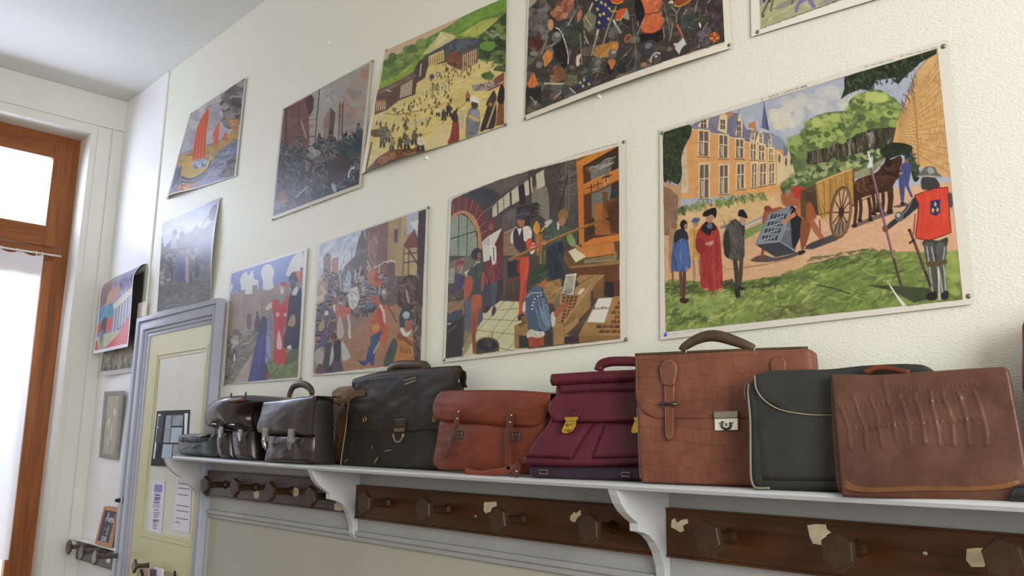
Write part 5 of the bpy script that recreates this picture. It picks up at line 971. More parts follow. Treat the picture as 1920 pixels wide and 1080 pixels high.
# group of people, left
def leg(x, y0, x1, y1, w, c): P.line([(x, y0), ((x + x1) / 2 + 3, (y0 + y1) / 2), (x1, y1)], w, c)
P.fill([(130, 300), (160, 240), (185, 250), (180, 330), (165, 560), (128, 550)], '#a8825f', sm=True, tex=.1); P.ell(160, 262, 18, 24, '#8d6648'); leg(148, 540, 152, 665, 5, '#7b573f')
P.fill([(262, 300), (300, 270), (340, 290), (345, 400), (342, 490), (275, 490)], '#c9974a', tex=.12); P.line([(300, 290), (296, 480)], 1.6, '#8f6630'); P.ell(308, 250, 20, 28, '#b07c5a'); P.fill([(280, 235), (300, 212), (338, 216), (330, 240), (300, 245)], '#4d5f86', sm=True); leg(292, 490, 298, 630, 6, '#a8825c'); leg(330, 490, 338, 600, 6, '#9d7654'); P.line([(290, 640), (302, 645)], 3, '#3d3026')
P.fill([(165, 340), (205, 290), (245, 310), (262, 400), (275, 530), (240, 570), (190, 572), (142, 555), (150, 430)], '#3f5791', sm=True, tex=.15); P.strokes([(160, 380), (240, 360), (250, 540), (160, 540)], 26, 110, 2.4, 1.5, ['#5f78ae', '#2e4173', '#6d86b8'], .08, .7); P.fill([(160, 340), (175, 300), (215, 285), (250, 310), (258, 360), (215, 350), (165, 380)], '#2e2b33', sm=True); P.ell(228, 258, 26, 34, '#1f1b1d'); P.ell(242, 270, 12, 20, '#a87556'); P.fill([(205, 400), (240, 380), (262, 470), (258, 540), (240, 545)], '#4c66a2', sm=True); P.ell(252, 560, 9, 16, '#b58262')
leg(205, 570, 210, 740, 8, '#6b4236'); leg(232, 570, 222, 760, 8, '#59372f'); P.fill([(205, 750), (250, 755), (262, 770), (240, 788), (205, 780)], '#3f2422', sm=True)
P.fill([(330, 290), (380, 240), (430, 250), (470, 310), (485, 500), (490, 650), (470, 690), (350, 690), (340, 560), (335, 450), (310, 420), (308, 360)], '#a8322f', sm=True, tex=.12); P.strokes([(360, 420), (460, 400), (470, 660), (370, 670)], 34, 170, 2.4, 1.55, ['#bd4540', '#7e2022', '#932a2a', '#c4534a'], .03, .7); P.fill([(345, 290), (380, 235), (400, 255), (430, 245), (450, 290), (420, 300), (405, 330), (370, 315)], '#241d1f', sm=True); P.ell(405, 268, 20, 18, '#5b6678'); P.ell(404, 215, 24, 32, '#b57f62'); P.fill([(356, 195), (375, 165), (440, 143), (452, 180), (440, 215), (420, 190), (380, 205)], '#1d181b', sm=True); P.fill([(310, 370), (350, 350), (380, 400), (375, 440), (340, 450), (315, 430)], '#8f2728', sm=True); P.line([(375, 390), (430, 372)], 5, '#c08e70'); P.line([(400, 400), (425, 380)], 3, '#c9987a'); P.fill([(360, 690), (380, 680), (400, 692), (375, 706)], '#c07a5a'); P.fill([(455, 690), (485, 682), (498, 700), (470, 702)], '#c07a5a')
P.fill([(495, 370), (520, 270), (575, 220), (610, 250), (635, 300), (640, 400), (632, 490), (560, 495), (510, 470), (498, 420)], '#4d4a45', sm=True, tex=.15); P.strokes([(510, 300), (600, 260), (630, 470), (520, 460)], 40, 110, 2.4, 1.4, ['#5f5b54', '#37342f', '#6b665d'], .15, .7); P.fill([(600, 240), (640, 250), (640, 330), (620, 300)], '#37322e', sm=True); P.ell(628, 228, 22, 28, '#b5876a'); P.ell(632, 250, 16, 14, '#a39284'); P.fill([(598, 200), (602, 165), (630, 157), (650, 180), (662, 215), (640, 212), (615, 205)], '#191719', sm=True); P.fill([(500, 330), (530, 300), (545, 420), (530, 480), (502, 450)], '#34302d', sm=True)
leg(575, 490, 590, 690, 10, '#3f362f'); leg(618, 490, 602, 690, 9, '#4a4038'); P.fill([(570, 690), (600, 690), (610, 740), (580, 748)], '#2b2422', sm=True); P.fill([(600, 670), (640, 685), (640, 695), (604, 700)], '#2b2422', sm=True); P.fill([(470, 640), (560, 620), (590, 700), (500, 690)], '#2f3522', .6)
# cage and porters
P.fill([(680, 500), (760, 460), (860, 480), (1050, 430), (960, 480), (800, 510)], '#3f3b44', .85, sm=True); P.fill([(1050, 400), (1160, 350), (1160, 400), (1060, 420)], '#3d3a42', .85)
P.fill([(760, 240), (775, 160), (800, 135), (830, 150), (880, 140), (900, 165), (790, 260)], '#9c4f38', sm=True, tex=.1); P.ell(796, 150, 24, 20, '#7d3d2d'); P.line([(770, 400), (752, 500)], 6, '#84462f')
P.fill([(710, 390), (800, 190), (950, 128), (970, 150), (880, 370)], '#7b7f88', tex=.06); P.fill([(880, 370), (970, 145), (1010, 180), (985, 430), (960, 440)], '#63666f', tex=.08); P.fill([(710, 390), (880, 372), (995, 445), (850, 478)], '#3c3d44'); P.fill([(950, 140), (985, 150), (1000, 200), (1040, 220), (1020, 330), (970, 420), (955, 300)], '#222227', sm=True)
for r_ in range(4):
    for c_ in range(5):
        y = 190 + r_ * 48; x = 822 - r_ * 20 + c_ * 22 + 3; P.fill([(x, y), (x + 14, y - 5), (x + 4, y + 28), (x - 12, y + 32)], '#2d2d32')
for r_ in range(4): P.line([(800 - r_ * 22, 238 + r_ * 44), (905 - r_ * 18, 200 + r_ * 46)], 2.2, '#989ba3')
P.line([(710, 390), (880, 372), (995, 445)], 1.4, '#a0a3aa'); P.line([(880, 372), (960, 150)], 1.4, '#9a9da6'); P.fill([(900, 300), (930, 270), (965, 292), (920, 300)], '#83868e', .6)
P.fill([(905, 130), (885, 60), (900, 50), (940, 70), (960, 20), (1010, 0), (1045, 20), (1040, 80), (1000, 130), (960, 130)], '#a85a3a', sm=True, tex=.1); P.fill([(955, 15), (985, 0), (1030, 8), (1048, 40), (1030, 85), (985, 75), (960, 45)], '#b5362c', sm=True, tex=.15); P.ell(932, 52, 18, 20, '#a56b4a'); P.ell(935, 36, 20, 14, '#7f8378')
P.fill([(985, 170), (1010, 110), (1060, 95), (1110, 150), (1125, 210), (1080, 235), (1030, 220)], '#b06438', sm=True, tex=.1); P.line([(985, 185), (940, 215), (905, 245)], 8, '#b87a55'); P.ell(902, 246, 12, 12, '#b87a55'); P.fill([(1030, 220), (1090, 230), (1075, 330), (1050, 400), (1025, 430), (1015, 330)], '#8a4a2c', sm=True); P.line([(1090, 240), (1130, 310), (1165, 350)], 9, '#a06040'); P.fill([(1000, 440), (1040, 430), (1050, 445), (1010, 465)], '#2b2322', sm=True)
# cart
P.view = B2; P.fill([(-60, 250), (40, 200), (60, 240), (62, 400), (-20, 440), (-60, 420)], '#5a4327', tex=.1); P.view = B1; P.fill([(1040, 60), (1160, 10), (1160, 200), (1110, 190), (1060, 110)], '#4a3a26', tex=.1)
P.view = B2; P.fill([(38, 195), (290, 95), (300, 345), (80, 435), (62, 410)], '#b98742', tex=.08); P.strokes([(60, 210), (280, 120), (290, 330), (85, 410)], 24, 150, 1.4, 1.5, ['#8a5f2c', '#c89a55', '#7c5426'], .04, .8)
for x in (95, 135, 175, 215, 255): P.line([(x, 195 - (x - 60) * .38), (x + 6, 400 - (x - 60) * .35)], 1.1, '#6f4b22')
P.line([(38, 195), (290, 95)], 2.6, '#d2a562'); P.line([(60, 410), (300, 345)], 2.6, '#7a5226'); P.line([(292, 95), (300, 345)], 2.6, '#6b4822'); P.line([(40, 195), (82, 435)], 2.4, '#8f6630'); P.line([(66, 440), (72, 545)], 2.6, '#6b4822'); P.line([(270, 350), (420, 280)], 1.4, '#4d3620')
P.fill([(-20, 340), (10, 330), (40, 400), (30, 440), (-20, 440)], '#a0522f', sm=True); P.line([(10, 440), (60, 530), (95, 590)], 8, '#a5643f'); P.fill([(0, 600), (150, 540), (260, 520), (180, 580), (20, 640), (-40, 640)], '#3f3a40', .9)
cx, cy = 208, 392; P.ell(cx, cy, 74, 176, '#5b3d27', .12); P.ell(cx + 4, cy, 58, 158, '#c79c74', .12)
P.fill([(160, 470), (270, 440), (265, 500), (210, 545), (170, 540)], '#5f5358', .6)
for k in range(12): q = k * math.pi / 6; P.line([(cx + 4, cy), (cx + 4 + 62 * math.cos(q) * .98 - 20 * math.sin(q), cy + 160 * math.sin(q))], 2.2, '#4f3522')
q_ = np.linspace(0, 2 * math.pi, 30); P.line([(cx + 66 * math.cos(t) * .99 - 20 * math.sin(t), cy + 168 * math.sin(t) + 8 * math.cos(t)) for t in q_], 5.0, '#6b4a30'); P.line([(cx + 4 + 62 * math.cos(t) - 19 * math.sin(t), cy + 158 * math.sin(t)) for t in q_], 1.0, '#a27c58'); P.ell(cx + 4, cy - 2, 20, 34, '#3d2a1c', .1)
# horses, groom
P.fill([(270, 480), (420, 420), (560, 370), (560, 400), (420, 450), (290, 500)], '#5a4a45', .8); P.fill([(545, 355), (650, 325), (660, 345), (600, 360)], '#4d403c', .85)
for x0, y0, x1, y1 in ((310, 270, 300, 480), (340, 300, 335, 445), (395, 290, 405, 440), (425, 270, 430, 400), (455, 260, 455, 380), (490, 230, 485, 400), (530, 220, 530, 390), (548, 210, 540, 385)): P.line([(x0, y0), ((x0 + x1) / 2 + 7, (y0 + y1) / 2), (x1, y1)], 6.0, '#43291d'); P.fill([(x1 - 14, y1 - 8), (x1 + 14, y1 - 14), (x1 + 20, y1 + 12), (x1 - 12, y1 + 12)], '#2c1c16')
P.fill([(295, 250), (310, 180), (370, 150), (450, 120), (500, 60), (560, 30), (610, 10), (620, 60), (600, 110), (590, 150), (560, 210), (520, 250), (430, 270), (340, 300), (305, 330)], '#43281b', sm=True, tex=.15); P.strokes([(310, 200), (450, 140), (560, 60), (580, 150), (450, 250), (330, 270)], 50, 80, 3, .3, ['#5e3a26', '#2d1a12', '#6b452e'], .6, .6); P.fill([(500, 70), (520, 20), (545, 40), (560, 35), (540, 90)], '#2d1c14', sm=True); P.ell(590, 130, 18, 40, '#3a2318', .2); P.line([(480, 90), (545, 140), (590, 150)], 1.4, '#1e1410'); P.strokes([(310, 190), (390, 160), (380, 250), (330, 270)], 14, 60, 2.4, 1.4, ['#785038', '#8a5f44'], .2, .6)
P.fill([(600, 160), (620, 70), (660, 45), (682, 80), (672, 160), (665, 210), (690, 280), (680, 290), (655, 240), (640, 220), (632, 320), (615, 330), (600, 220)], '#44497a', sm=True, tex=.12); P.strokes([(612, 90), (670, 80), (660, 200), (610, 200)], 14, 50, 2, 1.4, ['#5b6196', '#323763'], .2, .7); P.ell(650, 38, 14, 24, '#8a5f4c'); P.ell(650, 20, 16, 12, '#30305a'); P.line([(625, 125), (600, 130)], 3, '#b0886c'); P.fill([(612, 318), (640, 325), (630, 345), (605, 340)], '#2a2538')
# guard with halberd
P.fill([(420, 10), (395, 60), (384, 82), (398, 96), (418, 100), (424, 70)], '#c3c4c2', sm=True); P.line([(392, -20), (405, 40), (418, 100)], 3.0, '#d8d9d6'); P.line([(410, 90), (470, 330), (560, 700), (632, 960)], 4.4, '#6d4650'); P.line([(414, 90), (474, 330), (564, 700)], 1.2, '#a88a8e'); P.line([(560, 700), (632, 960)], 4.0, '#4a4138')
P.fill([(755, 590), (800, 570), (860, 580), (925, 560), (915, 640), (890, 720), (800, 720), (770, 640)], '#3b3d38', sm=True, tex=.1)
P.fill([(765, 610), (830, 600), (840, 680), (850, 760), (862, 880), (850, 960), (820, 965), (805, 860), (790, 760)], '#4d4d48', sm=True, tex=.2); P.fill([(850, 610), (915, 600), (912, 720), (905, 790), (918, 880), (920, 960), (890, 965), (870, 860), (858, 760)], '#565651', sm=True, tex=.2)
for q in ([(785, 620), (800, 740), (815, 870), (830, 950)], [(905, 620), (895, 720), (905, 830), (912, 920)], [(815, 620), (835, 720)], [(868, 780), (880, 860), (890, 930)]): P.line(q, 2.2, '#b9b8ae', .8)
P.fill([(780, 725), (850, 720), (912, 705), (918, 735), (850, 752), (795, 755)], '#5d4a30', sm=True); P.fill([(785, 940), (845, 925), (850, 975), (790, 980)], '#23211f', sm=True); P.fill([(880, 940), (922, 915), (930, 965), (890, 980)], '#2b2926', sm=True); P.line([(862, 760), (870, 980)], 2.6, '#c8c6bc')
P.line([(668, 505), (720, 640), (770, 780), (810, 890)], 4.4, '#4a2c2c'); P.line([(672, 505), (724, 640), (774, 780)], 1.0, '#8a6a60'); P.line([(665, 600), (705, 572)], 3.4, '#33241f'); P.ell(668, 512, 10, 12, '#3d2826')
P.fill([(765, 240), (745, 200), (760, 150), (830, 150), (870, 200), (860, 225)], '#3a3a35', sm=True, tex=.2); P.fill([(725, 150), (745, 115), (780, 82), (835, 85), (855, 120), (890, 155), (830, 158), (780, 150)], '#5f625e', sm=True, tex=.15); P.line([(725, 150), (800, 146), (890, 156)], 2.2, '#a5a7a0'); P.fill([(790, 95), (820, 88), (835, 120), (800, 130)], '#b9bbb4', .6, sm=True)
P.fill([(690, 300), (720, 290), (745, 340), (700, 380), (640, 430), (590, 460), (530, 505), (505, 500), (540, 455), (600, 410), (650, 350)], '#2f3236', sm=True, tex=.2); P.line([(685, 310), (655, 370), (600, 430)], 2.0, '#7d8286'); P.ell(600, 420, 30, 34, '#5b5d60'); P.ell(594, 410, 12, 14, '#b4b6b6'); P.fill([(485, 495), (500, 475), (525, 490), (522, 520), (495, 522)], '#7d4a38', sm=True); P.fill([(930, 270), (950, 262), (960, 340), (940, 355)], '#4a4c4c', sm=True)
RD = [(700, 278), (760, 255), (830, 230), (925, 220), (932, 300), (938, 420), (948, 525), (900, 545), (800, 580), (715, 565), (708, 540), (725, 420), (730, 330)]
P.fill(RD, '#d8402a', sm=False, tex=.05); P.line(RD + RD[:1], 1.4, '#3a1d18'); P.strokes([(740, 300), (900, 260), (920, 500), (740, 540)], 26, 130, 3, 1.5, ['#e35038', '#c73522'], .1, .5); P.line([(708, 400), (695, 540)], 2.4, '#b5332a')
P.fill([(810, 312), (875, 300), (875, 390), (845, 416), (806, 398)], '#2f2f63')
for x, y in ((842, 335), (826, 376), (856, 372)): P.line([(x, y - 15), (x, y + 15)], 1.6, '#e2c94e'); P.line([(x - 10, y + 2), (x, y - 4), (x + 10, y)], 1.4, '#e2c94e'); P.line([(x - 6, y + 9), (x + 6, y + 8)], .9, '#e2c94e')
P.fill([(530, 880), (545, 885), (580, 940), (610, 975), (640, 1010), (665, 1040), (625, 1030), (600, 990), (560, 930)], '#ddd8cc'); P.line([(515, 850), (545, 890)], 1, '#c9c6b4')
# outline and captions
P.clip = None; P.view = PX; P.line(FR_ + FR_[:1], .8, '#6b5a48', .8)
P.view = T1; P.text('24 - LOUIS XI A PLESSIS LES TOURS', (750, 466), (1062, 372), 13, '#5d564c', .95, .75); P.tiny((100, 668), (215, 640), 7, '#6b645a'); P.tiny((242, 622), (415, 575), 8, '#5d564c')
P.view = T2; P.tiny((365, 243), (570, 190), 9, '#5d564c'); P.tiny((605, 172), (858, 108), 9, '#5d564c'); P.view = B2; P.tiny((660, 1024), (830, 998), 8, '#5d564c'); P.tiny((860, 995), (1025, 980), 8, '#5d564c')
P.view = B1; P.tiny((120, 1000), (205, 992), 7, '#7a7368'); P.tiny((225, 985), (355, 970), 7, '#6b645a')
hang(P, 'wall_chart', 'large printed chart of a castle, a cart with a cage and a red guard', lift=0.004, gain=.95)
tacks([((1240.5, 249), 'top left'), ((1768, 86), 'top right'), ((1247, 627), 'bottom left', M_blue), ((1815, 555), 'bottom right')], 'castle and iron cage chart')
# ---- chart: the printing workshop
P = Print([(842, 371), (1172, 262), (1174, 639), (831, 680)], 420, 330, '#d8d1c1', 12)
A = View(830, 260, 4.911); B = View(1000, 260, 4.911); C = View(830, 460, 4.696); D = View(980, 460, 5.1428)
P.view = PX; FR_ = [(847, 375), (880, 362), (940, 340), (1004, 321), (1080, 301), (1160, 275), (1163, 635), (836, 672)]; P.frame(FR_, '#4a4139')
P.view = A
P.fill([(90, 550), (400, 430), (884, 280), (884, 1080), (70, 1080)], '#4d443f', tex=.1)
P.fill([(180, 530), (330, 470), (470, 480), (540, 540), (480, 620), (390, 680), (300, 600)], '#3c3b40', sm=True, tex=.15); P.fill([(380, 450), (640, 365), (884, 290), (884, 330), (640, 480), (560, 520), (480, 470)], '#5d514c', tex=.12); P.fill([(560, 480), (600, 380), (760, 340), (700, 440)], '#6b5f57', .7)
P.fill([(75, 730), (90, 560), (200, 535), (320, 580), (400, 680), (420, 800), (410, 930), (350, 950), (340, 830), (280, 720), (180, 680)], '#6f3029', sm=False, tex=.12)
for a_, b_ in (((90, 570), (110, 700)), ((158, 540), (158, 680)), ((235, 540), (215, 670)), ((295, 560), (262, 672)), ((345, 600), (300, 730)), ((390, 670), (325, 755)), ((412, 760), (345, 820)), ((415, 850), (355, 880))): P.line([a_, b_], 1.0, '#b39a86', .85)
P.fill([(75, 745), (100, 700), (190, 665), (280, 700), (340, 800), (365, 920), (365, 1030), (330, 1010), (325, 880), (270, 760), (190, 690), (90, 745)], '#c08357', sm=True, tex=.08)
P.fill([(72, 760), (110, 725), (180, 700), (250, 740), (300, 820), (325, 920), (325, 1030), (280, 1080), (70, 1080)], '#8a9682', tex=.1); P.strokes([(80, 760), (180, 720), (300, 850), (310, 1020), (80, 1070)], 60, 40, 1.2, .9, ['#a4ad9a', '#6c7a68', '#b3b8a5'], .8, .6)
for a_, b_ in (((155, 710), (150, 1080)), ((235, 720), (228, 1075)), ((72, 925), (315, 855)), ((325, 850), (330, 1010))): P.line([a_, b_], 1.8, '#2c2c26')
# hanging sheets
P.line([(390, 680), (560, 560), (884, 340)], .9, '#a09580'); 
for q in ([(470, 640), (512, 600), (514, 710), (470, 730)], [(526, 580), (574, 545), (574, 660), (526, 695)], [(582, 540), (634, 498), (634, 618), (580, 655)], [(655, 490), (722, 440), (722, 575), (652, 615)], [(776, 415), (845, 370), (843, 505), (772, 540)]): P.fill(q, '#c9c0a4', tex=.05); P.strokes(q, 14, 26, .6, -.5, ['#a8a088'], .1, .6)
P.fill([(718, 450), (772, 420), (780, 600), (720, 620)], '#2b2724'); P.fill([(840, 380), (884, 350), (884, 470), (846, 505)], '#38312c'); P.fill([(700, 640), (840, 600), (840, 880), (700, 880)], '#35302d', tex=.2); P.fill([(560, 720), (690, 620), (690, 820), (560, 870)], '#5d5853', .8, tex=.2); P.fill([(600, 690), (690, 640), (690, 720), (610, 760)], '#6d6a66', .6)
P.fill([(575, 870), (660, 830), (720, 860), (720, 1080), (565, 1080)], '#8b6f55', tex=.1); P.strokes([(580, 880), (650, 850), (700, 1060), (580, 1060)], 30, 80, 1.2, -.2, ['#6f5541', '#a08468'], .15, .7); P.line([(575, 875), (660, 832)], 1.2, '#b59a7c')
P.view = B; P.fill([(-20, 300), (410, 180), (420, 960), (-20, 1000)], '#4a423d', tex=.14); P.fill([(0, 470), (50, 440), (140, 450), (160, 560), (160, 780), (60, 700), (0, 690)], '#7d7569', tex=.1); P.fill([(50, 340), (125, 295), (125, 440), (50, 475)], '#c4bba0'); P.strokes([(50, 340), (125, 300), (125, 430), (50, 465)], 14, 40, .6, -.4, ['#9c947d'], .1, .7); P.fill([(0, 370), (12, 360), (10, 500), (0, 505)], '#c4bba0')
P.fill([(130, 280), (250, 230), (290, 330), (260, 600), (160, 740), (150, 440)], '#4a3f3c', tex=.15); P.line([(150, 330), (220, 310), (260, 370)], 1, '#7b6d64', .8); P.fill([(290, 300), (340, 220), (400, 210), (415, 400), (420, 700), (330, 800), (300, 640)], '#55504a', tex=.2); P.strokes([(290, 300), (410, 250), (415, 500), (300, 560)], 60, 110, 1.6, -.35, ['#7a7368', '#3b352f', '#6a6259'], .15, .8)
for x in (350, 320): P.line([(x, 250), (x - 20, 700)], 1.8, '#7a7263', .8)
P.line([(330, 340), (250, 660)], 3.4, '#3a3028'); P.line([(285, 400), (278, 300), (330, 225), (410, 240)], 1.4, '#7b7367', .7)
for k in range(4): P.fill([(-10, 600 + k * 38), (50, 590 + k * 42), (80, 630 + k * 30), (-10, 650 + k * 38)], '#34302f'); P.line([(-10, 648 + k * 36), (70, 620 + k * 32)], 1, '#7b7670', .8)
# the press
P.fill([(410, 210), (790, 70), (800, 1100), (420, 1100)], '#3b2c20', tex=.1); P.fill([(535, 290), (720, 190), (720, 600), (545, 740)], '#6d6b62', tex=.15); P.strokes([(540, 270), (740, 170), (720, 260), (540, 320)], 40, 90, 2, -.4, ['#8b877b', '#4b453c', '#a09a8a'], .2, .8); P.fill([(720, 480), (790, 440), (790, 560), (700, 600)], '#33383a')
P.fill([(410, 220), (470, 190), (478, 960), (430, 980)], '#c1702a', tex=.08); P.fill([(468, 250), (530, 330), (535, 720), (478, 900)], '#5b3117'); P.fill([(400, 175), (620, 120), (790, 70), (470, 265), (415, 225)], '#cf7a2c', tex=.07); P.fill([(400, 175), (430, 165), (520, 150), (415, 225)], '#a8702c'); P.line([(410, 212), (540, 140)], 1, '#4a2c14'); P.line([(425, 215), (560, 138)], 1, '#4a2c14'); P.line([(470, 265), (790, 78)], 1.4, '#4b2a12')
P.fill([(470, 430), (790, 275), (790, 380), (475, 525)], '#c4742b', tex=.08); P.line([(475, 525), (620, 480), (790, 385)], 2.2, '#6b3a18'); P.line([(470, 430), (790, 278)], 1.2, '#dc9448')
for x, y in ((540, 455), (600, 425), (672, 360), (690, 350)): P.line([(x, y - 30), (x, y + 40)], 1.6, '#3d2412'); P.line([(x - 44, y + 10), (x + 36, y - 12)], 1.4, '#3d2412')
P.line([(660, 400), (660, 440)], 1, '#d8d2c0'); P.line([(690, 370), (690, 410)], 1, '#d8d2c0')
for k in range(4): P.line([(640, 490 + k * 22), (690, 500 + k * 20)], 2.6, '#8a6236'); P.line([(640, 500 + k * 22), (690, 510 + k * 20)], 1.4, '#2d1d10')
P.fill([(560, 610), (650, 585), (800, 540), (800, 880), (560, 900), (620, 800), (565, 740)], '#8c5021', tex=.1); P.fill([(565, 610), (640, 590), (640, 760), (570, 830)], '#a8642c', tex=.08); P.fill([(640, 590), (800, 545), (800, 800), (720, 880), (690, 700)], '#6d3d1c', tex=.15); P.fill([(680, 590), (800, 560), (800, 870), (720, 870)], '#4f2f1a', .8, tex=.2); P.ell(690, 742, 14, 12, '#2b170b'); P.fill([(570, 870), (630, 780), (720, 870), (690, 890)], '#9c5a28', sm=True)
P.fill([(445, 975), (560, 920), (790, 880), (790, 950), (460, 1005)], '#d0762a', tex=.06); P.line([(450, 1003), (790, 948)], 1.6, '#6d3815'); P.fill([(480, 900), (560, 880), (600, 900), (480, 950)], '#53301a')
P.view = D; P.fill([(390, 60), (560, 20), (940, -40), (940, 190), (470, 230), (420, 140)], '#6a4a2a', tex=.12); P.fill([(570, 20), (880, -30), (900, 90), (860, 100), (630, 125), (560, 60)], '#c87a34', tex=.08); P.line([(630, 125), (890, 85)], 1.4, '#6d3f1c'); P.fill([(610, 140), (880, 100), (920, 60), (900, 150), (600, 175)], '#8d8260', tex=.1); P.line([(640, 150), (880, 118)], 1, '#5d5640'); P.fill([(470, 205), (700, 180), (930, 140), (930, 185), (480, 222)], '#94743f', tex=.1); P.fill([(480, 222), (930, 185), (935, 380), (640, 330), (520, 300)], '#6b3b22', tex=.12); P.fill([(800, 350), (880, 350), (880, 520), (790, 470)], '#2c2627'); P.fill([(880, 340), (940, 330), (940, 520), (880, 520)], '#5b3420'); P.line([(400, 50), (430, 160), (480, 230)], 2.4, '#8a6238')
P.fill([(452, 62), (520, 28), (622, 112), (520, 168)], '#d3cba8'); P.ell(545, 30, 20, 22, '#b07a52')
# floor
P.view = C; P.fill([(180, 900), (360, 600), (520, 490), (760, 500), (760, 940), (180, 980)], '#c9c298', tex=.04); P.fill([(180, 980), (200, 740), (300, 640), (360, 640), (240, 900)], '#8f855d', .8)
for a_, b_ in (((180, 900), (560, 490)), ((300, 940), (640, 510)), ((400, 940), (700, 580)), ((570, 930), (720, 750)), ((500, 570), (700, 556)), ((360, 650), (680, 664)), ((300, 745), (700, 790)), ((230, 850), (420, 870)), ((500, 900), (640, 930))): P.line([a_, b_], 1.1, '#7d7550')
# left worktable and far figures
P.fill([(60, 150), (330, 60), (340, 200), (200, 420), (50, 500), (50, 200)], '#6d675c', tex=.15); P.fill([(55, 210), (110, 200), (110, 330), (55, 340)], '#9a927c', tex=.2); P.line([(50, 305), (110, 290)], 1.6, '#b9b2a0'); P.fill([(50, 340), (110, 330), (200, 400), (190, 480), (50, 500)], '#4b4137', tex=.2)
P.strokes([(60, 420), (200, 380), (190, 480), (60, 490)], 20, 40, 2, .2, ['#7b6d58', '#2d2723'], .4, .8); P.fill([(50, 500), (200, 480), (200, 600), (140, 680), (40, 720), (40, 600)], '#8a6b48', tex=.12); P.fill([(40, 600), (180, 560), (190, 660), (110, 720), (40, 760)], '#3e434b', tex=.15); P.fill([(36, 700), (190, 640), (170, 960), (34, 992)], '#332d2c', tex=.15); P.line([(40, 770), (130, 700)], 2, '#6f6250'); P.line([(48, 692), (78, 688)], 2, '#c9c5bc')
P.fill([(110, 280), (140, 250), (200, 280), (200, 330), (150, 400), (110, 380)], '#44385a', sm=True); P.ell(152, 195, 28, 40, '#9a6650'); P.fill([(122, 180), (130, 140), (185, 136), (190, 160), (150, 170)], '#8d382b', sm=True); P.line([(185, 180), (160, 250)], 2, '#c9c0b0'); P.fill([(195, 240), (260, 200), (272, 205), (215, 275)], '#c4bfae')
# merchant in red with a broadsheet
P.view = A; P.fill([(440, 800), (500, 830), (570, 860), (572, 1080), (420, 1080), (400, 1000)], '#5f2a2c', tex=.15); P.view = C
P.fill([(370, 150), (440, 100), (500, 60), (545, 20), (548, 180), (530, 300), (430, 340), (380, 330)], '#702d33', tex=.12); P.strokes([(390, 170), (530, 120), (520, 300), (400, 330)], 34, 110, 2.2, 1.5, ['#a04a4e', '#4b1e22', '#8a3a3f', '#b25d5c'], .06, .75); P.fill([(380, 340), (430, 330), (440, 460), (420, 560), (380, 580), (370, 420)], '#3d434d', tex=.2); P.fill([(445, 340), (500, 320), (480, 470), (470, 540), (445, 540)], '#4a525f', tex=.2); P.fill([(500, 320), (545, 300), (550, 420), (480, 520)], '#3a3330'); P.fill([(370, 590), (400, 530), (435, 545), (400, 590)], '#3d2f29', sm=True); P.fill([(440, 610), (450, 550), (480, 545), (478, 590), (450, 622)], '#4a3a31', sm=True)
P.view = A; P.fill([(430, 790), (450, 745), (490, 745), (498, 820), (460, 850), (430, 830)], '#7d3033', sm=True); P.ell(455, 820, 22, 30, '#8d5a48'); P.fill([(365, 960), (430, 900), (560, 826), (520, 920), (480, 1000), (450, 1010)], '#d2cbb8', sm=False, tex=.05); P.fill([(370, 965), (440, 910), (440, 1080), (385, 1080)], '#bcb9b4', tex=.05); P.line([(440, 860), (430, 1000)], 1, '#8f887b'); P.fill([(445, 1000), (500, 990), (500, 1080), (450, 1080)], '#dcd8cc', sm=True); P.line([(470, 1000), (475, 1080)], 2, '#4a4a4c')
P.view = C; P.fill([(360, 0), (425, 0), (428, 130), (370, 150)], '#cfcac0'); P.fill([(440, 20), (480, 20), (485, 130), (465, 175), (445, 150)], '#dad6cc', sm=True); P.line([(460, 20), (464, 140)], 2.4, '#4a4a4c')
# young man at the left (green jerkin, orange hose)
P.fill([(260, 70), (300, 25), (345, 40), (345, 90), (310, 130), (270, 120)], '#3b2c26', sm=True); P.ell(330, 90, 16, 28, '#8d5c46'); P.fill([(225, 250), (290, 160), (340, 150), (372, 200), (360, 380), (340, 440), (260, 450), (240, 330)], '#414a44', sm=True, tex=.15); P.line([(280, 190), (310, 150), (340, 150)], 2, '#c9c4b4'); P.line([(300, 190), (310, 430)], 2, '#2a302d'); P.fill([(205, 300), (240, 265), (272, 300), (265, 400), (225, 480), (195, 480), (195, 380)], '#b0512f', sm=True, tex=.1); P.fill([(355, 260), (380, 240), (372, 380), (350, 400)], '#a54934', sm=True); P.line([(220, 470), (150, 530), (60, 590)], 7, '#96714f')
P.fill([(260, 455), (350, 440), (350, 560), (330, 600), (255, 590)], '#b0552f', sm=True, tex=.12); P.fill([(250, 580), (330, 570), (310, 720), (298, 800), (300, 950), (270, 955), (262, 800), (245, 720)], '#97522f', tex=.12); P.line([(285, 600), (280, 800), (285, 950)], 1.6, '#6b3a22'); P.fill([(210, 480), (262, 470), (262, 600), (240, 770), (195, 730), (205, 600)], '#5d6170', tex=.1); P.strokes([(210, 490), (255, 480), (240, 740), (205, 720)], 16, 110, 1.8, 1.5, ['#7a7e8c', '#464a58'], .06, .8); P.fill([(335, 560), (360, 600), (358, 660), (310, 710), (320, 640)], '#4e5260', sm=True)
# bucket
P.ell(400, 872, 105, 66, '#5c5448'); P.fill([(296, 880), (505, 870), (506, 930), (298, 960)], '#4a4238', tex=.2); P.ell(398, 874, 92, 54, '#2d2624'); P.line([(450, 770), (430, 850), (420, 920)], 1.6, '#5c5048'); P.blobs([(370, 820), (430, 830), (420, 890), (380, 890)], 10, 16, ['#4a3a44', '#5b4a50'], .8)
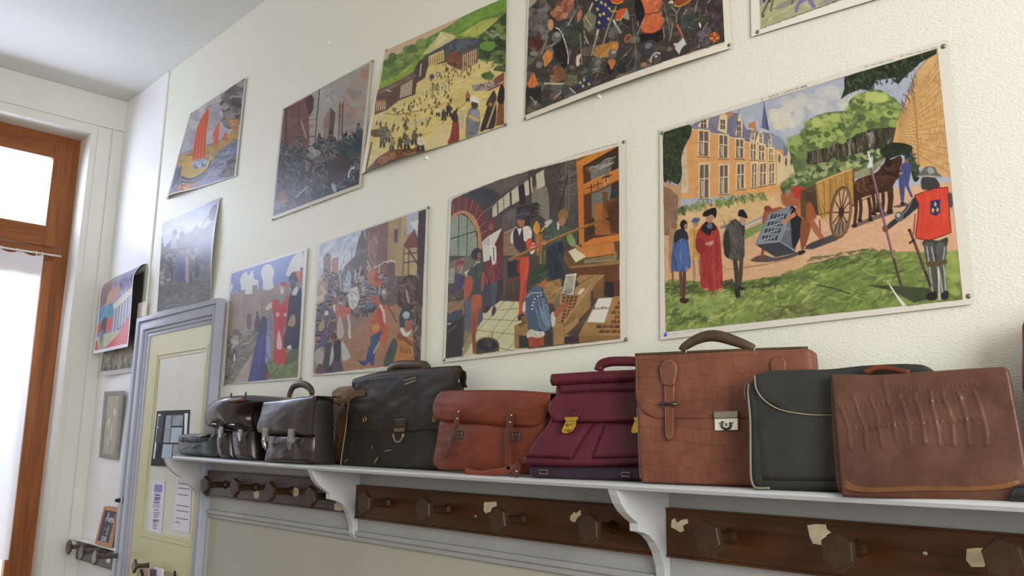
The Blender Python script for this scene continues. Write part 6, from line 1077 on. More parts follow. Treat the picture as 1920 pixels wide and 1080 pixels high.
# pressman in white sleeves and red hose
P.view = C; P.fill([(545, 130), (700, 80), (705, 250), (580, 300), (560, 440), (545, 440)], '#55504b', tex=.1); P.fill([(580, 150), (690, 130), (690, 280), (590, 290)], '#2b2a30'); P.fill([(575, 300), (690, 270), (690, 300), (650, 320), (580, 322)], '#6d3b28'); P.line([(585, 320), (572, 470)], 4, '#5b3524'); P.line([(635, 320), (638, 500)], 4.4, '#6b4530'); P.fill([(580, 440), (690, 400), (690, 480), (580, 490)], '#4d3427', .7)
P.fill([(675, 110), (775, 100), (775, 200), (752, 330), (742, 480), (720, 620), (680, 630), (685, 500), (700, 300), (680, 240)], '#c9482b', sm=False, tex=.08); P.fill([(700, 110), (690, 200), (700, 270), (672, 240), (668, 170)], '#8d2c22', sm=True); P.line([(745, 320), (720, 450), (712, 610)], 1.6, '#7d2a1c'); P.line([(765, 130), (745, 300)], 1.6, '#e0694a'); P.fill([(672, 625), (715, 600), (745, 620), (730, 650), (680, 662)], '#4a2d3f', sm=True)
P.view = A; P.ell(735, 775, 34, 44, '#a86c4c'); P.fill([(680, 715), (720, 690), (730, 655), (770, 640), (800, 665), (815, 705), (770, 720), (760, 755), (705, 745)], '#453a42', sm=True, tex=.1); P.line([(690, 715), (760, 690), (810, 705)], 1.4, '#6d6470'); P.fill([(640, 900), (670, 830), (705, 820), (700, 900), (660, 970), (640, 950)], '#cfc9bc', sm=True, tex=.08); P.fill([(745, 830), (800, 808), (832, 850), (830, 920), (780, 950), (748, 920)], '#d6d0c2', sm=True, tex=.08); P.strokes([(650, 850), (830, 830), (820, 930), (650, 950)], 24, 40, 1, 1.2, ['#a8a298', '#e4dfd2'], .4, .7); P.fill([(668, 850), (705, 825), (720, 900), (748, 825), (760, 930), (775, 1010), (745, 1040), (700, 1030), (665, 960)], '#3f2f3e', sm=True, tex=.1); P.fill([(700, 830), (745, 830), (720, 900)], '#d9d3c4'); P.fill([(780, 960), (815, 920), (840, 960), (845, 1030), (810, 1045)], '#cf4a2a', sm=True); P.fill([(830, 1000), (850, 960), (870, 1000), (850, 1060), (820, 1060)], '#d3cdbf', sm=True)
# old man in green, yellow boy
P.view = B; P.fill([(10, 830), (40, 760), (70, 800), (70, 860), (40, 890)], '#c9902f', sm=True, tex=.1); P.fill([(25, 890), (100, 880), (95, 1080), (40, 1080)], '#a1632e', tex=.1); P.line([(50, 900), (60, 1080)], 1.6, '#c98f4a'); P.line([(80, 860), (130, 800)], 3.4, '#c9a03c'); P.fill([(115, 770), (180, 745), (190, 780), (130, 830)], '#bdb7a4')
P.fill([(110, 930), (130, 840), (190, 770), (240, 770), (330, 780), (360, 850), (370, 930), (300, 980), (250, 1080), (130, 1080)], '#465145', sm=True, tex=.14); P.strokes([(130, 850), (330, 800), (340, 940), (140, 1000)], 34, 80, 2, .9, ['#5d6a58', '#333c33', '#6b7763'], .6, .6); P.fill([(150, 1000), (280, 940), (300, 1080), (150, 1080)], '#2c333d', tex=.15); P.ell(275, 760, 34, 52, '#a4714f', .3); P.fill([(240, 700), (270, 655), (310, 655), (330, 700), (320, 745), (285, 720), (245, 760)], '#8a6440', sm=True); P.fill([(228, 765), (250, 790), (250, 840), (232, 845)], '#d0cab8'); P.fill([(320, 900), (360, 880), (400, 960), (380, 1000), (335, 970)], '#7d945a', sm=True, tex=.1); P.fill([(390, 985), (430, 985), (445, 1020), (420, 1040)], '#b27c54', sm=True)
P.view = D; P.fill([(250, 20), (380, -20), (400, 200), (415, 330), (300, 340), (245, 280)], '#2c333d', tex=.14); P.strokes([(265, 30), (370, 20), (400, 310), (270, 310)], 24, 150, 3, 1.5, ['#414b58', '#1f252c'], .08, .7); P.fill([(165, 60), (245, 40), (235, 180), (170, 190)], '#5f5338', tex=.15); P.line([(185, 60), (190, 180)], 2, '#a8904e'); P.line([(225, 50), (222, 180)], 2.2, '#6a7256')
# the long bar
P.view = PX; P.line([(957, 489), (1020, 459), (1060, 441), (1105, 423), (1128, 415)], 4.6, '#8a5a2c'); P.line([(957, 487), (1020, 457), (1105, 421)], 1.4, '#b98a4e'); P.ell(1023, 456, 5, 4.5, '#b27c54'); P.ell(1010, 460, 4, 4, '#a86c4c'); P.line([(1000, 462), (1012, 458)], 4, '#c9482b')
# compositor in blue, front
P.view = D; P.fill([(200, 370), (380, 320), (385, 420), (300, 560), (240, 560)], '#9c7742', tex=.12); P.strokes([(210, 370), (370, 340), (300, 540), (250, 550)], 34, 60, 1.6, .2, ['#7a5a30', '#b8935a', '#5d4526'], .3, .8)
P.fill([(520, 330), (560, 290), (690, 285), (800, 285), (690, 420), (640, 470)], '#a07a48', tex=.1); P.line([(560, 370), (690, 290)], 1.2, '#5f4526'); P.fill([(690, 400), (790, 290), (785, 500), (690, 510)], '#7d5630', tex=.12)
P.fill([(390, 490), (560, 380), (665, 385), (430, 745), (330, 740), (380, 560)], '#a87d4a', tex=.1)
for r_ in range(8):
    for c_ in range(4):
        x = 400 + c_ * 38 - r_ * 8; y = 495 + r_ * 32 - c_ * 2
        if not (r_ > 1 and c_ < 1): P.fill([(x, y), (x + 28, y - 2), (x + 20, y + 22), (x - 8, y + 24)], '#5b3a20', tex=.3)
P.fill([(405, 745), (665, 385), (660, 600), (545, 720), (410, 930)], '#96703f', tex=.12); P.line([(405, 745), (665, 388)], 1.8, '#c49a60'); P.fill([(300, 740), (405, 750), (405, 950), (300, 960)], '#a37a46', tex=.1); P.fill([(410, 790), (545, 690), (550, 740), (420, 870)], '#b08750', .8); P.fill([(410, 880), (545, 880), (540, 930), (410, 945)], '#3d2c35'); P.fill([(420, 860), (560, 740), (640, 640), (620, 700), (550, 870)], '#5a4638', tex=.25)
P.fill([(430, 285), (535, 270), (500, 482), (392, 474)], '#d8d1bd'); P.line([(535, 270), (500, 482), (392, 474)], 1.4, '#3a342a')
for k in range(16): y = 300 + k * 11; P.line([(436 - k * 2.2, y + 4), (516 - k * 1.9, y - 8 + 2)], .9 if k < 12 else 1.3, '#5f594c', .9)
P.fill([(570, 420), (612, 416), (570, 470), (530, 474)], '#d6cdb6'); P.fill([(390, 400), (380, 560), (340, 650), (300, 560), (300, 500)], '#8f7752', .7, tex=.2); P.line([(395, 400), (372, 560)], 1.6, '#c9a468'); P.line([(280, 480), (390, 402)], 1.4, '#c9a468')
# right tray
P.fill([(545, 860), (730, 510), (870, 500), (945, 480), (945, 900), (550, 930)], '#a47a44', tex=.1); P.fill([(545, 868), (945, 870), (945, 900), (550, 935)], '#8d6536'); 
for r_ in range(8):
    for c_ in range(7):
        x = 605 + c_ * 57 + (7 - r_) * 28 - 40; y = 830 - r_ * 46
        if x > 720 - (830 - y) * -.1 + 60 * (r_ > 1) * 2.0 or r_ < 2:
            if x < 940 and (r_ < 2 or x > 800 + (r_ - 2) * 22): P.fill([(x - 14, y - 18), (x + 34, y - 20), (x + 24, y + 20), (x - 26, y + 20)], '#6b4424', tex=.3); P.line([(x - 24, y + 20), (x + 26, y + 20)], 1, '#c19a60')
P.fill([(738, 512), (868, 506), (790, 745), (625, 738)], '#dad4c8'); P.text('Bon le Bon' if False else 'Bascle Bon'.replace('c', 'e'), (690, 618), (835, 612), 22, '#4b453c', .9, .8); P.line([(700, 590), (694, 618)], 2, '#4b453c'); P.line([(778, 588), (776, 614)], 2, '#4b453c')
# the compositor
P.fill([(0, 690), (60, 660), (60, 720), (10, 790), (0, 790)], '#7d5a34', tex=.1); P.view = C; P.fill([(640, 710), (760, 650), (770, 900), (640, 910)], '#9a7444', tex=.1); P.fill([(680, 790), (770, 800), (770, 900), (680, 905)], '#38302c'); P.fill([(670, 700), (740, 660), (750, 680), (690, 720)], '#6b4c2b')
P.view = D; P.fill([(60, 890), (210, 870), (215, 970), (70, 985)], '#a4452b', tex=.15); P.fill([(210, 820), (285, 800), (300, 960), (210, 970)], '#3b352f', tex=.15); P.fill([(50, 890), (60, 830), (120, 800), (210, 830), (215, 870), (150, 890), (90, 880)], '#c9c4b6', sm=True); P.strokes([(60, 840), (205, 840), (205, 880), (70, 885)], 18, 40, 1.4, 1.4, ['#8f8a7d', '#e2ddd0'], .2, .8)
P.fill([(10, 620), (40, 480), (110, 420), (190, 420), (240, 500), (260, 620), (290, 720), (270, 800), (200, 830), (100, 810), (60, 760), (50, 680)], '#4a5a72', sm=True, tex=.12); P.fill([(110, 560), (180, 500), (240, 540), (270, 650), (295, 740), (250, 820), (190, 810), (150, 700)], '#5a6c86', sm=True, tex=.1); P.strokes([(130, 540), (230, 520), (270, 750), (180, 790)], 26, 130, 2.6, 1.4, ['#7a8ca6', '#3d4c64', '#8b9cb2'], .2, .7); P.line([(100, 620), (105, 560), (140, 510), (190, 490), (220, 500)], 2.4, '#2c3442')
for x, y in ((102, 615), (106, 580), (115, 550), (132, 518), (160, 494), (190, 486)): P.ell(x, y, 9, 8, '#ded9cc')
P.fill([(100, 420), (130, 390), (180, 405), (215, 450), (150, 440)], '#4f5f78', sm=True); P.line([(50, 500), (100, 460), (200, 460)], 1.4, '#c9c6bc'); P.fill([(10, 630), (20, 560), (40, 540), (35, 640)], '#d0cbbd', sm=True)
P.fill([(135, 380), (180, 370), (215, 330), (240, 320), (240, 370), (210, 410)], '#a8643c', sm=True); P.fill([(85, 360), (110, 260), (160, 200), (220, 190), (255, 230), (250, 300), (200, 350), (150, 370)], '#35422f', sm=True, tex=.15); P.strokes([(110, 260), (230, 210), (230, 310), (120, 340)], 18, 70, 3, -.8, ['#4b5a42', '#242d20'], .5, .7)
P.fill([(285, 660), (320, 645), (330, 720), (300, 790), (285, 740)], '#c9c4ac', sm=True); P.fill([(310, 650), (370, 590), (410, 550), (440, 560), (440, 600), (390, 640), (335, 700)], '#a8593a', sm=True); P.ell(428, 575, 14, 26, '#a8593a')
P.clip = None; P.view = A; P.tiny((95, 548), (250, 490), 8, '#6b645a'); P.tiny((255, 488), (420, 424), 9, '#6b645a'); P.tiny((555, 365), (884, 262), 14, '#6b645a'); P.view = B; P.tiny((285, 195), (520, 130), 11, '#5d564c'); P.tiny((540, 122), (785, 56), 11, '#5d564c'); P.view = D; P.tiny((635, 940), (780, 920), 9, '#5d564c'); P.tiny((800, 918), (940, 900), 9, '#5d564c'); P.view = C; P.tiny((40, 1005), (110, 996), 7, '#7a7368'); P.tiny((135, 995), (235, 985), 7, '#7a7368')
hang(P, 'wall_chart', 'printed chart of an old printing workshop with a tall orange wooden press', gain=.96, lift=0.006, bow=lambda u, v: 0.012 * np.exp(-((v) / .12) ** 2) * np.sin(math.pi * u))
tacks([((845, 375), 'top left', M_clear), ((1168, 266), 'top right'), ((1172, 636), 'bottom right'), ((832.5, 675), 'bottom left')], 'printing workshop chart')
# ---- chart: medieval battle
P = Print([(993, -160), (1352, -300), (1372, 90), (984, 226)], 400, 330, '#d5cdbc', 13)
P.view = PX; P.frame([(999, -156), (1341, -290), (1359, 79), (985, 216)], '#3a342e')
A = View(970, 0, 4.6957); B = View(1170, 0, 8.3095)
CR = ['#4b4036', '#3a342f', '#5b4a3b', '#6b5a48', '#2b2826', '#544d46', '#746a5d', '#47392e', '#5d5f5c', '#39403a']
P.view = PX; full = [(990, -150), (1340, -280), (1360, 82), (984, 216)]
P.blobs(full, 420, 9, CR, .85); P.strokes(full, 900, 16, 1.4, 1.9, CR + ['#8c8475', '#9a9384', '#1f1c1a'], .8, .8); P.crowd([(995, -140), (1335, -270), (1345, 0), (995, 20)], 90, 44, ['#8a4a34', '#5d5f62', '#6b5a48', '#3f4a5d', '#a05a30', '#55503f'])
P.view = A; P.fill([(100, -10), (200, -20), (150, 40), (100, 80)], '#9a9078', tex=.1); P.blobs([(100, 90), (280, 40), (260, 380), (100, 250)], 90, 26, ['#6d665f', '#5a5450', '#7c746b', '#494541'], .8); P.strokes([(200, 80), (280, 50), (290, 260), (200, 400)], 60, 22, 1.6, 1.2, ['#8a9098', '#565c64', '#71777f'], .7, .8)
P.blobs([(320, 60), (420, 10), (500, 0), (480, 120), (390, 180), (320, 120)], 50, 26, ['#a5654a', '#8c4c38', '#b57a58', '#7a4334'], .85); P.blobs([(120, 360), (200, 320), (220, 440), (130, 450)], 22, 26, ['#5a2622', '#46211e', '#632d28'], .85)
P.ell(303, 222, 26, 50, '#c08c56'); P.line([(290, 330), (300, 270)], 4, '#3b2f2b')
P.fill([(330, 260), (360, 240), (410, 300), (440, 380), (465, 480), (440, 600), (400, 590), (350, 500), (320, 420)], '#201d1b', sm=True); P.line([(345, 245), (390, 275), (430, 370), (458, 480), (460, 570)], 2.4, '#bdb8ab', sm=True); P.ell(355, 330, 44, 52, '#5d615c', .2); P.ell(362, 308, 26, 22, '#8e8f82', .2); P.line([(300, 410), (350, 380)], 3, '#8f897c')
P.strokes([(370, 230), (470, 190), (480, 300), (400, 300)], 40, 18, 1.6, .6, ['#5a6472', '#77808a', '#3d4550'], .7, .9); P.line([(415, 310), (520, 110)], 2.6, '#a5a296'); P.ell(485, 125, 26, 40, '#5c5a58', .5); P.blobs([(450, 260), (560, 240), (560, 380), (450, 390)], 26, 34, ['#323a32', '#283029', '#414839'], .9)
P.fill([(545, 120), (580, 95), (582, 140), (556, 195), (540, 180)], '#b36a4c', sm=True); P.line([(610, 190), (680, 30)], 4.2, '#8d8a82'); P.line([(612, 190), (680, 34)], 1.4, '#d8d5c9'); P.fill([(590, 170), (640, 100), (715, 150), (690, 260), (640, 290), (600, 240)], '#6f6c55', tex=.15); P.line([(610, 150), (670, 240)], 1.4, '#b5af92')
NV = [(690, 0), (840, -30), (850, 90), (830, 180), (760, 260), (705, 255), (715, 130)]; P.fill(NV, '#2d2c5c', tex=.15); P.fill([(715, 110), (770, 100), (740, 250), (705, 250)], '#211f45', .7)
def fleur(x, y, k=17): P.line([(x, y - k), (x + 2, y + k)], 1.4, '#d6c64a'); P.line([(x - k * .8, y - 6), (x + k * .8, y + 8)], 1.3, '#d6c64a'); P.line([(x - k * .7, y + 9), (x + k * .7, y - 8)], 1.2, '#c9b93f')
for q in ((710, 5), (755, 30), (792, 50), (826, 82), (722, 88), (744, 140), (776, 128), (818, 172), (736, 205)): fleur(*q)
P.line([(888, 60), (850, 150), (800, 290), (770, 400)], 2.4, '#a39a80'); P.line([(835, 108), (895, 105)], 2.6, '#b59a3c')
P.fill([(830, 0), (840, -40), (940, -50), (948, 20), (900, 42), (850, 30)], '#c94a25', sm=True); P.line([(845, 30), (900, 44), (945, 22)], 1.2, '#d8b24a')
P.fill([(878, 160), (910, 95), (985, 80), (960, 140), (900, 188)], '#c44e27', sm=True); P.line([(882, 184), (925, 180), (985, 90)], 1.6, '#d0b054'); P.fill([(940, 160), (985, 100), (1000, 180), (960, 170)], '#8d887d', sm=True)
P.line([(860, 185), (890, 240), (930, 300)], 4, '#8f8d8a'); P.line([(862, 180), (880, 225)], 2.6, '#d2cec3'); P.line([(725, 265), (712, 330), (690, 420)], 4.4, '#8d8a86'); P.line([(730, 265), (715, 320)], 2.4, '#d0ccc2'); P.line([(690, 400), (672, 500)], 2, '#a89f8c'); P.line([(600, 270), (610, 330), (640, 390)], 2.6, '#9a968b')
P.line([(216, 480), (270, 345)], 2.6, '#8f8b83'); P.line([(80, 580), (190, 480)], 2.2, '#6f6b60'); P.line([(565, 300), (585, 570)], 1.8, '#8f887a'); P.fill([(530, 510), (575, 480), (560, 540), (570, 565), (540, 590)], '#c9bfae', sm=True); P.line([(530, 510), (528, 560)], 2.4, '#9a3228')
P.fill([(230, 500), (270, 450), (310, 455), (310, 520), (250, 590), (240, 540)], '#bf7a2e', sm=True, tex=.15); P.line([(320, 440), (315, 520), (260, 585)], 1.4, '#a89a70'); P.ell(200, 570, 30, 30, '#76746c'); P.ell(150, 470, 36, 22, '#7d7b6c')
P.fill([(84, 745), (150, 630), (190, 740), (140, 782), (120, 772)], '#c9692b', tex=.12); P.line([(150, 635), (130, 770)], 1.4, '#8c431c'); P.fill([(75, 780), (220, 760), (215, 900), (75, 890)], '#26221f', tex=.2); P.line([(120, 850), (180, 920)], 2.6, '#8d8877'); P.ell(168, 905, 14, 24, '#8f866a', .6)
P.blobs([(300, 600), (400, 580), (420, 700), (300, 720)], 34, 28, ['#7a4f33', '#5f3c28', '#8a6040'], .8); P.line([(245, 735), (400, 742), (540, 732)], 3.0, '#b9ad92'); P.blobs([(440, 700), (560, 660), (560, 740), (440, 760)], 20, 26, ['#66684a', '#55583e'], .8)
P.fill([(690, 460), (720, 410), (820, 385), (900, 375), (905, 440), (860, 500), (760, 515), (695, 500)], '#b27a36', sm=True, tex=.15); P.line([(730, 500), (830, 395)], 1.6, '#7b4d22'); P.ell(862, 480, 40, 42, '#5b5850'); P.ell(868, 466, 22, 18, '#9a978c'); P.fill([(820, 540), (890, 540), (870, 620), (840, 610)], '#b0603c', sm=True, tex=.2); P.fill([(825, 560), (860, 640), (850, 690), (815, 600)], '#1d1a1a')
P.fill([(530, 780), (590, 690), (710, 690), (690, 740), (560, 800)], '#2f2f56', tex=.2)
for q in ((580, 735), (612, 712), (607, 768), (660, 750)): fleur(*q)
P.fill([(640, 640), (680, 520), (700, 640), (680, 690)], '#3a463a', sm=True); P.strokes([(680, 520), (800, 510), (760, 640), (690, 650)], 24, 60, 2, -.8, ['#6f726a', '#43463f', '#96958a'], .4, .8); P.line([(340, 880), (400, 820), (450, 780)], 2.4, '#a5a194'); P.line([(480, 780), (540, 830)], 2.4, '#b2aea2'); P.ell(445, 800, 40, 50, '#46474a'); P.line([(905, 590), (985, 490)], 2.4, '#b5b4aa'); P.fill([(905, 590), (985, 500), (990, 640), (930, 660)], '#262826', sm=True)
P.view = B; P.fill([(310, 0), (600, -10), (580, 120), (540, 200), (400, 235), (340, 180)], '#c65f3c', sm=True, tex=.1); P.fill([(290, 450), (340, 260), (400, 240), (560, 205), (620, 260), (645, 360), (600, 460), (480, 530), (330, 525)], '#c0592f', sm=True, tex=.1); P.strokes([(330, 20), (580, 20), (630, 350), (480, 510), (320, 480)], 90, 40, 2.4, .6, ['#d4744c', '#a54826', '#d88a5c'], .9, .5); P.line([(350, 240), (540, 205)], 1.6, '#7a3018'); P.line([(290, 460), (340, 530), (480, 535), (600, 465), (648, 360), (600, 200)], 1.4, '#5b2818'); P.line([(592, 190), (650, 330)], 1.2, '#d8c9a8')
P.fill([(195, 60), (250, 0), (310, 60), (345, 200), (330, 300), (240, 380), (210, 260)], '#191817', sm=True); P.fill([(265, 540), (480, 540), (620, 480), (640, 620), (560, 680), (300, 680)], '#1b1a19', tex=.2); P.blobs([(640, 40), (820, 140), (780, 400), (660, 480)], 40, 44, ['#4a423a', '#5c5349', '#39332d'], .8)
P.fill([(815, 40), (830, -20), (1060, -40), (1040, 20), (950, 80), (860, 110), (790, 90)], '#8a3f1f', sm=True, tex=.1); P.line([(790, 95), (870, 112), (960, 78), (1060, 5)], 1.8, '#c99a35'); P.fill([(710, 70), (740, 20), (790, 30), (780, 70), (740, 60)], '#bdb79f', sm=True)
for q in ([(760, 120), (840, 210), (835, 370)], [(900, 110), (840, 220)], [(1160, 20), (1100, 260), (1080, 360)], [(1360, 0), (1300, 60)], [(1290, 100), (1300, 240)], [(1320, 350), (1250, 460), (1200, 580), (1190, 760)], [(640, 440), (660, 620)], [(780, 370), (760, 560), (735, 660)], [(1000, 150), (930, 260)], [(240, 330), (245, 430)], [(350, 280), (230, 560)]): P.line(q, 1.6, '#9c9b92', .9)
P.fill([(1180, 360), (1210, 380), (1215, 440), (1195, 430)], '#cfcabd', sm=True); P.blobs([(1200, 480), (1420, 400), (1300, 760), (1190, 770)], 30, 44, ['#4f4a52', '#625b60', '#3e3a40'], .8); P.blobs([(1320, 100), (1530, 40), (1540, 400), (1320, 330)], 24, 60, ['#43323a', '#352a30', '#513d40'], .7); P.blobs([(930, 280), (1100, 200), (1080, 440), (960, 560)], 30, 50, ['#39443f', '#2f3734', '#47504a'], .7); P.fill([(1160, 260), (1230, 230), (1290, 330), (1170, 350)], '#3d4630', sm=True)
P.line([(840, 390), (890, 480), (940, 590)], 4.6, '#8a3a28'); P.line([(850, 390), (950, 590)], 1.6, '#c07a48'); P.fill([(920, 640), (945, 590), (1008, 710), (975, 720), (930, 780), (900, 868), (850, 800), (810, 720), (815, 690), (870, 690)], '#b9b6b8', sm=False); P.fill([(812, 720), (850, 740), (830, 760), (860, 820), (820, 770)], '#a8323c'); P.ell(1420, 590, 90, 92, '#3d3420', .0); P.ell(1418, 585, 76, 80, '#a0491c'); P.line([(1350, 605), (1490, 600)], 2.4, '#d08a3a'); P.line([(1420, 510), (1415, 670)], 2.4, '#d08a3a'); P.ell(1420, 592, 20, 24, '#7a3212')
P.fill([(290, 740), (380, 650), (500, 640), (540, 720), (500, 830), (400, 870), (300, 850)], '#3b3c44', sm=True, tex=.2); P.ell(420, 730, 60, 44, '#6b7064', -.3); P.ell(545, 920, 84, 86, '#4b4543', .3); P.line([(470, 1000), (475, 920), (540, 845), (610, 860)], 2.6, '#b9b5ad', sm=True); P.ell(548, 900, 18, 18, '#cfcbc2'); P.ell(90, 610, 50, 76, '#a5603c', .5); P.ell(92, 612, 34, 54, '#6b3a24', .5); P.ell(370, 1030, 46, 40, '#a06a48')
for a_, b_ in (((640, 60), (760, 600)), ((150, 300), (250, 1000)), ((0, 950), (160, 760)), ((80, 1080), (170, 960))): P.line([a_, b_], 1.6, '#86857c', .7)
P.view = PX; P.strokes([(988, 100), (1355, -30), (1358, 80), (986, 210)], 240, 9, .9, 2.2, ['#8d8878', '#25211e', '#a19a88', '#5d5245'], .8, .7)
P.clip = None; P.view = B; P.tiny((1000, 885), (1280, 785), 14, '#5d564c'); P.tiny((1310, 768), (1570, 685), 14, '#5d564c')
hang(P, 'wall_chart', 'printed chart of a crowded medieval battle, cut by the top edge of the photo', lift=0.008, bow=lambda u, v: 0.014 * np.exp(-((1 - v) / .15) ** 2) * np.sin(math.pi * u))
tacks([((983.5, 222), 'bottom left'), ((1366, 84), 'bottom right')], 'medieval battle chart')
# ---- chart: palace building site in a green landscape
P = Print([(724.5, 93), (950, -6), (947, 235), (680, 327)], 300, 300, '#ddd4bc', 14)
V = View(660, 0, 3.175); P.view = V
P.frame([(205, 300), (930, -20), (905, 745), (90, 1030)], '#c9b070')
P.fill([(190, 300), (940, -60), (940, 40), (560, 180), (200, 360)], '#c9a582', sh='#b9a98c'); P.fill([(560, 110), (940, -60), (940, 20), (640, 120)], '#a3a295', .8)
P.fill([(195, 370), (400, 260), (560, 170), (820, 0), (940, -20), (920, 430), (700, 330), (440, 330), (180, 540)], '#6d8a3e', tex=.2)
P.blobs([(195, 370), (400, 270), (520, 220), (420, 330), (190, 470)], 60, 26, ['#5a7436', '#4b6330', '#7d9648', '#6d8840'], .8); P.fill([(180, 500), (330, 430), (500, 260), (520, 270), (420, 400), (280, 500), (176, 545)], '#7c9a34', tex=.15); P.fill([(620, 160), (820, 20), (930, 0), (925, 60), (700, 170), (640, 220)], '#6a9034', tex=.15); P.fill([(640, 215), (760, 130), (870, 105), (860, 150), (740, 225)], '#a9aa50', tex=.15)
P.line([(230, 420), (400, 320), (560, 220), (760, 110), (930, 40)], 2, '#8da05a', .8); P.line([(200, 470), (420, 330)], 2, '#4d6a2c', .8); P.line([(640, 210), (780, 120), (930, 70)], 2, '#4d6a2c', .8)
P.fill([(760, 220), (860, 130), (930, 60), (912, 430), (840, 420), (860, 370), (760, 350)], '#42532e', tex=.25); P.blobs([(770, 250), (920, 120), (910, 420), (850, 410), (830, 330), (770, 300)], 80, 24, ['#5b7038', '#37472a', '#6f8544', '#2d3a24'], .8); P.strokes([(790, 200), (910, 150), (900, 230), (800, 230)], 26, 26, 2, .3, ['#9c9d90', '#7b7f76', '#b5b4a6'], .6, .8); P.fill([(770, 260), (850, 250), (840, 300), (780, 300)], '#5f8a3a', sm=True)
P.fill([(175, 545), (300, 500), (420, 400), (850, 365), (700, 520), (900, 470), (905, 745), (95, 1025)], '#cbb76e', tex=.06); P.strokes([(180, 640), (850, 380), (900, 560), (800, 760), (120, 1000)], 240, 110, 3, -.35, ['#d8c67e', '#bda55a', '#d2be70', '#b59f5c', '#e0d193'], .25, .6)
P.fill([(430, 330), (540, 190), (620, 215), (620, 240), (480, 320)], '#bdb47c', tex=.06); P.fill([(530, 190), (575, 230), (500, 290)], '#cfc78f')
P.fill([(415, 420), (440, 340), (620, 240), (740, 230), (760, 260), (755, 370), (670, 430), (640, 360), (470, 400), (420, 470)], '#5d5049', tex=.15); P.fill([(440, 340), (620, 235), (740, 230), (760, 270), (640, 310), (450, 370)], '#4d5058', tex=.2); P.blobs([(580, 260), (760, 240), (750, 290), (600, 310)], 22, 20, ['#5c6068', '#44474d'], .8)
P.fill([(468, 340), (555, 300), (560, 365), (470, 405)], '#c9ae6c', tex=.1); P.fill([(570, 330), (630, 310), (665, 350), (660, 425), (575, 385)], '#7a4d36', tex=.15); P.fill([(665, 330), (755, 285), (755, 375), (665, 430)], '#6d5340', tex=.15)
for k in range(7): P.line([(672 + k * 12, 330 - k * 6), (670 + k * 12, 425 - k * 7)], 1.6, '#cdb78c')
for k in range(6): P.line([(480 + k * 13, 350 - k * 6), (480 + k * 13, 395 - k * 6)], 1.4, '#6b5a3c', .8)
P.fill([(375, 440), (410, 370), (445, 350), (470, 380), (450, 470), (405, 500), (385, 480)], '#51443f', tex=.2); P.line([(425, 385), (420, 460)], 2.4, '#c9b68c')
P.fill([(160, 560), (300, 490), (385, 455), (405, 490), (395, 570), (300, 605), (230, 660), (150, 690)], '#5e4436', tex=.2); P.fill([(160, 545), (300, 480), (380, 430), (400, 460), (290, 520), (165, 580)], '#6d5a4c', tex=.2)
for k in range(8): P.line([(312 + k * 9, 515 - k * 5), (308 + k * 9, 590 - k * 3)], 1.8, '#c9bd9c')
P.fill([(150, 600), (220, 595), (215, 650), (155, 680)], '#8a5b3c', tex=.2)
for k in range(5): P.line([(165 + k * 13, 610), (162 + k * 13, 660)], 1.6, '#d2c199')
P.fill([(145, 690), (215, 670), (205, 720), (140, 735)], '#cdb587', tex=.15); P.line([(220, 540), (250, 550)], 1.6, '#d8cfae'); P.line([(165, 560), (290, 510)], 1.6, '#8f7a5c')
P.line([(390, 580), (450, 560), (580, 490), (660, 450)], 2.6, '#c9b88c'); P.strokes([(440, 560), (570, 500), (600, 520), (450, 590)], 26, 40, 2, 1.5, ['#8f7f5c', '#ddd0a0', '#a3926a'], .1, .9); P.ell(505, 525, 14, 20, '#a59468')
P.ell(490, 462, 14, 16, '#4d556b'); P.ell(525, 448, 12, 14, '#4d556b'); P.ell(525, 448, 7, 9, '#d6c888')
for reg, n, h in (([(430, 480), (640, 370), (840, 370), (680, 470), (500, 560)], 70, 17), ([(260, 640), (580, 540), (620, 600), (400, 700), (260, 690)], 46, 22), ([(540, 380), (640, 380), (640, 430), (560, 440)], 26, 16), ([(150, 740), (480, 700), (470, 770), (160, 830)], 22, 34)): P.crowd(reg, n, h, ['#4a3f33', '#5f4a35', '#3a352f', '#6d5a40'])
P.line([(215, 680), (300, 690), (450, 660), (560, 620)], 2, '#8f7538', .8); P.line([(480, 880), (560, 720), (700, 600)], 2.4, '#a08440', .8); P.fill([(440, 905), (520, 760), (560, 740), (640, 850), (600, 870)], '#cbb883', tex=.05); P.fill([(350, 740), (470, 700), (480, 720), (370, 760)], '#b9ad8a', .8)
P.fill([(720, 510), (830, 490), (905, 430), (900, 500), (820, 540), (730, 545)], '#8e8578', tex=.3); P.strokes([(720, 510), (900, 450), (895, 510), (740, 545)], 50, 14, 2, 1.2, ['#d8d2c4', '#7b3b30', '#55504a', '#b9b3a6'], .5, .9); P.line([(815, 540), (905, 495)], 3, '#8a3a2a'); P.fill([(845, 470), (905, 430), (905, 480), (850, 510)], '#744539', tex=.2); P.blobs([(780, 450), (835, 430), (830, 460), (790, 465)], 10, 16, ['#4d6a35', '#3c5529'], .9)
P.fill([(130, 780), (190, 770), (230, 755), (235, 800), (190, 820), (135, 815)], '#6b4f32', sm=True, tex=.2); P.ell(205, 785, 28, 26, '#5f6b4a')
P.fill([(95, 1020), (180, 940), (260, 900), (380, 890), (440, 900), (440, 925), (100, 1035)], '#6d4526', tex=.25); P.blobs([(150, 980), (260, 910), (430, 900), (420, 930), (180, 1010)], 40, 22, ['#8a5a33', '#573620', '#9c6c40'], .8)
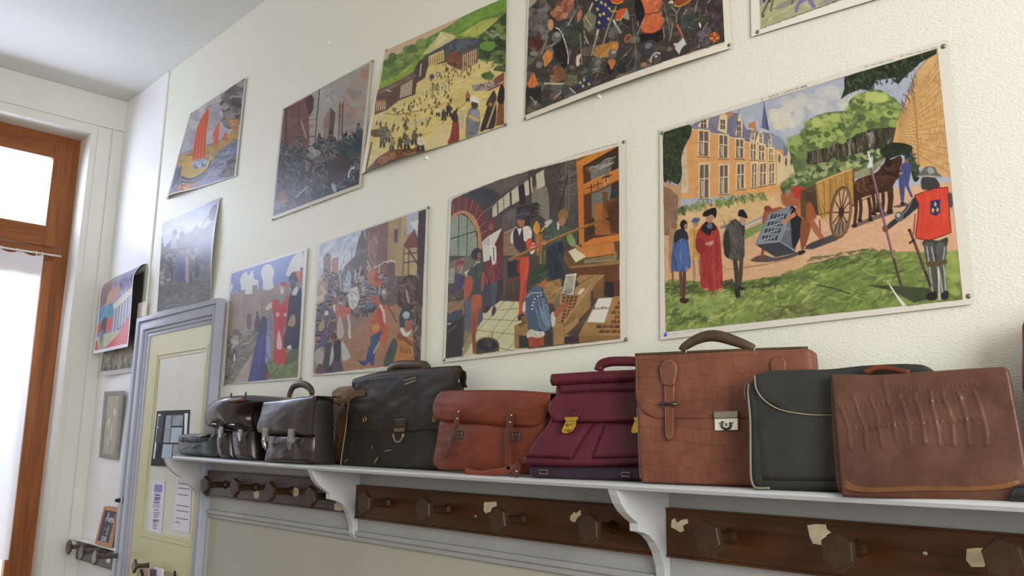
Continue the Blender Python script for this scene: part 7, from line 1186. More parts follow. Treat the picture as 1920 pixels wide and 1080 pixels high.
def man(x, y, h, body, legs='#3d332a', hat=None):
    P.line([(x - h * .08, y), (x - h * .12, y + h * .45)], h * .05, legs); P.line([(x + h * .06, y), (x + h * .14, y + h * .45)], h * .05, legs); P.fill([(x - h * .13, y - h * .36), (x + h * .13, y - h * .36), (x + h * .15, y + h * .05), (x - h * .15, y + h * .05)], body, sm=True, tex=.15); P.ell(x, y - h * .43, h * .07, h * .08, '#9a6d4c'); P.ell(x, y - h * .48, h * .09, h * .05, hat or '#3a2e24'); P.line([(x + h * .12, y - h * .28), (x + h * .26, y - h * .02)], h * .035, body)
for a_ in ((205, 840, 100, '#6a5238'), (240, 820, 80, '#7d6a42'), (270, 870, 90, '#8a8448'), (318, 860, 70, '#5a4632'), (355, 860, 90, '#6a6a60'), (395, 830, 90, '#5f5634'), (428, 860, 110, '#cdc4a4'), (340, 820, 50, '#5a5234'), (585, 660, 80, '#3f3a3c'), (557, 690, 70, '#4a3f36'), (525, 670, 60, '#c9bb90'), (490, 670, 40, '#8f7a4a'), (695, 580, 60, '#b0602e')): man(*a_)
P.line([(460, 760), (485, 700)], 3, '#6b5a30'); P.line([(95, 1030), (135, 850)], 4, '#5f4a2a')
P.fill([(600, 760), (615, 690), (640, 730), (640, 840), (630, 860), (575, 855), (590, 810)], '#8a3427', sm=True, tex=.15); P.fill([(598, 690), (620, 660), (636, 690), (634, 730), (604, 720)], '#3f3430', sm=True); P.fill([(600, 690), (640, 635), (635, 665), (615, 680)], '#3c3a38')
P.fill([(685, 810), (690, 690), (715, 640), (755, 650), (765, 700), (750, 800), (690, 825)], '#77787e', sm=True, tex=.2); P.ell(735, 690, 28, 36, '#8a8f9a'); P.line([(700, 690), (760, 720)], 4, '#c9a24a'); P.ell(735, 625, 20, 26, '#4b3a33'); P.fill([(712, 600), (725, 570), (755, 590), (758, 615)], '#d8d4cc', sm=True); P.line([(688, 700), (680, 820)], 2, '#6d5f48'); P.fill([(640, 690), (670, 670), (670, 760), (650, 770)], '#a9a18c', .6, sm=True)
P.fill([(765, 780), (790, 690), (820, 600), (850, 560), (862, 600), (850, 750), (800, 770)], '#3a302c', sm=True, tex=.2); P.line([(805, 760), (860, 600)], 3, '#b5986a'); P.fill([(800, 625), (830, 560), (850, 540), (860, 590), (830, 620)], '#453a33', sm=True); P.ell(826, 622, 12, 14, '#a5643c'); P.fill([(855, 750), (870, 620), (905, 560), (903, 740)], '#7a4a2e', tex=.2); P.fill([(865, 590), (885, 510), (905, 520), (905, 600), (880, 620)], '#2d2522', sm=True)
P.clip = None; P.tiny((545, 85), (610, 50), 8, '#8a8270')
hang(P, 'wall_chart', 'printed chart of a palace building site in green hills, lower left corner curling out', bow=lambda u, v: 0.030 * np.clip(1 - np.abs(u - .28) / .4, 0, 1) ** 1.3 * v ** 3 + 0.02 * (1 - u) * v * (1 - v) * 2)
tacks([((723, 94), 'top left'), ((682.5, 323), 'bottom left'), ((946, 233), 'bottom right')], 'palace building site chart')
# ---- chart: town street with marching soldiers
P = Print([(597, 456.5), (803, 387), (796.5, 690), (584.5, 705)], 290, 290, '#cfcac0', 15)
V = View(560, 370, 3.0857); P.view = V; L = View(575, 540, 6.353)
P.frame([(122, 275), (738, 70), (704, 955), (85, 1025)], '#8d7464')
P.fill([(118, 270), (390, 180), (390, 320), (300, 480), (110, 480)], '#8fa1b8', sh='#c3c6c8'); P.strokes([(130, 280), (380, 190), (340, 330), (130, 470)], 60, 80, 8, -.9, ['#d5d5d2', '#c6cad0', '#9fb0c4'], .3, .5)
P.fill([(145, 490), (145, 350), (165, 325), (190, 335), (190, 490)], '#8f7a68', tex=.1); P.fill([(145, 350), (170, 318), (192, 340)], '#746558'); P.fill([(195, 470), (197, 355), (235, 345), (232, 470)], '#a98066', tex=.1); P.line([(183, 305), (183, 325)], 1, '#555555'); P.fill([(240, 480), (270, 400), (330, 340), (350, 240), (378, 190), (400, 300), (400, 480)], '#6d6668', tex=.15); P.line([(240, 460), (272, 330)], 1.4, '#777777'); P.line([(312, 360), (312, 290)], 1.4, '#666666'); P.fill([(336, 300), (372, 185), (392, 270), (380, 300)], '#5d5a62')
P.fill([(385, 180), (522, 130), (520, 470), (380, 470), (400, 300)], '#7b5a4e', tex=.12); P.fill([(400, 280), (440, 200), (460, 230), (450, 420), (410, 420)], '#8d7263', tex=.15); P.strokes([(410, 220), (460, 210), (450, 420), (400, 420)], 30, 40, 2, 1.4, ['#a08a78', '#65504a', '#937c6c'], .3, .8)
P.fill([(520, 135), (590, 100), (700, 80), (690, 460), (515, 470)], '#a58c62', tex=.1); P.fill([(555, 190), (578, 182), (572, 265), (555, 262)], '#5a4a3c'); P.fill([(588, 110), (630, 100), (628, 250), (600, 285), (585, 240)], '#b39c74', tex=.1); P.line([(590, 110), (588, 240)], 1.4, '#7b6a4c'); P.fill([(625, 100), (695, 80), (690, 240), (660, 200), (628, 220)], '#a7b4c4'); P.fill([(640, 150), (695, 130), (690, 200)], '#d6d6d2', .8)
P.fill([(605, 280), (670, 185), (690, 240), (690, 290), (630, 300)], '#7d4a36', tex=.1); P.fill([(605, 300), (690, 290), (690, 460), (600, 460)], '#b09a68', tex=.1)
for a_, b_ in (((612, 300), (606, 450)), ((640, 300), (636, 450)), ((605, 380), (690, 370)), ((605, 330), (690, 320))): P.line([a_, b_], 2, '#5f4834')
P.line([(630, 290), (690, 390)], 2.4, '#4d4038'); P.fill([(695, 80), (738, 70), (715, 640), (685, 460), (690, 200)], '#4a3734', tex=.15); P.fill([(515, 380), (560, 360), (560, 480), (515, 480)], '#6d5a58'); P.line([(515, 380), (540, 365), (562, 378)], 2, '#cdbf9c')
P.fill([(90, 480), (700, 450), (705, 640), (90, 700)], '#6d6055', tex=.2); P.fill([(290, 800), (400, 700), (560, 620), (710, 640), (705, 960), (90, 1025)], '#a27a5c', tex=.08); P.strokes([(290, 800), (560, 640), (700, 650), (700, 950), (250, 1000)], 120, 60, 3, -.3, ['#b08a6a', '#8f6a50', '#a98468'], .4, .5)
P.crowd([(110, 480), (300, 460), (460, 470), (560, 480), (430, 640), (320, 680), (120, 640)], 120, 90, ['#6b7686', '#8d8f94', '#54606f', '#7a6a5c', '#9a7a5a', '#4f5560', '#a8a49c', '#8a5a44'])
P.strokes([(110, 440), (460, 420), (450, 640), (300, 700), (100, 700)], 260, 40, 1.6, 1.3, ['#b9bcc0', '#59616e', '#8a8f98', '#3f434b', '#a59a88'], .6, .75); P.blobs([(105, 480), (155, 470), (150, 590), (105, 610)], 16, 26, ['#b8a58a', '#a08c74', '#c3b49a'], .8)
P.fill([(295, 620), (300, 540), (345, 520), (358, 570), (345, 620), (320, 650)], '#b9b7b2', sm=True, tex=.2); P.fill([(275, 480), (295, 420), (310, 470), (300, 540), (270, 540)], '#8f9cb4', sm=True, tex=.2); P.strokes([(270, 470), (340, 520), (320, 640), (280, 620)], 30, 40, 2, 1.2, ['#d0d0ce', '#6f7888', '#e0dfda'], .5, .8); P.fill([(215, 690), (230, 620), (270, 630), (310, 650), (290, 690), (240, 700)], '#b5694c', sm=True, tex=.2); P.line([(205, 680), (212, 620)], 7, '#c3bcb0'); P.line([(290, 680), (300, 740), (300, 810)], 5, '#bdb6aa'); P.line([(240, 690), (250, 740)], 6, '#b0a898')
for a_ in ([(400, 370), (430, 440)], [(415, 440), (400, 400)], [(330, 420), (345, 500)], [(365, 400), (350, 480)], [(240, 440), (250, 540)], [(470, 400), (475, 560)]): P.line(a_, 2, '#c9c4b8', .9)
P.line([(440, 410), (480, 390), (500, 375), (560, 370)], 1.6, '#cfc7b4', sm=True); P.blobs([(420, 440), (470, 430), (460, 520), (420, 510)], 14, 24, ['#a8503a', '#8f4634', '#bc6a4a'], .85)
P.fill([(575, 600), (590, 500), (640, 450), (690, 470), (715, 520), (715, 640), (600, 640)], '#4a322a', sm=True, tex=.2); P.strokes([(580, 480), (710, 480), (700, 620), (590, 620)], 50, 50, 3, 1.2, ['#5f4234', '#352420', '#6d4d3c', '#8a7264'], .5, .7); P.line([(625, 540), (640, 610)], 3, '#b09a86')
P.view = L; P.crowd([(110, 300), (300, 260), (290, 700), (90, 900)], 26, 220, ['#6b5a78', '#8a7a4a', '#4f5560', '#9a8a70', '#5a4a50']); P.fill([(230, 310), (280, 330), (240, 480), (230, 640), (210, 720), (140, 710), (180, 560)], '#5a4a72', sm=True, tex=.15); P.ell(243, 300, 24, 30, '#c9c4b8'); P.fill([(150, 440), (210, 380), (220, 460), (170, 520)], '#a8965c', sm=True); P.ell(410, 520, 44, 84, '#a8a292', .0, tex=.1); P.fill([(370, 440), (400, 360), (440, 420), (450, 560), (400, 610), (370, 560)], '#b0aa98', sm=True); P.line([(520, 470), (515, 540), (530, 600)], 5, '#c3bcac')
P.fill([(80, 1000), (90, 780), (170, 700), (220, 740), (200, 1000)], '#8d8478', sm=True, tex=.2); P.fill([(110, 760), (170, 720), (210, 800), (180, 900), (110, 880)], '#a79e92', sm=True); P.fill([(200, 900), (240, 680), (300, 650), (320, 740), (290, 1000), (150, 1010)], '#3d423c', sm=True, tex=.15); P.fill([(320, 760), (340, 640), (410, 620), (420, 740), (410, 880), (440, 990), (270, 1000), (320, 880)], '#332e30', sm=True, tex=.15); P.fill([(300, 1000), (330, 880), (420, 880), (450, 990)], '#594254'); P.fill([(420, 640), (470, 680), (525, 810), (480, 860), (430, 840)], '#b8b7ae', sm=True, tex=.1); P.fill([(275, 920), (310, 680), (330, 780), (320, 860)], '#aeada4', sm=True); P.ell(330, 580, 40, 50, '#5b3230'); P.ell(322, 625, 22, 24, '#8d5a48'); P.fill([(110, 1000), (150, 900), (220, 940), (200, 1010)], '#6b3f3c', sm=True)
P.fill([(780, 500), (790, 360), (850, 230), (930, 200), (1000, 240), (1050, 330), (1000, 420), (960, 440), (930, 500), (830, 560)], '#c06034', sm=True, tex=.12); P.fill([(870, 420), (860, 240), (920, 210), (940, 300), (930, 460)], '#b54c3c', sm=True, tex=.1); P.line([(885, 200), (925, 280), (945, 420)], 5, '#cbbda6'); P.fill([(790, 100), (870, 90), (890, 190), (820, 200)], '#9a5a34', sm=True, tex=.2); P.fill([(960, 260), (1040, 330), (990, 430), (950, 420)], '#a8745c', sm=True); P.line([(980, 220), (1080, 410)], 1.6, '#5d4636'); P.ell(935, 60, 36, 60, '#8a8d92', tex=.2); P.ell(930, 50, 20, 26, '#b5b8bb'); P.ell(935, 120, 24, 26, '#9a7560')
P.ell(830, 470, 46, 50, '#c48a48', tex=.2); P.fill([(860, 560), (920, 470), (985, 500), (975, 600), (930, 660), (880, 640)], '#b8603a', sm=True, tex=.12); P.line([(900, 650), (935, 730), (950, 800)], 6, '#ac7048'); P.fill([(770, 580), (850, 540), (910, 510), (880, 600), (820, 760), (740, 740), (770, 660)], '#46587c', sm=True, tex=.12); P.fill([(710, 850), (740, 740), (820, 760), (790, 930), (750, 880), (690, 930), (620, 860), (690, 870)], '#41507a', sm=True, tex=.1); P.line([(880, 640), (830, 720), (800, 780)], 3, '#b9a690')
P.fill([(1060, 900), (1070, 640), (1130, 530), (1240, 540), (1280, 660), (1270, 880), (1180, 930)], '#b5793a', sm=True, tex=.12); P.fill([(1080, 590), (1120, 530), (1260, 660), (1240, 690), (1150, 620)], '#8a4f2c', sm=True); P.fill([(920, 920), (960, 760), (1040, 600), (1080, 640), (1080, 720), (1010, 920)], '#46564c', sm=True, tex=.12)
for k in range(4): P.line([(1120 + k * 34, 690 + k * 10), (1145 + k * 30, 780)], 1.6, '#5d3c1e')
P.fill([(1120, 470), (1110, 340), (1150, 240), (1220, 230), (1260, 300), (1250, 380), (1180, 390), (1170, 470)], '#37444a', sm=True, tex=.12); P.ell(1190, 325, 46, 50, '#7d8b90'); P.ell(1192, 320, 36, 38, '#a7b2b4'); P.fill([(1190, 500), (1180, 440), (1240, 390), (1270, 440), (1240, 500)], '#a85f50', sm=True); P.fill([(1120, 490), (1150, 470), (1190, 530), (1250, 505), (1220, 570), (1160, 570)], '#cdc8bc', sm=True)
P.fill([(1270, 560), (1260, 300), (1320, 230), (1370, 300), (1365, 890), (1290, 900)], '#4f443c', .9, sm=True, tex=.25); P.strokes([(1270, 260), (1360, 240), (1360, 880), (1280, 880)], 40, 120, 3, 1.5, ['#8a8070', '#39312d', '#6b5a4c', '#a59a88'], .3, .7)
P.clip = None
hang(P, 'wall_chart', 'printed chart of soldiers marching through an old town street', gam=1.12)
tacks([((600, 459), 'top left', M_clear), ((801.5, 389), 'top right'), ((586, 702), 'bottom left', M_clear)], 'town street chart')
# ---- chart: red cardinal on a castle mound
P = Print([(430.5, 511), (577, 463), (562, 711), (418.5, 721)], 230, 260, '#d3d2cf', 16)
V = View(410, 450, 3.8556); P.view = V; P.frame([(95, 245), (618, 82), (572, 990), (40, 1042)], '#8f8578')
P.fill([(90, 240), (620, 70), (610, 300), (420, 330), (85, 420)], '#7787c0', tex=.04)
for q in ([(160, 280), (200, 230), (220, 260), (250, 220), (260, 280), (290, 300), (280, 380), (180, 390), (165, 330)], [(310, 240), (330, 190), (375, 180), (405, 230), (395, 290), (400, 350), (330, 360), (325, 300)], [(500, 220), (540, 130), (600, 80), (618, 160), (600, 250), (500, 260)], [(85, 400), (130, 370), (140, 390), (90, 430)], [(85, 330), (104, 320), (100, 360), (85, 380)]): P.fill(q, '#ccccc9', sm=True, tex=.03)
P.fill([(80, 400), (130, 375), (200, 360), (190, 400), (250, 390), (250, 330), (285, 325), (290, 370), (400, 360), (415, 320), (455, 325), (450, 520), (330, 560), (260, 700), (70, 760)], '#94867d', tex=.08); P.fill([(80, 470), (140, 370), (195, 390), (185, 620), (150, 740), (80, 700)], '#a08f84', tex=.08); P.fill([(200, 440), (290, 400), (320, 440), (310, 620), (190, 700)], '#9c8e86', tex=.08); P.fill([(330, 380), (415, 370), (400, 520), (340, 540)], '#8f837c', tex=.1); P.ell(225, 590, 20, 60, '#6d625c'); P.line([(190, 400), (178, 640)], 1.4, '#756a63'); P.line([(320, 420), (310, 560)], 1.4, '#756a63'); P.strokes([(90, 420), (420, 380), (300, 640), (90, 720)], 50, 60, 2, 1.5, ['#a8998e', '#82756d', '#b0a297'], .2, .4)
P.fill([(60, 700), (300, 640), (330, 700), (220, 1020), (30, 1045)], '#7d776b', tex=.2); P.strokes([(60, 700), (290, 660), (250, 800), (100, 1030), (40, 1040)], 120, 50, 2.4, -.5, ['#9a968a', '#5f5a50', '#a59f78', '#6d7058', '#b5b0a6', '#4f4c46'], .6, .7); P.blobs([(70, 680), (140, 660), (140, 760), (70, 780)], 16, 18, ['#b5b0ac', '#6d6766', '#97928c'], .8); P.fill([(100, 1040), (240, 830), (290, 760), (240, 1020)], '#ad9c8e', tex=.1); P.ell(120, 820, 16, 40, '#55504c'); P.ell(118, 850, 8, 30, '#c3c0bc')
P.fill([(340, 990), (360, 880), (480, 800), (580, 790), (575, 1000)], '#79854e', tex=.15); P.strokes([(350, 900), (570, 820), (570, 980), (350, 1000)], 80, 50, 3, -.5, ['#8a9656', '#67733f', '#59653a'], .5, .6)
P.fill([(265, 640), (275, 560), (290, 540), (305, 580), (295, 660)], '#5f3a3f', sm=True); P.ell(286, 530, 9, 16, '#6d4a40'); P.fill([(350, 640), (360, 570), (385, 555), (395, 620), (380, 760), (355, 740)], '#7b7f96', sm=True, tex=.2); P.fill([(340, 840), (352, 700), (378, 720), (378, 840), (350, 880)], '#8c9cba', sm=True)
P.fill([(212, 1024), (250, 860), (290, 690), (310, 580), (330, 545), (355, 580), (352, 700), (340, 880), (345, 1010)], '#434684', sm=False, tex=.12); P.fill([(300, 670), (310, 580), (335, 550), (355, 580), (350, 690)], '#3a3d58', sm=True); P.fill([(320, 1010), (340, 880), (360, 930), (355, 1008)], '#4a4448'); P.strokes([(240, 950), (300, 700), (345, 720), (330, 1000)], 24, 160, 2.6, 1.75, ['#5558a0', '#34366e'], .06, .6); P.fill([(315, 540), (325, 500), (345, 500), (355, 545)], '#8a827c', sm=True); P.fill([(345, 1000), (360, 950), (385, 985), (370, 1005)], '#8a5a3c', sm=True)
P.fill([(400, 880), (410, 700), (405, 520), (385, 440), (440, 430), (470, 400), (505, 385), (510, 500), (470, 640), (480, 780), (500, 840), (490, 890), (440, 900)], '#c03234', sm=False, tex=.1); P.strokes([(400, 460), (500, 420), (470, 760), (410, 860)], 30, 120, 2.4, 1.5, ['#d4484a', '#9c2428', '#c83c3c'], .06, .6); P.fill([(345, 490), (390, 450), (390, 490), (360, 510)], '#cbb5ae', sm=True); P.fill([(425, 780), (432, 680), (445, 660), (462, 780)], '#c6b8b4', sm=True); P.fill([(440, 440), (455, 380), (490, 375), (490, 420), (460, 470)], '#8d8c92', sm=True); P.ell(465, 350, 17, 32, '#bda79a'); P.ell(462, 375, 12, 18, '#c9c4c0'); P.fill([(455, 330), (460, 308), (490, 305), (488, 340)], '#b52c34', sm=True); P.ell(432, 540, 12, 18, '#c6ada2'); P.ell(485, 540, 10, 14, '#c6ada2')
P.fill([(500, 560), (510, 430), (530, 360), (570, 330), (602, 360), (600, 640), (575, 790), (480, 780), (490, 640)], '#2e3142', sm=False, tex=.12); P.fill([(510, 290), (530, 240), (570, 232), (590, 270), (580, 300), (540, 310)], '#2b2c36', sm=True); P.ell(540, 320, 20, 40, '#4d4a50'); P.fill([(560, 240), (590, 225), (608, 250), (600, 300), (580, 290)], '#c9642c', sm=True); P.fill([(590, 200), (612, 200), (600, 300)], '#55584a', .8); P.fill([(530, 390), (560, 340), (580, 350), (560, 400)], '#c3c3c8', sm=True); P.fill([(500, 620), (520, 560), (550, 540), (555, 610), (520, 630)], '#a88c70', sm=True); P.ell(510, 635, 14, 20, '#c9b8a8'); P.fill([(470, 760), (495, 630), (530, 640), (510, 780)], '#3a3c4c', sm=True); P.fill([(500, 770), (525, 760), (525, 785), (500, 785)], '#cfccca', sm=True); P.fill([(480, 890), (520, 800), (575, 790), (570, 860), (500, 900)], '#59603f', .8, sm=True)
P.clip = None
hang(P, 'wall_chart', 'printed chart of a cardinal in red robes before a ruined castle under a blue sky', gam=1.15)
tacks([((433.5, 514), 'top left', M_clear), ((573.5, 468), 'top right', M_clear), ((419.5, 722 - 1), 'bottom left'), ((562.5, 709), 'bottom right')], 'red cardinal chart')
# ---- chart: hillside with a pale group, above the door
P = Print([(305, 415), (413, 370), (397, 562), (294.5, 587)], 190, 230, '#c9cad0', 17)
V = View(290, 360, 4.5); P.view = V; P.frame([(70, 262), (540, 60), (478, 912), (20, 1012)], '#7d7a76')
P.fill([(60, 250), (540, 50), (500, 330), (380, 300), (80, 470)], '#a3a9bd', sh='#b3b8c4'); P.strokes([(80, 280), (520, 90), (480, 260), (90, 430)], 40, 110, 8, -.5, ['#b5bac8', '#969eb6', '#c0c3cc'], .3, .5)
P.fill([(70, 490), (150, 400), (260, 400), (370, 280), (400, 340), (510, 250), (500, 600), (60, 640)], '#77706d', tex=.12); P.fill([(240, 440), (370, 285), (395, 350), (300, 430), (250, 470)], '#827b76', tex=.1); P.fill([(140, 480), (160, 350), (190, 330), (200, 480)], '#9c9a94', tex=.1); P.ell(180, 345, 22, 26, '#5f625e'); P.ell(245, 365, 26, 32, '#50594c'); P.fill([(470, 230), (480, 150), (530, 110), (520, 240)], '#4a5548', sm=True, tex=.2); P.line([(400, 320), (470, 200)], 3, '#7d7872'); P.fill([(430, 340), (510, 250), (500, 420), (420, 420)], '#6d6662', tex=.1); P.blobs([(70, 480), (130, 440), (140, 500), (70, 530)], 14, 18, ['#65705f', '#77806e'], .8)
P.fill([(390, 560), (400, 470), (470, 420), (500, 400), (485, 600), (420, 620)], '#55546c', sm=True, tex=.15); P.crowd([(70, 560), (420, 520), (400, 640), (70, 680)], 44, 110, ['#7a7468', '#6a6a78', '#8c8678', '#5d5a5c', '#958f84'], skin='#94847a')
for x, c, w in ((145, '#4d4a4c', 16), (235, '#54568a', 26), (205, '#5f6478', 18), (265, '#5d5f84', 16), (315, '#7d5458', 16), (290, '#a59a98', 14), (375, '#3f4048', 18)): P.fill([(x - w * .7, 560), (x + w * .7, 560), (x + w, 740), (x - w, 750)], c, sm=True, tex=.12); P.ell(x, 540, 10, 16, '#8a7a70')
P.blobs([(60, 660), (140, 640), (130, 780), (50, 790)], 26, 20, ['#b0aca6', '#95918c', '#6d6a68'], .8)
P.fill([(40, 800), (480, 740), (475, 915), (15, 1015)], '#716e66', tex=.12); P.strokes([(60, 800), (470, 720), (470, 900), (30, 1000)], 130, 60, 4, -.4, ['#88857a', '#5c5a52', '#7d7b6c', '#6a6960', '#94908a'], .7, .6); P.fill([(300, 760), (380, 720), (420, 640), (470, 620), (470, 730)], '#7d7a72', .9, tex=.15); P.line([(130, 880), (140, 780)], 2.4, '#55524c')
P.clip = None
hang(P, 'wall_chart', 'faded blue-grey chart of robed people on a rocky hillside, just above the door', gam=1.3, lift=0.008, bow=lambda u, v: 0.016 * u ** 3 * np.sin(math.pi * v))
tacks([((412, 372), 'top right', M_clear), ((394.5, 560), 'bottom right', M_clear)], 'robed people chart')
# ---- chart: longship with red striped sails
P = Print([(356, 213), (462, 144), (442.5, 330), (311.5, 374)], 220, 250, '#cfcac0', 18)
V = View(300, 100, 3.176); P.view = V; P.frame([(182, 362), (506, 150), (442, 728), (48, 858)], '#7f8296')
P.fill([(170, 360), (510, 140), (470, 480), (130, 600)], '#a8a0a3', sh='#a6a4ae', tex=.06); P.blobs([(180, 380), (400, 240), (380, 420), (150, 560)], 40, 34, ['#b5aeb0', '#9a949c', '#bdb8b6', '#8f8a94'], .5)
P.fill([(380, 330), (400, 230), (510, 150), (480, 380), (430, 450), (390, 420)], '#4f4a47', sm=True, tex=.25); P.blobs([(385, 320), (420, 210), (500, 170), (480, 330), (410, 430)], 50, 26, ['#5d5855', '#3d3937', '#8a8580', '#6d6764', '#a09a94'], .8); P.blobs([(430, 400), (480, 370), (470, 440), (440, 450)], 14, 16, ['#c08a4a', '#b5783a', '#8a5c34'], .85)
P.fill([(105, 620), (200, 590), (330, 540), (470, 440), (465, 520), (380, 580), (130, 690), (100, 680)], '#a8894a', tex=.15); P.strokes([(110, 620), (460, 470), (450, 520), (120, 680)], 50, 30, 2, -.3, ['#c9a44c', '#8a6c34', '#b5963f', '#6b5a34'], .4, .8); P.fill([(130, 605), (200, 585), (200, 600), (130, 620)], '#b58a78', .8)
P.fill([(60, 840), (100, 680), (250, 650), (460, 510), (450, 640), (440, 735), (40, 870)], '#6f7690', tex=.1); P.strokes([(80, 800), (110, 690), (300, 640), (455, 530), (440, 680), (60, 850)], 160, 50, 2, -.5, ['#8d94ac', '#565d78', '#a3a6b4', '#4a5068', '#7d849c'], .3, .7); P.fill([(60, 830), (95, 685), (150, 690), (140, 770)], '#4f5562', .8, tex=.15); P.strokes([(140, 780), (260, 750), (220, 840), (120, 850)], 40, 40, 3, 1.2, ['#c99a38', '#b5602c', '#d0a84c', '#8f4a3c'], .4, .8)
P.fill([(355, 740), (390, 690), (450, 600), (440, 740)], '#57514c', sm=False, tex=.25); P.blobs([(360, 730), (450, 600), (440, 740)], 20, 18, ['#6d6660', '#3f3b38', '#7a7168'], .8)
P.fill([(145, 720), (160, 620), (200, 610), (205, 670), (240, 690), (290, 660), (310, 580), (335, 560), (330, 620), (290, 700), (220, 750), (160, 770)], '#b99a3f', sm=False, tex=.1); P.line([(150, 740), (200, 752), (280, 700), (310, 640)], 3.4, '#3a3a48', sm=True); P.line([(150, 765), (210, 770), (290, 715)], 2.2, '#43435a', sm=True); P.fill([(200, 660), (240, 630), (290, 635), (285, 670), (230, 690)], '#8f95a8', sm=True, tex=.2); P.strokes([(205, 660), (290, 640), (280, 670), (220, 685)], 22, 14, 2, 1.2, ['#c3c6cc', '#4d5468'], .4, .9)
SL_ = [(285, 335), (300, 340), (290, 420), (275, 520), (282, 620), (245, 625), (205, 640), (212, 540), (230, 440), (260, 370)]; P.fill(SL_, '#d2552c', tex=.06)
for k in range(4): P.line([(262 + k * 10, 372), (230 + k * 16, 480), (216 + k * 17, 630)], 1.6, '#9c3a22', .8, sm=True); P.line([(268 + k * 10, 372), (238 + k * 16, 480), (226 + k * 17, 630)], 1.2, '#e07a42', .8, sm=True)
P.line([(262, 345), (312, 310)], 1.4, '#4a4038'); P.line([(285, 310), (275, 640)], 1.4, '#6a4a34', .5); P.fill([(325, 545), (322, 480), (340, 440), (362, 415), (358, 480), (345, 550)], '#cf5a30', tex=.08); P.line([(332, 440), (365, 410)], 1.2, '#4a4038'); P.fill([(380, 525), (385, 480), (405, 470), (402, 520)], '#c4603c'); P.fill([(310, 590), (340, 560), (345, 600), (320, 620)], '#a8863a', sm=True)
P.clip = None
hang(P, 'wall_chart', 'printed chart of a longship with a red striped sail, highest at the far left', gam=1.12, lift=0.006, bow=lambda u, v: 0.03 * np.exp(-((u - .2) / .25) ** 2) * v ** 3 * (1 - np.exp(-((u) / .08) ** 2)))
tacks([((358, 213), 'top left'), ((461.5, 146), 'top right', M_clear), ((312.5, 371), 'bottom left'), ((441, 329.5), 'bottom right', M_clear)], 'longship chart')
# ---- chart: siege of a walled town
P = Print([(530.5, 204), (699, 112), (678, 351), (509, 413)], 260, 280, '#c9c2b3', 19)
V = View(500, 100, 3.376); P.view = V; P.frame([(112, 352), (652, 62), (583, 828), (42, 1030)], '#5b5552')
P.fill([(105, 350), (655, 55), (610, 520), (300, 600), (200, 600)], '#aaa59c', tex=.05); P.blobs([(480, 300), (640, 120), (600, 500), (480, 520)], 50, 36, ['#b59c92', '#a8a49c', '#b08d84', '#9c8f88', '#b5afa5'], .6); P.blobs([(340, 250), (470, 220), (440, 360), (340, 340)], 20, 30, ['#9ca3a6', '#b5b4ac'], .5); P.strokes([(340, 240), (450, 220), (440, 290), (340, 300)], 22, 30, 2, -.7, ['#c9c5ba', '#77726a'], .4, .7)
P.fill([(110, 355), (280, 268), (305, 290), (295, 350), (275, 400), (280, 640), (80, 640)], '#84584a', tex=.1); P.strokes([(120, 360), (290, 290), (270, 600), (100, 600)], 60, 60, 2.4, -.1, ['#9a6c58', '#6b4438', '#8d6250'], .4, .6); P.fill([(240, 290), (285, 262), (305, 290), (300, 360), (280, 400)], '#5b3c34', tex=.2); P.line([(210, 320), (210, 640)], 4, '#4a2e28'); P.line([(128, 360), (124, 640)], 4, '#4a2e28')
for k in range(20): P.line([(202, 330 + k * 15), (218, 328 + k * 15)], 1, '#a07868')
P.fill([(365, 420), (410, 345), (440, 380), (420, 580), (355, 600)], '#9c8476', tex=.08); P.fill([(410, 345), (442, 380), (425, 580), (395, 590)], '#6f5a54', tex=.08); P.fill([(325, 560), (345, 460), (370, 400), (365, 580)], '#a8a59a', tex=.1); P.line([(340, 210), (315, 560)], 2.4, '#4a423c'); P.line([(225, 430), (260, 540)], 2.4, '#b0a294')
for x in (468, 490): P.line([(x, 310), (x - 8, 580)], 1.6, '#4a403c')
for k in range(20): P.line([(466, 325 + k * 13), (488, 323 + k * 13)], 1, '#4a403c')
P.fill([(60, 1020), (80, 620), (330, 580), (460, 560), (600, 480), (583, 830), (300, 940)], '#3b3a3f', tex=.2); P.crowd([(90, 600), (600, 500), (575, 780), (60, 960)], 150, 90, ['#4d4d55', '#5f5d62', '#3c3b42', '#6d6458', '#54453c', '#2e2e34', '#6a7078'], skin='#7d6658', legs=False)
P.strokes([(80, 620), (330, 560), (600, 490), (580, 810), (50, 1010)], 420, 40, 1.6, 1.6, ['#8a8c94', '#2b2a2e', '#a3a4a8', '#5d5a58', '#6b5846', '#c3c2c0'], .9, .7); P.blobs([(470, 600), (600, 500), (590, 640), (500, 660)], 24, 26, ['#3c4d48', '#33403f', '#4d5d56'], .8); P.blobs([(280, 600), (340, 580), (330, 650), (280, 650)], 12, 20, ['#b0ada6', '#8f8c88'], .8)
P.ell(108, 915, 30, 46, '#8d6a3c', .2, tex=.2); P.line([(185, 915), (268, 840)], 2.6, '#b5b3ae'); P.line([(520, 790), (530, 740), (560, 722)], 3, '#c9c8c6', sm=True); P.fill([(230, 950), (270, 900), (300, 940), (240, 960)], '#6b4a34', sm=True); P.blobs([(430, 700), (500, 650), (500, 800), (430, 820)], 16, 34, ['#5d4a3e', '#4d3d35'], .8); P.ell(430, 850, 14, 30, '#a5a8ac', -.3); P.ell(70, 960, 20, 30, '#7d8188')
P.clip = None
hang(P, 'wall_chart', 'printed chart of a city siege with ladders and towers, dark crowd of soldiers below', gam=1.3, lift=0.006)
tacks([((532, 204.5), 'top left'), ((697, 114), 'top right'), ((510.5, 411), 'bottom left')], 'city siege chart')
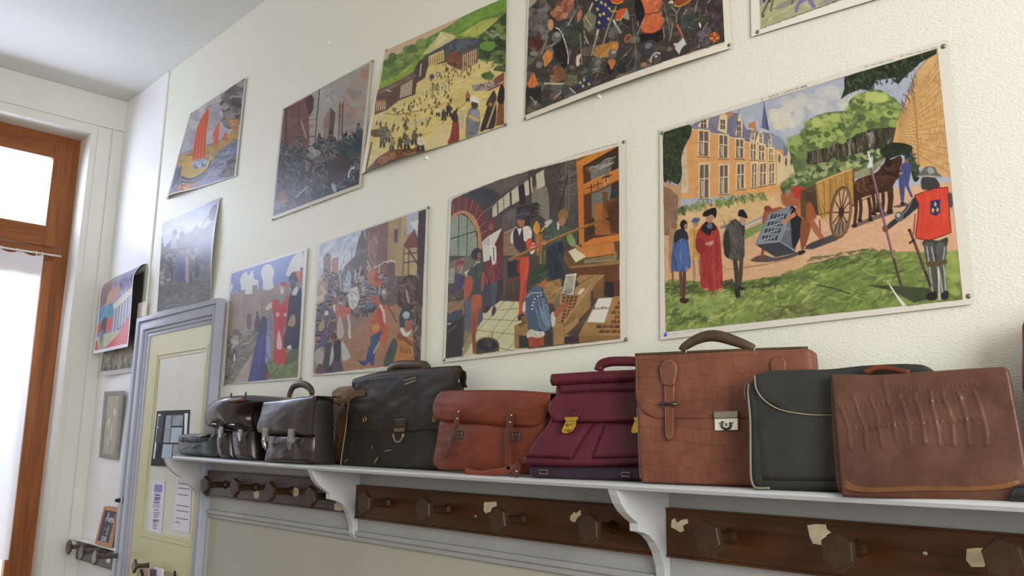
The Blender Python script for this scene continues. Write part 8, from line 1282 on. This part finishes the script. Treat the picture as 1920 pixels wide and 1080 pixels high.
# ---- chart at the top edge, running figures
P = Print([(1404, -240), (1820, -420), (1840, -60), (1409, 69)], 300, 240, '#ddd6c9', 20)
V = View(1380, 0, 3.5556); P.view = V; P.frame([(140, -760), (1500, -1350), (1560, -300), (165, 192)], '#a9a57c')
P.strokes([(165, 190), (150, -200), (900, -400), (900, 20)], 220, 70, 5, -.4, ['#b9b68a', '#93936a', '#c3bd96', '#a09c74'], .3, .6)
P.line([(175, 100), (200, 50), (230, -10)], 5, '#5d5a48'); P.line([(235, 75), (250, 0), (260, -60)], 5, '#67634c'); P.fill([(170, 110), (195, 90), (190, 118)], '#4d4a3c'); P.fill([(250, 60), (330, 10), (420, -20), (400, 20), (300, 60)], '#77757a', .7); P.fill([(155, 40), (170, -20), (240, -40), (190, 20)], '#8a8a94', sm=True); P.fill([(395, 50), (420, 10), (460, -40), (500, -40), (530, 30), (540, 50), (510, 55), (480, 0), (430, 30), (412, 85), (395, 80)], '#7d78a8', sm=False, tex=.15); P.line([(375, 30), (390, -20)], 3, '#6b4a34'); P.fill([(540, 40), (600, -10), (690, -40), (680, 10), (590, 25)], '#85838a', .7); P.crowd([(200, -600), (1400, -900), (1400, -400), (200, -60)], 40, 260, ['#7d78a8', '#8a5a44', '#6a7a5a', '#a89a6a'])
P.text('87', (182, 165), (216, 152), 26, '#6b6a4c', .9, .9); P.line([(165, 192), (700, 0), (1560, -300)], 1.8, '#3a352e'); P.line([(165, 192), (150, -20), (140, -760)], 1.2, '#4d463c'); P.tiny((240, 130), (360, 80), 10, '#8f8c68')
P.clip = None
hang(P, 'wall_chart', 'printed chart numbered 87, only its lower left corner visible at the top edge', lift=0.004)
tacks([((1419.5, 59), 'bottom left')], 'chart numbered 87')
# ---- two curling sheets in the far left corner
def curled(name, label, xl, xr, profL, profR, P, mt):
    a = resample([on(p, 0, xl) for p in profL], P.H); b = resample([on(p, 0, xr) for p in profR], P.H); u = np.linspace(0, 1, P.W)[None, :, None]
    W3 = a[:, None] * (1 - u) + b[:, None] * u; W3[:, :, 1] = np.minimum(W3[:, :, 1], -0.0112); o = sheet_mesh(name, W3, P.c, mt, label, back=0.0015); o['group'] = 'curling sheets'; return o
U = View(0, 0, 1)
P = Print([(0, 0), (100, 0), (100, 100), (0, 100)], 130, 170, '#cfcdd0', 21); P.frame([(3, 2), (97, 2), (97, 96), (3, 96)], '#7d7a98')
P.strokes([(3, 2), (97, 2), (97, 45), (3, 45)], 90, 16, 1.4, 1.2, ['#a9abc8', '#5a5880', '#c3c6da', '#6d5a60', '#8a8cae'], .4, .8); P.fill([(3, 2), (35, 8), (40, 40), (3, 46)], '#75605e', tex=.2); P.fill([(30, 30), (60, 26), (55, 42), (25, 46)], '#a98672', sm=True); P.fill([(5, 48), (55, 44), (52, 58), (5, 62)], '#54809a', sm=True, tex=.2); P.fill([(45, 46), (97, 34), (97, 42), (50, 54)], '#bdb9a8'); P.fill([(50, 54), (97, 42), (97, 72), (50, 82)], '#6d7078')
for k in range(6): P.line([(53 + k * 8, 54 - k * 2), (52 + k * 8, 80 - k * 2)], 2.4, '#b9bcc0')
P.fill([(30, 62), (47, 60), (45, 76), (32, 78)], '#b8504a'); P.fill([(4, 64), (14, 66), (12, 76), (4, 76)], '#b8504a'); P.fill([(15, 62), (30, 60), (28, 78), (14, 76)], '#3d3a3c', sm=True); P.fill([(4, 80), (60, 78), (85, 80), (40, 94), (4, 94)], '#a9a88c', tex=.08); P.fill([(35, 96), (70, 82), (90, 68), (97, 66), (97, 96)], '#b84a48', tex=.06); P.fill([(4, 84), (10, 86), (14, 96), (4, 96)], '#b84a48'); P.fill([(16, 84), (28, 82), (26, 96), (18, 96)], '#8a8a5a', sm=True); P.fill([(14, 74), (24, 74), (22, 86), (15, 86)], '#5a7080', sm=True)
xr_ = on((275, 494), 1, -0.012)[0]; xl_ = XL + 0.10
RP = [(275, 494), (267, 496), (259, 503), (252, 514), (249, 532), (246.5, 570), (243.5, 610), (239.5, 650)]
LP = [(214, 520), (204, 527), (196, 532), (190, 540), (187, 556), (183, 600), (179, 632), (174.5, 664)]
curled('curled_poster', 'glossy poster with white columns and red steps, curling off the far left wall', xl_, xr_, LP, RP, P, M_gloss)
P = Print([(0, 0), (100, 0), (100, 100), (0, 100)], 110, 150, '#b5b2ac', 22); P.frame([(3, 2), (97, 2), (97, 95), (3, 95)], '#4a453f'); P.blobs([(3, 70), (97, 70), (97, 95), (3, 95)], 90, 6, ['#7d705c', '#8f8468', '#5d564c', '#a09470', '#6b5a44', '#5f6a66'], .8); P.strokes([(5, 70), (95, 70), (95, 94), (5, 94)], 90, 9, 1.2, 1.3, ['#b5ac94', '#4d463e', '#55605c', '#c3b898'], .6, .8)  # plain dark upper part: shade beneath the curled sheet, painted into the print
RB = [(272, 505), (271, 520), (269, 560), (264, 610), (258, 655), (254.5, 697)]; LB = [(226, 530), (222, 545), (214, 580), (202, 620), (192, 665), (185, 706)]
curled('curled_poster', 'brownish poster hanging beneath the glossy curled one, its lower strip showing', xl_ + 0.03, xr_ - 0.005, [on_ for on_ in LB], RB, P, M_print)
for p, w in (((1122, 180), 'below the battle chart'), ((800, 296), 'below the palace chart'), ((583, 386), 'below the siege chart'), ((617, 80), 'high above the siege chart')):
    c = on(p, 1, 0.0006); m = MB(); m.dome(c, 0.008, 0.006, n=7, k=2); m.dome(c + (0.007, 0, -0.006), 0.005, 0.006, n=6, k=2); o = m.build('putty_blob', M_rod); tag(o, f'small white dab of putty on the wallpaper {w}', 'putty', 'white putty dabs on the wall')
# ------------------------------------------------------------------ light
wd = bpy.data.worlds.new('sky'); SC.world = wd; wd.use_nodes = True; wt = wd.node_tree; bg = wt.nodes['Background']
tcw = wt.nodes.new('ShaderNodeTexCoord'); sp_ = wt.nodes.new('ShaderNodeSeparateXYZ'); rp = wt.nodes.new('ShaderNodeValToRGB')
wt.links.new(tcw.outputs['Generated'], sp_.inputs[0]); wt.links.new(sp_.outputs['Z'], rp.inputs['Fac']); wt.links.new(rp.outputs['Color'], bg.inputs['Color'])
e = rp.color_ramp.elements; e[0].position = 0.0; e[0].color = (1.0, 0.97, 0.9, 1); e[1].position = 0.6; e[1].color = (0.86, 0.92, 1.0, 1)
mr = wt.nodes.new('ShaderNodeMapRange'); wt.links.new(sp_.outputs['X'], mr.inputs['Value'])   # brighter sky on the sunny window side
mr.inputs['From Min'].default_value = -0.35; mr.inputs['From Max'].default_value = -0.95; mr.inputs['To Min'].default_value = WORLD; mr.inputs['To Max'].default_value = WORLD + 1.6
wt.links.new(mr.outputs['Result'], bg.inputs['Strength'])
def area(name, loc, aim, sx, sy, power, col):
    l = bpy.data.lights.new(name, 'AREA'); l.shape = 'RECTANGLE'; l.size = sx; l.size_y = sy; l.energy = power; l.color = col
    o = bpy.data.objects.new(name, l); COL.objects.link(o); o.location = loc; o.rotation_euler = (Vector(aim) - Vector(loc)).to_track_quat('-Z', 'Y').to_euler(); return o
area('window_daylight', (XW - 0.45, -0.95, 2.75), (XL + 1.5, -0.8, 1.6), 1.3, 1.4, P_WIN, (0.66, 0.74, 1.0))
area('right_window_daylight', (3.0, -2.3, 2.3), (0.2, 0.0, 1.9), 2.0, 2.0, P_RIGHT, (0.98, 0.99, 1.0))
SC.view_settings.view_transform = 'Standard'; SC.view_settings.look = 'None'; SC.view_settings.exposure = EXPO; SC.view_settings.gamma = 1.0
SC.cycles.max_bounces = 8; SC.cycles.diffuse_bounces = 5
